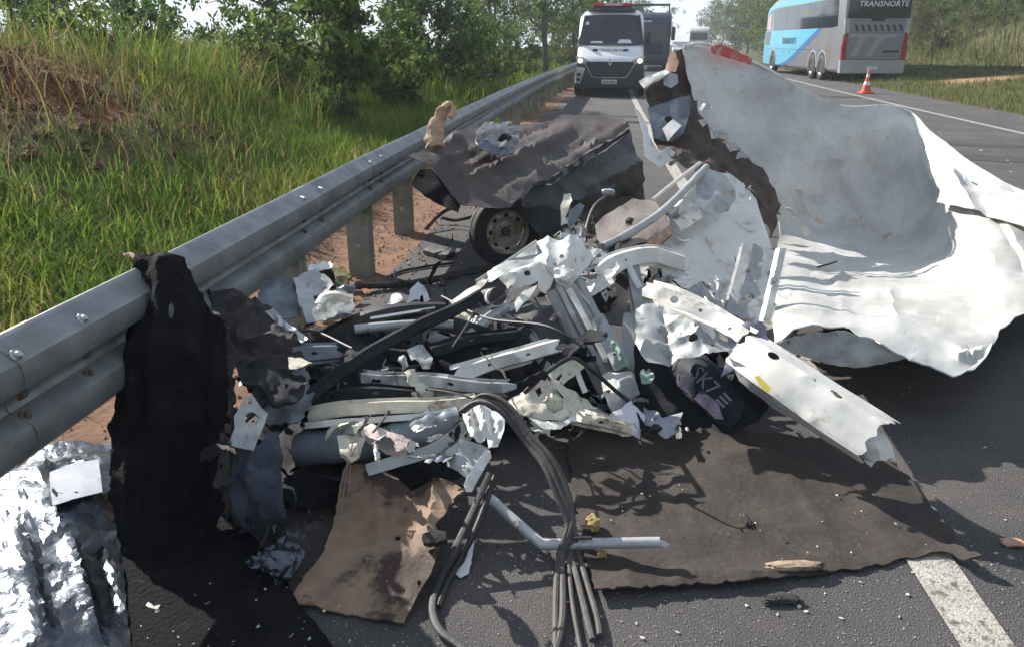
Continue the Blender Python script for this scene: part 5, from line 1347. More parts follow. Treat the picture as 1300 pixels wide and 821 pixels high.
sheet('dark_blanket', [(300, 470), (330, 462), (366, 466), (390, 470), (386, 500), (370, 520), (345, 520), (330, 500), (308, 492)], [(300, 470, 2.75), (390, 470, 2.8), (370, 520, 2.6), (320, 495, 2.6)], MT['dark'], step=6, crum=(.05, 7), thick=.01, jag=1, label='dark crumpled lining behind the plate with two holes', cat='lining')
sheet('cloth_heap', [(296, 572), (310, 566), (326, 572), (340, 548), (354, 545), (358, 590), (356, 630), (368, 664), (350, 682), (326, 680), (304, 660), (290, 626)], [(296, 574, 2.42), (350, 548, 2.48), (358, 600, 2.44), Z(366, 666, .06), Z(326, 680, .02), (320, 620, 2.36)], MT['denim'], step=6, crum=(.03, 8), thick=.012, jag=.8,
      folds=[(318, 575, 316, 620, .03, 5), (342, 560, 345, 640, .03, 6), (300, 600, 330, 670, -.03, 6)], label='blue grey crumpled cloth below the plate with two holes', cat='cloth')
sheet('brown_lining', [(276, 612), (290, 604), (312, 636), (330, 660), (322, 676), (300, 664), (284, 640)], [Z(276, 612, .20), Z(296, 610, .2), Z(328, 664, .06), Z(300, 665, .05)], MT['upholst'], step=5, crum=(.02, 8), thick=.01, jag=.8, label='brown grey lining strip folded beside the blue grey cloth', cat='lining')
sheet('foot_board', [(204, 652), (226, 634), (240, 632), (242, 656), (228, 664)], [Z(204, 652, .05), Z(236, 632, .09), Z(240, 660, .03)], M('dull_brown_board', (.13, .095, .08), None, 6, .8), step=5, crum=(.005, 8), thick=.008, label='small brown board at the foot of the felt sheet', cat='board')
strip('foil_ribbon', [Z(232, 630, .10), Z(240, 612, .14), Z(248, 598, .19)], flatp(.014), MT['foil'], ds=.01, dent=.006, label='short thin silver ribbon by the small brown board', cat='foil strip')
strip('foil_ribbon', [Z(254, 648, .06), Z(250, 618, .14), Z(258, 600, .19), Z(276, 586, .22)], flatp(.024), MT['foil'], ds=.01, dent=.006, label='longer curved silver ribbon in front of the black felt', cat='foil strip')
sheet('foil_ball', [(312, 712), (322, 704), (338, 698), (350, 688), (352, 682), (366, 686), (384, 698), (386, 712), (374, 722), (362, 740), (350, 742), (346, 726), (332, 722), (318, 722)], [Z(312, 714, .03), Z(354, 684, .08), Z(386, 710, .05), Z(354, 741, .01), Z(348, 708, .09)], MT['foil'], step=4, crum=(.022, 20), thick=.002, smooth=.25, jag=.8, label='crumpled silver foil ball on the dark asphalt', cat='foil')
sheet('torn_card', [(180, 776), (188, 764), (196, 770), (204, 768), (198, 778), (186, 784)], [Z(180, 778, .008), Z(196, 766, .02), Z(194, 782, .006)], MT['cream'], step=4, crum=(.006, 12), jag=.8, thick=.002, label='small torn beige card on the dark asphalt', cat='card')
# foil emergency blanket in the bottom left
sheet('foil_blanket', [(-70, 650), (-20, 618), (22, 592), (44, 576), (62, 562), (100, 558), (132, 560), (149, 562), (150, 600), (144, 640), (150, 680), (155, 702), (160, 760), (168, 830), (120, 850), (40, 850), (-70, 850)],
      [Z(-70, 650, .10), Z(22, 592, .08), Z(62, 562, .06), Z(149, 563, .03), Z(144, 640, .04), Z(155, 700, .03), Z(166, 830, .02), Z(100, 630, .11), Z(40, 700, .12), Z(90, 760, .09), Z(-40, 780, .10), Z(40, 850, .07), Z(120, 700, .075)], MT['foil'],
      step=6, crum=(.013, 5.0), small=.0034, thick=.0012, smooth=.18, jag=1, folds=[(60, 600, 140, 590, .03, 5), (70, 640, 148, 625, .03, 5), (62, 598, 72, 642, .03, 4), (90, 690, 120, 800, .03, 6), (30, 660, 60, 800, .03, 6), (128, 700, 150, 770, -.02, 5)], label='crinkled silver foil blanket under the near guardrail beam', cat='foil blanket')
sheet('white_envelope', [(64, 598), (100, 586), (125, 582), (128, 604), (130, 624), (100, 632), (66, 641)], [Z(64, 598, .15), Z(125, 582, .11), Z(130, 624, .12), Z(66, 641, .16)], bpy.data.materials['grey_paper'], step=8, crum=(.006, 6), thick=.002, label='flat white sheet of paper lying on the foil blanket', cat='paper')
lump('wood_chips', 205, 672, .0, .075, .035, .018, M('wood_chip_pile', (.36, .24, .12), (.16, .10, .05), 60, .95, 0, 1.0, 120), .45, 3.5, -.1, label='little heap of tan wood chips below the felt sheet', cat='wood chips')

# ---- wheel and the dark bonnet behind
wc = PD(641, 299, 5.55)
nrm = Vector((.30, -.94, .10)).normalized()
upv = (Vector((0, 0, 1)) - nrm * nrm.z).normalized()
RX = upv.cross(nrm)
WM = Matrix.Translation(Vector((wc.x, wc.y, .249))) @ Matrix((RX, upv, nrm)).transposed().to_4x4()
wh = thing('car_wheel', 'dusty steel car wheel with black tyre under the dark bonnet sheet', 'wheel', (wc.x, wc.y, 0))
R = .25
tv, tf = lathe([(R * .63, -.09), (R * .84, -.092), (R * .95, -.08), (R * .99, -.06), (R * .985, -.05), (R, -.045), (R, -.012), (R * .975, -.008), (R * .975, .008), (R, .012), (R, .045), (R * .985, .05), (R * .99, .06), (R * .95, .08), (R * .84, .092), (R * .66, .09), (R * .62, .07), (R * .62, -.07), (R * .63, -.09)], 40, WM)
ty = mk('tyre', tv, tf, MT['tyre'], wh, smooth=.8)
rg0 = random.Random(3)
rh = [ell(R * .47 * math.cos(a), R * .47 * math.sin(a), R * .075, R * .055, 8, a + math.pi / 2) for a in [2 * math.pi * k / 8 for k in range(8)]] + [ell(R * .2 * math.cos(a), R * .2 * math.sin(a), R * .03, R * .03, 6) for a in [2 * math.pi * (k + .5) / 4 for k in range(4)]]
v2, f2 = cdt(ell(0, 0, R * .64, R * .64, 40), rh, R * .06, 0, rg0)
def rimz(r):
    r /= R
    pts = [(0, .035), (.10, .035), (.13, .01), (.28, -.005), (.36, .012), (.42, .045), (.54, .048), (.58, .03), (.60, .06), (.65, .075)]
    for (a, b), (c, d) in zip(pts, pts[1:]):
        if r <= c: return b + (d - b) * (r - a) / (c - a)
    return pts[-1][1]
mk('rim', [WM @ Vector((x, y, rimz(math.hypot(x, y)))) for x, y in v2], f2, MT['rim'], wh, smooth=.6)
v, f = lathe([(0, .055), (R * .11, .05), (R * .13, .02), (R * .13, -.08), (0, -.08)], 16, WM)
hub = mk('hub', v, f, MT['rust'], wh, smooth=.6)
v, f = lathe([(R * .6, -.06), (0, -.06)], 20, WM)
mk('brake_drum', v, f, MT['ink'], wh, smooth=.6)
sheet('arch_liner', [(655, 268), (690, 262), (716, 268), (722, 290), (706, 302), (690, 306), (676, 290)], [(655, 268, 5.45), (716, 268, 5.5), (700, 304, 5.25), (690, 280, 5.35)], MT['dark'], step=5, crum=(.02, 6), thick=.008, label='dark curved wheel arch liner to the right of the wheel', cat='liner')
bon = thing('bonnet_sheet', 'dark dusty brown bonnet sheet resting on the wheel and guardrail', 'bonnet', PZ(660, 330))
sheet('outer_skin', [(518, 198), (532, 194), (548, 194), (562, 182), (574, 170), (606, 161), (640, 160), (668, 158), (702, 155), (714, 145), (741, 146), (768, 150), (791, 154), (798, 162), (786, 172), (768, 182), (752, 191), (724, 208), (696, 229), (674, 233), (662, 250), (648, 264), (616, 264), (584, 261), (566, 236), (548, 213)],
      [(518, 198, 5.15), (574, 170, 5.8), (640, 160, 6.5), (714, 145, 7.4), (791, 154, 7.6), (752, 191, 6.6), (696, 229, 5.7), (648, 264, 5.05), (584, 261, 4.95), (620, 215, 5.45), (560, 210, 5.2)], MT['dusty'], step=5, crum=(.012, 3), small=.001, thick=.004, parent=bon, jag=1,
      folds=[(590, 230, 720, 165, .04, 6), (640, 222, 740, 170, -.03, 7), (575, 222, 640, 195, .03, 4), (582, 230, 650, 200, -.02, 4), (560, 206, 620, 190, .025, 4), (745, 190, 795, 158, .03, 4), (556, 196, 576, 176, .05, 5), (690, 185, 755, 168, .03, 10), (600, 246, 660, 225, .012, 6)] + [(560 + k * 9, 204 + k * 5.2, 690 + k * 8, 158 + k * 3.4, .016 * (-1) ** k, 2.4) for k in range(9)] + [(640 + k * 12, 250 - k * 7, 735 + k * 6, 196 - k * 6, .013 * (-1) ** k, 2.6) for k in range(6)])
sheet('rolled_edge', [(674, 234), (696, 230), (724, 209), (752, 192), (786, 173), (798, 163), (800, 168), (780, 182), (752, 202), (724, 218), (700, 234)], [(674, 234, 5.45), (724, 209, 6.1), (798, 163, 7.5), (752, 202, 6.4), (700, 234, 5.6)], MT['dark'], step=5, crum=(.02, 9), parent=bon, jag=1)
sheet('side_drop', [(548, 214), (566, 236), (584, 261), (582, 270), (572, 268), (540, 250), (522, 236), (532, 216)], [(548, 214, 5.15), (584, 264, 4.95), (524, 236, 5.2), (560, 255, 5.05)], MT['black'], step=6, crum=(.02, 6), parent=bon, jag=1)
hl = sheet('headlamp_shell', [(604, 167), (612, 160), (622, 154), (640, 156), (652, 159), (658, 170), (656, 184), (652, 196), (640, 197), (628, 194), (614, 190), (605, 186)], [(604, 170, 5.6), (622, 154, 6.1), (658, 168, 6.1), (652, 196, 5.6), (610, 188, 5.45), (632, 176, 5.7)], M('smoky_lamp_shell', (.13, .12, .11), (.08, .075, .07), 8, .35, .1, .2, 40, (.22, .21, .20), 10, .62, .06), step=4, crum=(.04, 7), thick=.006, jag=1.5,
      holes=[ell(641, 176, 8, 5, 12)], label='broken smoky headlamp shell with dark socket lying on the bonnet sheet', cat='headlamp')
sheet('bright_reflector', [(606, 178), (618, 180), (634, 188), (646, 186), (654, 188), (652, 197), (636, 198), (618, 194), (606, 188)], [(606, 180, 5.46), (634, 188, 5.48), (654, 190, 5.55), (630, 197, 5.4)], MT['foil'], step=3.5, crum=(.02, 18), parent=hl, thick=.002, smooth=.3)
sheet('lamp_socket', [(632, 172), (641, 170), (650, 174), (649, 180), (641, 182), (633, 180)], [(632, 174, 5.78), (650, 174, 5.85), (641, 181, 5.75)], MT['black'], step=4, crum=(.004, 9), parent=hl)
sheet('dark_tarpaulin', [(676, 236), (700, 234), (724, 218), (752, 202), (780, 184), (799, 168), (806, 186), (812, 206), (818, 228), (820, 256), (806, 276), (780, 286), (746, 284), (720, 272), (690, 266), (660, 262)],
      [(676, 236, 5.6), (752, 202, 6.5), (799, 168, 7.5), (816, 226, 7.2), Z(820, 258, .02), Z(780, 288, .02), (740, 250, 6.1), (664, 262, 5.4)], M('black_tarpaulin', (.022, .022, .025), (.014, .014, .016), 8, .55, 0, .2, 50, (.05, .048, .05), 8, .6, .08), step=6, crum=(.03, 4), thick=.004, jag=1,
      folds=[(730, 245, 820, 205, .04, 5), (720, 258, 810, 228, .04, 5), (740, 228, 805, 190, -.03, 6), (745, 268, 830, 240, -.03, 6)], label='black tarpaulin slumped beneath the right side of the bonnet sheet', cat='tarpaulin')
tc_ = thing('tan_cloth', 'crumpled tan cloth draped over the top of the guardrail', 'cloth', PD(553, 186, 5.5))
bm_c = tube_geo([P3(q) for q in ((552, 188, 5.32), (551, 172, 5.36), (555, 156, 5.4), (562, 142, 5.42), (570, 134, 5.42))], .062, 18, 8, .036, flat=.55)
rings = [[q + Vector((1, .4, .3)) * .030 * noise.noise(q * 22) + Vector((0, 0, 1)) * .014 * noise.noise(q * 50) for q in r] for r in bm_c]
MB().loft(rings).build('cloth_fold', MT['tancloth'], tc_, smooth=.7)
bm_c = tube_geo([P3(q) for q in ((562, 138, 5.4), (570, 132, 5.42), (576, 140, 5.4), (570, 150, 5.36))], .032, 14, 7, .022, flat=.6)
MB().loft([[q + Vector((1, .4, .3)) * .02 * noise.noise(q * 25) for q in r] for r in bm_c]).build('cloth_tail', MT['tancloth'], tc_, smooth=.7)
strip('wiper_arm', [Z(540, 292, .03), Z(562, 270, .12), Z(584, 262, .20)], ang(.03, .02), MT['rust'], ds=.02, dent=.008, label='thin rusty rod leaning from asphalt up to the bonnet sheet', cat='rod')
strip('twisted_rod', [Z(560, 276, .06), Z(580, 280, .04), Z(602, 274, .10), Z(606, 262, .16)], uch(.025, .015), MT['rust'], ds=.015, dent=.015, jag=.006, label='twisted rusty rod lying left of the wheel', cat='rod')
sheet('asphalt_chunk', [(537, 318), (548, 310), (560, 312), (564, 320), (552, 326)], [Z(537, 320, .03), Z(560, 312, .05), Z(552, 326, .01)], M('grey_slab', (.16, .155, .15), (.11, .105, .10), 12, .9, 0, .5, 60), step=4, crum=(.01, 9), thick=.03, jag=.6, label='angular grey slab chunk on asphalt left of the wheel', cat='chunk')
sheet('asphalt_chunk', [(556, 324), (566, 316), (580, 313), (578, 324), (566, 328)], [Z(556, 325, .03), Z(580, 313, .04), Z(568, 328, .01)], bpy.data.materials['grey_slab'], step=4, crum=(.01, 9), thick=.03, jag=.6, label='second grey slab chunk right next to the angular one', cat='chunk')
lump('filter_can', 704, 264, .30, .045, .045, .05, M('tan_can', (.36, .24, .16), (.25, .16, .11), 8, .6), .1, 2, label='round tan canister among the scraps right of the wheel', cat='canister')
sheet('pale_bracket', [(712, 262), (716, 248), (724, 246), (726, 256), (718, 276), (722, 284), (712, 286)], [(712, 262, 5.0), (726, 250, 5.05), (716, 285, 4.9)], MT['cream'], step=4, crum=(.015, 11), jag=.6, label='pale bent bracket standing beside the tan canister', cat='bracket')
sheet('blue_bracket', [(722, 268), (736, 258), (742, 262), (732, 282), (722, 292)], [(722, 270, 4.98), (742, 262, 5.02), (724, 290, 4.9)], MT['bluegrey'], step=4, crum=(.01, 9), label='blue grey triangular bracket next to the pale bent bracket', cat='bracket')
tube('lever', [(742, 306, 4.7), (748, 280, 4.8), (756, 262, 4.88), (768, 252, 4.95)], .016, MT['rubber'], n=9, label='dark curved lever with pale end standing behind the roof corner', cat='lever')
lump('grey_block', 772, 248, .53, .045, .03, .022, MT['palegrey'], .2, 2, -.2, label='pale grey block on the end of the dark lever', cat='knob')
for k, (x, y, d, m, lb) in enumerate(((748, 292, 4.75, 'rust', 'rusty torn bracket in front of the grey brown board'), (735, 300, 4.6, 'palegrey', 'grey torn bracket left of the rusty torn bracket'), (720, 302, 4.5, 'bluegrey', 'blue grey torn bracket behind the white roof corner'))):
    sheet('torn_bracket', [(x - 10, y + 8), (x - 4, y - 10), (x + 8, y - 8), (x + 10, y + 6), (x, y + 12)], [(x - 10, y, d), (x + 8, y - 8, d + .1), (x, y + 12, d - .1)], MT[m], step=4, crum=(.03, 9), jag=1.5, label=lb, cat='bracket')

# ================================================================== SMALL DEBRIS
def shard_mesh(name, kind, seed, mat):
    rg = random.Random(seed)
    bm = bmesh.new()
    n = rg.randint(5, 7)
    if kind == 'flat':
        pts = [Vector((math.cos(a) * rg.uniform(.45, 1), math.sin(a) * rg.uniform(.3, .8), 0)) for a in [2 * math.pi * (k + rg.uniform(-.3, .3)) / n for k in range(n)]]
        ctr = bm.verts.new((rg.uniform(-.2, .2), rg.uniform(-.2, .2), rg.uniform(.05, .35)))
        vs = [bm.verts.new(p + Vector((0, 0, rg.uniform(0, .4)))) for p in pts]
        for i in range(n):
            bm.faces.new((ctr, vs[i], vs[(i + 1) % n]))
        bmesh.ops.solidify(bm, geom=list(bm.faces), thickness=.06)
    elif kind == 'strip':
        w, pr = rg.uniform(.14, .3), []
        L = 6
        z, ang_ = 0, rg.uniform(-.3, .3)
        p = Vector((-1, 0, 0))
        for k in range(L):
            sv = Vector((0, w * rg.uniform(.6, 1.2), rg.uniform(-.1, .1)))
            pr.append((bm.verts.new(p - sv), bm.verts.new(p), bm.verts.new(p + sv + Vector((0, 0, .12)))))
            ang_ += rg.uniform(-.55, .55)
            p = p + Vector((.42 * math.cos(ang_), rg.uniform(-.15, .15), .42 * math.sin(ang_)))
        for a, b in zip(pr, pr[1:]):
            bm.faces.new((a[0], a[1], b[1], b[0]))
            bm.faces.new((a[1], a[2], b[2], b[1]))
        bmesh.ops.solidify(bm, geom=list(bm.faces), thickness=.04)
    else:
        bmesh.ops.create_icosphere(bm, subdivisions=1, radius=.7)
        for v in bm.verts:
            v.co = Vector((v.co.x * rg.uniform(.7, 1.3), v.co.y * rg.uniform(.5, 1.1), (v.co.z + .5) * rg.uniform(.35, .7)))
    mz = min(v.co.z for v in bm.verts)
    for v in bm.verts:
        v.co.z -= mz
    me = bpy.data.meshes.new(name)
    bm.to_mesh(me)
    bm.free()
    me.materials.append(mat)
    return me
MT['pink'] = M('pinkish_plastic', (.42, .22, .17), (.3, .16, .12), 10, .6)
MT['crumb'] = M('pale_crumb', (.55, .53, .49), (.42, .40, .36), 10, .7)
KIND = {
 'white': ('paint_flake', 'small white painted metal flake', 'metal flake', 'flat', MT['white']),
 'crumb': ('glass_crumb', 'tiny pale crumb', 'crumb', 'lump', MT['crumb']),
 'dark': ('plastic_fragment', 'small black plastic fragment', 'fragment', 'strip', MT['dark']),
 'grey': ('metal_shard', 'small torn grey metal shard', 'metal shard', 'strip', MT['palegrey']),
 'blue': ('metal_shard', 'small torn blue grey metal shard', 'metal shard', 'flat', MT['bluegrey']),
 'cream': ('trim_shard', 'small cream torn trim shard', 'trim shard', 'strip', MT['cream']),
 'brown': ('felt_scrap', 'small brown felt scrap', 'felt scrap', 'flat', MT['upholst']),
 'wood': ('wood_splinter', 'small tan wood splinter', 'splinter', 'strip', MT['wood']),
 'alu': ('foil_scrap', 'small bright foil scrap', 'foil scrap', 'flat', MT['alu']),
 'blackhose': ('rubber_scrap', 'small black rubber scrap', 'rubber scrap', 'lump', MT['rubber'])}
POOL = {}
for k, (nm, lb, ct, kd, mt) in KIND.items():
    POOL[k] = [shard_mesh(nm, kd, 100 + j * 17 + len(k), mt) for j in range(5)]
def scatter(poly, count, kinds, smin, smax, where, z=0.0, zr=0.0, tilt=.3, seed=1, sq=1.0):
    rg = random.Random(seed)
    x0, x1 = min(p[0] for p in poly), max(p[0] for p in poly)
    y0, y1 = min(p[1] for p in poly), max(p[1] for p in poly)
    n = 0
    while n < count:
        x, y = rg.uniform(x0, x1), rg.uniform(y0, y1)
        if not inpoly(x, y, poly):
            continue
        k = rg.choice(kinds)
        nm, lb, ct, kd, mt = KIND[k]
        h = z + rg.random() ** 1.5 * zr
        q = PZ(x, y, h)
        o = bpy.data.objects.new(nm, rg.choice(POOL[k]))
        COL.objects.link(o)
        o.location = (q.x, q.y, h + .001)
        s = (smin + (smax - smin) * rg.random() ** 2.2)
        o.scale = (s, s * rg.uniform(.6, 1), s * sq)
        o.rotation_euler = (rg.uniform(-tilt, tilt), rg.uniform(-tilt, tilt), rg.uniform(0, 6.28))
        tag(o, lb + ' ' + where, ct, lb + 's ' + where)
        n += 1
# torn pressed panels and kinked channels that fill the heap
def crumple_mesh(name, seed, mat, chan=False):
    rg = random.Random(seed)
    nx_, ny_ = (15, 7) if chan else (11, 9)
    bend = rg.uniform(-1.6, 1.6)
    fl = [(rg.uniform(-1, 1), rg.uniform(-1, 1), rg.uniform(0, 3.14), rg.uniform(.10, .3) * rg.choice((-1, 1))) for _ in range(5)]
    off = Vector((seed * 3.7, seed * 1.3, 0))
    V, Fc, keep = [], [], []
    for j in range(ny_):
        for i in range(nx_):
            u, v = -1 + 2 * i / (nx_ - 1), -1 + 2 * j / (ny_ - 1)
            x, y, z = u, v * (.24 if chan else .62), 0
            if chan:
                z = -.20 * smooth(.35, .7, abs(v))
            for (cx, cy, a, h) in fl:
                d_ = (u - cx) * math.cos(a) + (v - cy) * math.sin(a)
                z += h * max(0, .8 - abs(d_)) * (.6 if chan else 1)
            z += .10 * ridge(Vector((u * 1.9, v * 1.9, 0)) + off) + .05 * ridge(Vector((u * 5, v * 5, 0)) + off)
            t = u * bend * .5
            if abs(bend) > .2:
                x, z = math.sin(t) / bend * 2 + z * -math.sin(t), (1 - math.cos(t)) / bend * 2 + z * math.cos(t)
            y += .14 * noise.noise(Vector((u * 2, 7, seed)))
            x += .10 * noise.noise(Vector((v * 4, 3, seed))) * abs(u)
            V.append(Vector((x, y, z)))
            keep.append(max(abs(u), abs(v)) < .72 + .5 * noise.noise(Vector((u * 1.6, v * 1.6, seed * .9))) + .2)
    for j in range(ny_ - 1):
        for i in range(nx_ - 1):
            q = (j * nx_ + i, j * nx_ + i + 1, (j + 1) * nx_ + i + 1, (j + 1) * nx_ + i)
            if sum(keep[k] for k in q) >= 3 and rg.random() > .03:
                Fc.append(q)
    bm = bmesh.new()
    bv = [bm.verts.new(v) for v in V]
    for f in Fc:
        bm.faces.new([bv[k] for k in f])
    for v in list(bm.verts):
        if not v.link_faces:
            bm.verts.remove(v)
    bmesh.ops.triangulate(bm, faces=bm.faces)
    bmesh.ops.solidify(bm, geom=list(bm.faces), thickness=.025)
    mz = min(v.co.z for v in bm.verts)
    for v in bm.verts: v.co.z -= mz
    me = bpy.data.meshes.new(name)
    bm.to_mesh(me)
    bm.free()
    for p_ in me.polygons: p_.use_smooth = True
    me.set_sharp_from_angle(angle=.45)
    me.materials.append(mat)
    return me
for k, (nm, lb, ct, mt) in {'Pwhite': ('scrap_metal', 'crumpled white body panel piece', 'metal scrap', MT['white']), 'Pcream': ('scrap_metal', 'crumpled cream primer panel piece', 'metal scrap', MT['cream']),
                            'Pgrey': ('scrap_metal', 'crumpled pale grey panel piece', 'metal scrap', MT['palegrey']), 'Pdark': ('scrap_plastic', 'crumpled black trim piece', 'trim scrap', MT['dark']),
                            'Pblue': ('scrap_metal', 'crumpled blue grey panel piece', 'metal scrap', MT['bluegrey']), 'Pbrown': ('scrap_felt', 'crumpled brown felt piece', 'felt scrap', MT['upholst'])}.items():
    KIND[k] = (nm, lb, ct, 'x', mt)
    POOL[k] = [crumple_mesh(nm, 11 + j * 7 + len(lb), mt, j in (1, 3, 4)) for j in range(6)]
big = dict(tilt=.75)
scatter([(300, 400), (400, 390), (470, 440), (430, 520), (330, 530)], 20, ['Pdark', 'Pbrown', 'Pdark', 'Pblue', 'Pgrey'], .06, .17, 'in the dark heap beside the felt sheet', z=.06, zr=.22, seed=61, **big)
scatter([(400, 400), (560, 395), (640, 440), (640, 500), (420, 510)], 34, ['Pdark', 'Pdark', 'Pgrey', 'Pdark', 'Pwhite', 'Pblue'], .09, .20, 'in the tangle above the door sill', z=.03, zr=.20, seed=62, **big)
scatter([(560, 400), (700, 380), (760, 450), (720, 500), (600, 500)], 20, ['Pdark', 'Pdark', 'Pgrey', 'Pdark'], .09, .20, 'on the dark cabin lining', z=.05, zr=.25, seed=63, **big)
scatter([(640, 500), (760, 480), (830, 520), (800, 560), (660, 560)], 18, ['Pdark', 'Pgrey', 'Pwhite', 'Pblue', 'Pdark'], .05, .14, 'under the pillar foot', z=.02, zr=.10, seed=64, **big)
scatter([(700, 300), (800, 310), (860, 340), (830, 420), (760, 400)], 20, ['Pwhite', 'Pgrey', 'Pdark', 'Pdark', 'Pwhite'], .10, .22, 'between the pillars and the floor pressing', z=.14, zr=.28, seed=65, **big)
scatter([(830, 350), (960, 380), (980, 440), (850, 430)], 16, ['Pwhite', 'Pgrey', 'Pcream'], .06, .16, 'around the short chassis rail', z=.18, zr=.12, seed=66, **big)
scatter([(430, 540), (590, 520), (600, 600), (460, 600)], 14, ['Pgrey', 'Pwhite', 'Pblue', 'Pcream', 'Pdark'], .04, .11, 'on the blue grey tube', z=.20, zr=.14, seed=67, **big)
scatter([(262, 400), (300, 410), (312, 520), (308, 650), (276, 640)], 16, ['Pdark', 'Pbrown', 'Pdark'], .06, .14, 'along the right border of the felt sheet', z=.10, zr=.35, seed=72, **big)
scatter([(300, 580), (400, 590), (400, 690), (310, 690)], 12, ['Pdark', 'Pbrown', 'Pblue'], .05, .12, 'below the holed plate', z=.0, zr=.10, seed=68, **big)
scatter([(690, 250), (800, 255), (830, 300), (700, 300)], 14, ['Pdark', 'Pgrey', 'Pbrown', 'Pblue'], .08, .2, 'beneath the black tarpaulin', z=.0, zr=.2, seed=69, **big)
scatter([(840, 200), (930, 215), (960, 280), (860, 260)], 10, ['Pwhite', 'Pgrey', 'Pdark'], .08, .2, 'under the rust brown frame', z=.3, zr=.3, seed=70, **big)
scatter([(350, 340), (450, 345), (450, 410), (370, 410)], 14, ['Pgrey', 'Pdark', 'Pcream', 'Pblue'], .06, .16, 'around the plate with three holes', z=.02, zr=.2, seed=71, **big)
FG = [(610, 760), (760, 752), (1000, 742), (1200, 716), (1290, 640), (1290, 821), (620, 821)]
scatter(FG, 80, ['crumb', 'crumb', 'white', 'dark', 'wood', 'crumb'], .003, .012, 'on the open asphalt in front of the mat', seed=21, sq=.6)
MA = [(740, 560), (990, 560), (1120, 615), (1190, 690), (960, 728), (765, 738)]
scatter(MA, 75, ['crumb', 'white', 'crumb', 'wood', 'brown'], .003, .011, 'on the brown rubber mat', z=.018, seed=22, sq=.5)
DK = [(165, 715), (290, 700), (380, 745), (500, 800), (540, 821), (170, 821)]
scatter(DK, 60, ['crumb', 'crumb', 'white', 'cream', 'dark'], .003, .011, 'on the black ground sheet by the foil blanket', z=.016, seed=23, sq=.6)
scatter([(620, 600), (720, 600), (735, 740), (620, 750)], 28, ['crumb', 'white', 'dark', 'wood'], .003, .010, 'between the tan board and the mat', seed=24, sq=.6)
scatter([(1010, 470), (1290, 480), (1290, 640), (1180, 640), (1120, 590)], 30, ['crumb', 'white', 'crumb'], .003, .010, 'on the asphalt shaded by the roof panel', seed=25, sq=.6)
scatter([(380, 350), (560, 350), (600, 400), (440, 480), (380, 440)], 36, ['grey', 'dark', 'dark', 'brown', 'dark', 'alu'], .03, .10, 'in the heap under the black strap', z=.0, zr=.26, tilt=1.0, seed=26)
scatter([(300, 440), (400, 430), (480, 470), (400, 530), (330, 520)], 45, ['dark', 'grey', 'brown', 'dark', 'blue', 'alu'], .025, .08, 'in the dark heap beside the felt sheet', z=.05, zr=.30, tilt=1.0, seed=27)
scatter([(440, 470), (620, 455), (650, 500), (560, 512), (430, 510)], 36, ['grey', 'dark', 'cream', 'dark', 'blue'], .03, .10, 'piled along the cream door sill', z=.06, zr=.24, tilt=1.0, seed=28)
scatter([(640, 480), (760, 480), (800, 540), (720, 560), (640, 540)], 35, ['dark', 'grey', 'dark', 'white', 'blue'], .02, .07, 'under the cream torn frame', z=.0, zr=.14, tilt=1.0, seed=29)
scatter([(690, 290), (860, 300), (830, 350), (740, 330)], 40, ['grey', 'white', 'dark', 'brown', 'cream', 'blue'], .03, .09, 'behind the white roof corner', z=.15, zr=.35, tilt=1.0, seed=30)
scatter([(820, 340), (960, 330), (960, 430), (830, 440)], 24, ['white', 'grey', 'cream', 'dark'], .02, .07, 'around the short white chassis rail', z=.2, zr=.16, tilt=.9, seed=31)
scatter([(810, 470), (900, 520), (860, 560), (790, 560)], 30, ['dark', 'brown', 'crumb', 'grey', 'blackhose'], .012, .05, 'in the shade under the navy bag', z=.03, zr=.05, tilt=.8, seed=32)
scatter([(300, 560), (400, 590), (410, 700), (320, 690)], 28, ['dark', 'brown', 'grey', 'cream', 'blackhose'], .02, .06, 'around the blue grey cloth', z=.0, zr=.10, tilt=.9, seed=33)
scatter([(660, 240), (800, 250), (790, 300), (690, 300)], 26, ['dark', 'grey', 'brown', 'cream', 'blackhose'], .03, .09, 'on the road below the black tarpaulin', z=.0, zr=.22, tilt=.9, seed=34)
scatter([(560, 160), (770, 160), (690, 220), (590, 250)], 16, ['crumb', 'white', 'dark'], .006, .02, 'on the dark bonnet sheet', z=.62, zr=.12, tilt=.4, seed=35)
scatter([(1130, 150), (1290, 190), (1290, 225), (1190, 170)], 8, ['white', 'crumb'], .02, .05, 'on the far lane behind the roof panel', seed=36, sq=.5)
scatter([(560, 285), (620, 340), (520, 345), (500, 330)], 14, ['dark', 'blackhose', 'crumb'], .01, .035, 'on the asphalt left of the wheel', seed=37)
# cables and thin wires through the heap
rg = random.Random(5)
wires = [((430, 478), (500, 466), (560, 462), (640, 470)), ((360, 420), (410, 440), (450, 430), (500, 442)), ((300, 545), (350, 500), (380, 470), (440, 452)), ((470, 545), (520, 500), (580, 500), (640, 520)),
         ((420, 500), (400, 470), (415, 430), (440, 400)), ((560, 380), (620, 400), (690, 410), (740, 440)), ((700, 430), (760, 470), (790, 520), (830, 500)), ((640, 540), (690, 540), (740, 530), (790, 540)),
         ((380, 470), (420, 455), (460, 480), (520, 470)), ((660, 350), (640, 380), (600, 400), (570, 440)), ((820, 330), (850, 350), (880, 340), (930, 360)), ((310, 400), (350, 430), (400, 420), (450, 440)),
         ((750, 330), (790, 330), (830, 345), (850, 380)), ((430, 430), (424, 450), (430, 470), (424, 500))]
lab = ['on the sill heap', 'beside the felt sheet', 'from the holed plate to the strap', 'over the blue grey tube', 'left of the steel tube', 'across the seat cloth', 'around the pillar foot', 'under the cream frame',
       'below the black strap', 'from the roof arm down', 'across the floor pressing', 'over the brown upholstery', 'beside the grey brown board', 'hanging near the strap']
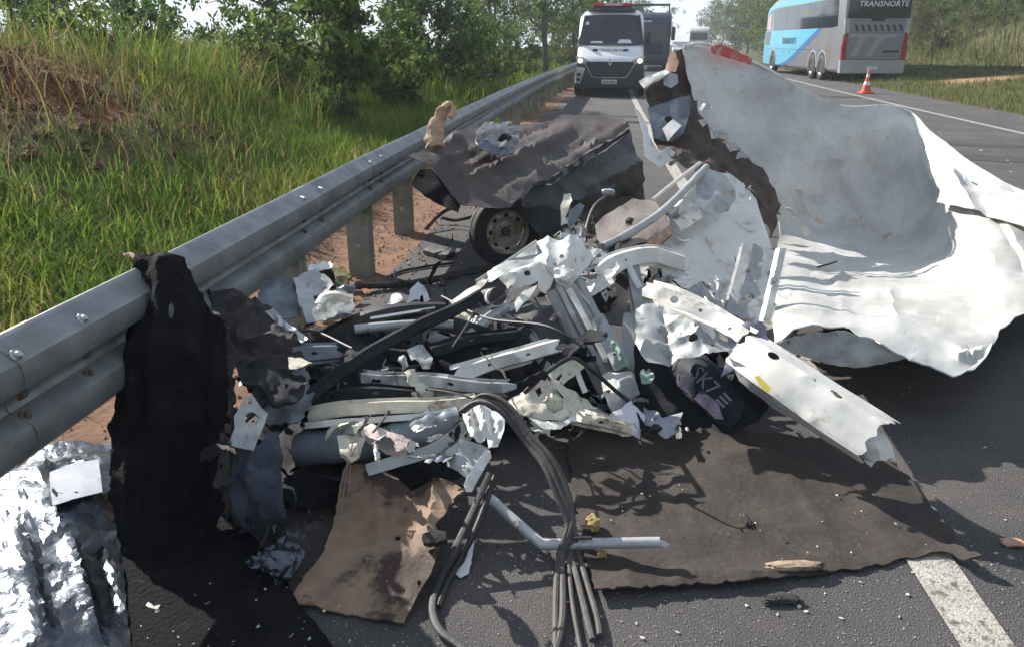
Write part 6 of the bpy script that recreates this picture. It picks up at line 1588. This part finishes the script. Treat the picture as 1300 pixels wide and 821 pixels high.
for k, w_ in enumerate(wires):
    if k in (6, 7, 10, 12): continue
    z0 = (.26, .35, .32, .30, .3, .45, .15, .15, .28, .45, .34, .38, .45, .3)[k]
    tube('loose_wire', [Z(x + rg.uniform(-4, 4), y + rg.uniform(-4, 4), max(.03, z0 + rg.uniform(-.05, .05))) for x, y in w_], rg.uniform(.003, .006), MT['rubber'] if k % 3 else MT['hose'], n=5, sub=8,
         label='thin black wire ' + lab[k], cat='wire')
# grit and gravel (far too many to count)
def grit(name, gen, n, smin, smax, mat, label, cat, seed):
    rg = random.Random(seed)
    base = [(1, 0, 0), (-.8, .3, .1), (0, .9, 0), (.1, -.8, .1), (0, .1, .8), (0, 0, -.3)]
    fc = [(0, 2, 4), (2, 1, 4), (1, 3, 4), (3, 0, 4), (2, 0, 5), (1, 2, 5), (3, 1, 5), (0, 3, 5)]
    V, Fc = [], []
    for i in range(n):
        c = gen(rg)
        s = smin + (smax - smin) * rg.random() ** 3
        a = rg.uniform(0, 6.28)
        ca_, sa_ = math.cos(a), math.sin(a)
        k = len(V)
        for (x, y, z) in base:
            x, y = x * ca_ - y * sa_, x * sa_ + y * ca_
            V.append((c[0] + x * s * rg.uniform(.7, 1.3), c[1] + y * s * rg.uniform(.7, 1.3), c[2] + (z + .3) * s * .7))
        Fc += [tuple(j + k for j in f) for f in fc]
    return mk(name, V, Fc, mat, None, True, False, label=label, cat=cat, kind='stuff')
def gen_road(rg):
    p = PZ(rg.uniform(120, 1300), 560 + 270 * rg.random(), 0)
    return (p.x, p.y, .001)
grit('grit', gen_road, 5200, .0010, .0042, M('pale_grit', (.42, .38, .33), (.20, .18, .16), 300, .8), 'pale grit and glass dust sprinkled over the near asphalt', 'grit', 41)
def gen_verge(rg):
    y = .8 + 26 * rg.random() ** 1.6
    s = rg.gauss(.1, .30)
    x = rail_x(y) - s
    return (x, y, ground_z(x, y) + (.012 if x > rail_x(y) + .1 else .002))
grit('gravel', gen_verge, 9000, .004, .020, M('verge_gravel', (.30, .17, .10), (.20, .15, .12), 120, .9), 'reddish gravel along the foot of the guardrail', 'gravel', 42)

def gen_mound(rg):
    while True:
        x, y = rg.gauss(-5.9, 1.9), rg.gauss(7.7, 1.2)
        if rail_x(y) - x > 1.2:
            return (x, y, ground_z(x, y))
grit('soil_clods', gen_mound, 2600, .012, .085, M('red_soil_clod', (.14, .046, .026), (.085, .03, .02), 40, .95), 'crumbly red soil clods on the mound', 'soil', 43)

# ================================================================== VEGETATION
MT['blade'] = M('grass_blade', (.75, .75, .75), (1.0, 1.0, .95), 2.5, .85, attr='col', transl=.45, spec=.08)
MT['leaf'] = M('leaf', (.75, .75, .75), (1.2, 1.2, 1.1), 2.0, .7, attr='col', transl=.45, spec=.12)
MT['bark'] = M('bark', (.10, .085, .07), (.06, .05, .042), 9, .9, 0, .5, 40)
MT['twig'] = M('twig', (.16, .13, .09), (.10, .085, .06), 9, .9)
def bulk(name, V, Fq, C, mat, parent=None, **kw):
    me = bpy.data.meshes.new(name)
    nv, nf, k = len(V), len(Fq), Fq.shape[1]
    me.vertices.add(nv)
    me.vertices.foreach_set('co', V.astype(np.float32).ravel())
    me.loops.add(nf * k)
    me.loops.foreach_set('vertex_index', Fq.astype(np.int32).ravel())
    me.polygons.add(nf)
    me.polygons.foreach_set('loop_start', np.arange(0, nf * k, k, dtype=np.int32))
    me.polygons.foreach_set('loop_total', np.full(nf, k, dtype=np.int32))
    me.update(calc_edges=True)
    a = me.color_attributes.new('col', 'FLOAT_COLOR', 'POINT')
    a.data.foreach_set('color', np.c_[C, np.ones(nv)].astype(np.float32).ravel())
    me.materials.append(mat)
    o = bpy.data.objects.new(name, me)
    COL.objects.link(o)
    if parent is not None: o.parent = parent
    return tag(o, **kw)
def blades(name, P, h, wd, C, droop, mat, **kw):
    """P Nx3 roots, h heights, wd widths, C Nx3 colours: curved tapering blades of 3 segments"""
    n = len(P)
    az = nrng.uniform(0, 2 * np.pi, n)
    d = np.c_[np.cos(az), np.sin(az), np.zeros(n)]
    s = np.c_[-np.sin(az), np.cos(az), np.zeros(n)]
    bend = droop * nrng.uniform(.3, 1.3, n)
    rows = []
    for t, wf in ((0, .8), (.4, 1.0), (.75, .65), (1.0, .06)):
        c = P + d * (h * bend * t * t)[:, None]
        c[:, 2] += h * t * (1 - .32 * bend * t)
        o = s * (wd * wf / 2)[:, None]
        rows += [c - o, c + o]
    V = np.stack(rows, 1).reshape(-1, 3)
    b = (np.arange(n) * 8)[:, None]
    Fq = np.concatenate([b + np.array([0, 1, 3, 2]), b + np.array([2, 3, 5, 4]), b + np.array([4, 5, 7, 6])])
    return bulk(name, V, Fq, np.repeat(C, 8, 0), mat, **kw)
def pick(n, cols, wts):
    c = np.array(cols)[nrng.choice(len(cols), n, p=np.array(wts) / sum(wts))]
    return np.clip(c * nrng.uniform(.7, 1.3, (n, 1)) + nrng.normal(0, .004, (n, 3)), .005, 1)
def sample_left(n, ya, yb, sa, sb, yp=1.5, keep=None):
    out = []
    while len(out) < n:
        y = ya + (yb - ya) * rnd.random() ** yp
        s = sa + (sb - sa) * rnd.random()
        x = rail_x(y) - s
        if keep and not keep(x, y, s):
            continue
        out.append((x, y, ground_z(x, y) - .01))
    return np.array(out)
def soil(x, y):
    return math.exp(-(((x + 5.8) / 2.5) ** 2 + ((y - 7.55) / 1.75) ** 2)) + .25 * noise.noise(Vector((x * 4, y * 4, 7)))
def keep_lush(x, y, s):
    return rnd.random() > soil(x, y) * 2.2 and s > .62 + .5 * (1 - smooth(3, 7, y)) + .35 * noise.noise(Vector((x * 1.3, y * 1.3, 1)))
GREEN = [(.13, .23, .030), (.18, .26, .040), (.095, .18, .028), (.27, .27, .06), (.32, .27, .11)]
P = sample_left(52000, 1.8, 17, .5, 6.0, 1.4, keep_lush)
n = len(P)
yel = np.array([noise.noise(Vector((p[0] * .5, p[1] * .5, 2))) for p in P])
C = np.where((yel > .12)[:, None], pick(n, GREEN, [2, 3, 1, 4, 2]), pick(n, GREEN, [5, 3, 4, 1, .6]))
blades('verge_grass', P, nrng.uniform(.10, .34, n) * (1 + .5 * yel), nrng.uniform(.006, .014, n), C, .75, MT['blade'], label='lush green grass covering the bank behind the guardrail', cat='grass', kind='stuff')
P = np.array([gen_mound(rnd) for _ in range(5200)])
n = len(P)
blades('mound_grass', P, nrng.uniform(.08, .55, n), nrng.uniform(.005, .011, n), pick(n, [(.27, .21, .10), (.20, .14, .07), (.12, .15, .035)], [3, 2, 2]), .9, MT['blade'], label='dry straggling grass stems on the red soil mound', cat='grass', kind='stuff')
P = sample_left(16000, 17, 48, .5, 9, 1.2)
n = len(P)
blades('far_verge_grass', P, nrng.uniform(.25, .8, n), nrng.uniform(.015, .035, n), pick(n, GREEN, [4, 3, 3, 2, 1]), .6, MT['blade'], label='rough green grass further along the left bank', cat='grass', kind='stuff')
def keep_tall(x, y, s):
    return s > 3.0 + 1.2 * noise.noise(Vector((x * .5, y * .5, 4))) - .06 * max(0, y - 9) and rnd.random() > soil(x, y) * 2.4 and rnd.random() < .55 + .9 * noise.noise(Vector((x * .8, y * .8, 6)))
P = sample_left(36000, 6.5, 26, 2.2, 10, 1.1, keep_tall)
n = len(P)
dry = np.array([noise.noise(Vector((p[0] * .35, p[1] * .35, 8))) for p in P])
C = np.where((dry > .22)[:, None], pick(n, [(.25, .21, .085), (.30, .25, .12), (.17, .17, .05), (.12, .14, .035)], [3, 3, 3, 2]), pick(n, GREEN, [3, 3, 3, 3, 2]))
blades('tall_grass', P, nrng.uniform(.35, 1.2, n), nrng.uniform(.005, .013, n), C, .75, MT['blade'], label='tall seeding grass on top of the left bank', cat='grass', kind='stuff')

def sample_right(n, ya, yb, ra, rb, yp=1.3):
    y = ya + (yb - ya) * nrng.random(n) ** yp
    r = ra + (rb - ra) * nrng.random(n)
    x = np.array([edge_x(t) + 1.7 for t in y]) + r
    return np.c_[x, y, [ground_z(a, b) - .02 for a, b in zip(x, y)]]
P = sample_right(26000, 14, 60, .05, 7.5)
n = len(P)
bp = PZ(1245, 97, .40)
keepm = np.exp(-(((P[:, 0] - bp.x) / 1.3) ** 2 + ((P[:, 1] - bp.y) / 1.5) ** 2)) < nrng.random(n) * .9
P = P[keepm]
n = len(P)
blades('right_verge_grass', P, nrng.uniform(.08, .26, n), nrng.uniform(.012, .028, n), pick(n, [(.11, .15, .035), (.16, .17, .05), (.22, .19, .08)], [4, 3, 2]), .7, MT['blade'], label='short grass on the verge beside the right shoulder', cat='grass', kind='stuff')
P = sample_right(34000, 16, 85, 5.5, 26, 1.2)
n = len(P)
blades('dry_grass', P, nrng.uniform(.3, .95, n), nrng.uniform(.015, .04, n), pick(n, [(.19, .165, .06), (.13, .145, .042), (.08, .11, .03), (.24, .20, .09)], [2, 3, 4, 1]), .55, MT['blade'], label='tall dry grass on the slope behind the coach', cat='grass', kind='stuff')

def leaves(ctrs, rad, per, size, cols, wts, aspect=.42, hang=.35):
    n = len(ctrs) * per
    c = np.repeat(ctrs, per, 0) + nrng.normal(0, 1, (n, 3)) * np.repeat(rad, per)[:, None] * np.array([.55, .55, .42])
    u = nrng.normal(0, 1, (n, 3))
    u[:, 2] -= hang
    u /= np.linalg.norm(u, axis=1)[:, None]
    v = np.cross(u, nrng.normal(0, 1, (n, 3)) + np.array([0, 0, .8]))
    v /= np.linalg.norm(v, axis=1)[:, None] + 1e-9
    L = size * nrng.uniform(.6, 1.4, n)[:, None]
    wv = v * L * aspect
    V = np.stack([c, c + u * L * .5 + wv * .5, c + u * L, c + u * L * .5 - wv * .5], 1).reshape(-1, 3)
    Fq = (np.arange(n) * 4)[:, None] + np.array([0, 1, 2, 3])
    tone = np.repeat(nrng.uniform(.65, 1.35, len(ctrs)), per)[:, None]
    C = np.repeat(pick(n, cols, wts) * tone, 4, 0)
    return V, Fq, C
DG = [(.045, .092, .026), (.07, .125, .034), (.10, .155, .042)]
MG = [(.075, .135, .032), (.11, .17, .04), (.15, .19, .055)]
OG = [(.075, .095, .03), (.10, .115, .04), (.13, .13, .055)]
def tree_parts(h, cr, ch, seed, cols, ncl=60, per=60, lsize=.12, trunk=.09, low=.3, stems=1, gap=.0):
    """a tree of height h; crown radius cr, crown depth ch; returns trunk mesh rings and leaf arrays in local space"""
    rg = random.Random(seed)
    mb = MB()
    ctrs, rads = [], []
    tips = []
    for st in range(stems):
        lean = Vector((rg.uniform(-.12, .12), rg.uniform(-.12, .12), 0)) * (2.2 if stems > 1 else 1)
        pts = [Vector((rg.uniform(-.1, .1) * (stems > 1), rg.uniform(-.1, .1) * (stems > 1), -.1))]
        for k in range(1, 6):
            t = k / 5
            pts.append(Vector((lean.x * h * t + rg.uniform(-.05, .05) * h * .3, lean.y * h * t + rg.uniform(-.05, .05) * h * .3, h * .88 * t)))
        mb.loft(tube_geo(pts, trunk, 7, 4, trunk * .25))
        path = catmull(pts, 4)
        for k in range(int(9 / stems) + 3):
            t = rg.uniform(low, .95)
            b = path[int(t * (len(path) - 1))]
            a = rg.uniform(0, 6.28)
            L = cr * rg.uniform(.5, 1.05) * (1.1 - .4 * abs(t - .55))
            e = b + Vector((math.cos(a) * L, math.sin(a) * L, rg.uniform(.05, .55) * ch * .5))
            m_ = b.lerp(e, .5) + Vector((0, 0, .12 * L))
            mb.loft(tube_geo([b, m_, e], trunk * .38 * (1.1 - t * .6), 5, 3, trunk * .07))
            tips += [e, b.lerp(e, .65) + Vector((0, 0, .1 * L)), m_]
        tips.append(path[-1])
    while len(ctrs) < ncl:
        b = rg.choice(tips)
        q = b + Vector((rg.gauss(0, .22) * cr, rg.gauss(0, .22) * cr, rg.gauss(0, .16) * ch))
        if q.z < h * low * .55: continue
        ctrs.append(tuple(q))
        rads.append(cr * rg.uniform(.10, .24))
    V, Fq, C = leaves(np.array(ctrs), np.array(rads), per, lsize, cols, [1, 1.4, 1])
    return mb, V, Fq, C
def plant(name, label, cat, px, d, base_z, rz=0.0, group=None, bark=None, **kw):
    q = CAMP + ray(px, 54) * d
    x, y = q.x, q.y
    z = ground_z(x, y) if base_z is None else base_z
    o = thing(name, label, cat, (x, y, z - .03), rz, group)
    mb, V, Fq, C = tree_parts(**kw)
    mb.build('trunk' if kw.get('stems', 1) == 1 else 'stems', bark or MT['bark'], o, True, .9)
    bulk('crown', V, Fq, C, MT['leaf'], o)
    return o
plant('broad_tree', 'broad green tree with feathery crown above the red soil mound', 'tree', 95, 15, None, h=3.3, cr=1.6, ch=1.6, seed=1, cols=DG, ncl=46, per=60, lsize=.15, low=.5)
plant('slim_tree', 'slim dark tree with bare straight trunk behind the tall grass', 'tree', 196, 17, None, h=5.6, cr=1.5, ch=2.0, seed=2, cols=DG, ncl=60, per=60, lsize=.13, low=.55, trunk=.075)
plant('broad_tree', 'light green leafy sapling with arching branches on the mound edge', 'tree', 30, 13, None, h=2.6, cr=.9, ch=1.4, seed=3, cols=MG, ncl=34, per=50, lsize=.12, low=.35, trunk=.05)
plant('leafy_sapling', 'young yellow green sapling standing beside the red soil mound', 'tree', 120, 10.5, None, h=1.5, cr=.6, ch=.9, seed=4, cols=MG, ncl=30, per=45, lsize=.10, low=.3, trunk=.035, stems=3)
plant('drooping_tree', 'large tree with drooping dark leaves at the top of the bank', 'tree', 340, 15, None, h=3.2, cr=1.3, ch=1.8, seed=5, cols=MG, ncl=42, per=55, lsize=.15, low=.4)
plant('leafy_bush', 'dense dark bush with pointed leaves growing out of the tall grass', 'bush', 425, 11.8, None, h=2.3, cr=.8, ch=1.7, seed=6, cols=MG, ncl=75, per=70, lsize=.13, low=.12, trunk=.04, stems=4)
plant('leafy_bush', 'rounded mid green bush below the drooping dark tree', 'bush', 345, 12.5, None, h=1.5, cr=.9, ch=1.1, seed=7, cols=MG, ncl=55, per=60, lsize=.11, low=.1, trunk=.03, stems=4)
plant('leafy_bush', 'tall grassy green bush crowding the right of the pointed leaf bush', 'bush', 490, 15, None, h=1.5, cr=.9, ch=1.1, seed=32, cols=MG, ncl=60, per=60, lsize=.12, low=.08, trunk=.03, stems=5)
plant('leafy_bush', 'small bright green bush above the red soil mound', 'bush', 60, 11.5, None, h=1.3, cr=.8, ch=.9, seed=33, cols=MG, ncl=40, per=55, lsize=.10, low=.1, trunk=.03, stems=4)
plant('leafy_bush', 'feathery green bush beside the yellow green sapling', 'bush', 180, 12.2, None, h=1.5, cr=.8, ch=1.1, seed=34, cols=DG, ncl=45, per=55, lsize=.10, low=.1, trunk=.03, stems=4)
plant('leafy_bush', 'bright green bush halfway between the forked tree and the dark tree', 'bush', 612, 23, None, h=1.9, cr=1.2, ch=1.4, seed=35, cols=MG, ncl=55, per=55, lsize=.14, low=.08, trunk=.04, stems=5)
plant('dark_tree', 'dark bushy tree standing alone where the bank narrows', 'tree', 545, 19, None, h=3.3, cr=1.35, ch=2.2, seed=8, cols=DG, ncl=85, per=70, lsize=.14, low=.15, stems=2)
plant('leafy_bush', 'low pale green bush at the foot of the dark bushy tree', 'bush', 590, 19.5, None, h=1.7, cr=.9, ch=1.2, seed=9, cols=MG, ncl=50, per=60, lsize=.12, low=.1, trunk=.03, stems=4)
plant('forked_tree', 'sparse forked tree showing its pale bare branches', 'tree', 625, 29, None, h=5.2, cr=2.0, ch=2.4, seed=10, cols=OG, ncl=45, per=45, lsize=.16, low=.5, stems=2, trunk=.08)
plant('tall_tree', 'tall dark trunked tree close behind the guardrail before the van', 'tree', 693, 28, None, h=6.0, cr=2.2, ch=3.0, seed=11, cols=DG, ncl=85, per=60, lsize=.17, low=.38, trunk=.13)
plant('leafy_bush', 'wide mid green bush along the guardrail past the forked tree', 'bush', 655, 30, None, h=1.7, cr=1.3, ch=1.2, seed=12, cols=MG, ncl=55, per=50, lsize=.15, low=.08, trunk=.04, stems=5)
plant('leafy_bush', 'olive bush growing right against the rail near the van', 'bush', 712, 36, None, h=2.0, cr=1.3, ch=1.4, seed=13, cols=OG, ncl=50, per=50, lsize=.16, low=.08, trunk=.04, stems=5)
kw = dict(h=6.5, cr=2.6, ch=3.6, seed=14, cols=DG, ncl=75, per=50, lsize=.24, low=.18, trunk=.13)
first = plant('roadside_tree', 'dense roadside tree in the row beyond the ambulance van', 'tree', 735, 46, None, group='trees in the row beyond the van', **kw)
for i, (px, d, s) in enumerate(((660, 44, .8), (765, 60, 1.0), (700, 62, 1.1), (785, 80, 1.1), (600, 42, .6), (640, 58, .8), (505, 38, .5), (20, 30, .45), (818, 112, 1.1), (840, 150, 1.2))):
    o = copy_tree(first)
    q = CAMP + ray(px, 54) * d
    o.location = (q.x, q.y, ground_z(q.x, q.y) - .05)
    o.rotation_euler = (0, 0, i * 1.7)
    o.scale = (s, s, s * (.9 + .2 * (i % 3) / 2))
    if i in (4, 6, 7):
        o['label'] = 'small dense tree on the back edge of the left bank'
        o['group'] = 'trees on the back edge of the bank'
kw = dict(h=7.5, cr=3.4, ch=4.6, seed=15, cols=OG, ncl=80, per=50, lsize=.30, low=.12, trunk=.15)
first = plant('hillside_tree', 'olive green dense tree on the wooded slope behind the coach', 'tree', 1000, 66, None, group='olive trees on the slope', **kw)
kw2 = dict(kw, seed=16, cols=MG)
second = plant('hillside_tree', 'mid green dense tree on the wooded slope', 'tree', 1045, 58, None, group='mid green trees on the slope', **kw2)
spots = [(975, 78, .9), (950, 96, .95), (932, 118, 1.0), (915, 150, 1.1), (903, 190, 1.1), (985, 90, 1.2), (960, 120, 1.3), (1010, 74, 1.1), (1035, 80, 1.3), (1075, 66, 1.2), (1110, 62, 1.1), (1150, 58, 1.0), (1190, 54, 1.0), (1230, 58, 1.1), (1275, 60, 1.2),
         (1090, 80, 1.4), (1140, 78, 1.4), (1200, 74, 1.4), (940, 150, 1.3), (895, 240, 1.3), (1020, 100, 1.5), (1320, 62, 1.2), (995, 60, .7), (1165, 47, .5), (1215, 44, .45), (1290, 46, .5), (1252, 49, .5), (1180, 40, .36), (1205, 50, .55), (1235, 41, .38), (1270, 38, .36), (1300, 40, .4), (1190, 58, .8), (1240, 62, .9), (1325, 46, .55)]
for i, (px, d, s) in enumerate(spots):
    o = copy_tree(first if i % 2 else second)
    q = CAMP + ray(px, 54) * d
    o.location = (q.x, q.y, ground_z(q.x, q.y) - .3)
    o.rotation_euler = (0, 0, i * 2.1)
    o.scale = (s, s, s * (.85 + .1 * (i % 4)))
    if s < .6:
        o['label'], o['group'] = 'low shrubby tree standing in the dry grass of the slope', 'shrubby trees in the dry grass'
    elif i % 2 == 0:
        o['label'], o['group'] = 'mid green dense tree on the wooded slope', 'mid green trees on the slope'

# ================================================================== HAZE
mh = bpy.data.materials.new('haze_air')
mh.use_nodes = True
ht = mh.node_tree
ht.nodes.clear()
ho = ht.nodes.new('ShaderNodeOutputMaterial')
hv = ht.nodes.new('ShaderNodeVolumePrincipled')
hv.inputs['Color'].default_value = (.80, .88, .97, 1)
hv.inputs['Density'].default_value = 0.0011
hv.inputs['Anisotropy'].default_value = 0.2
ht.links.new(hv.outputs['Volume'], ho.inputs['Volume'])
MB().box(-2700, 2700, -40, 2700, -75, 52).build('haze', mh, None, True, False, kind='stuff', label='thin pale haze in the air over the whole valley', cat='haze')
SC.cycles.volume_bounces = 0
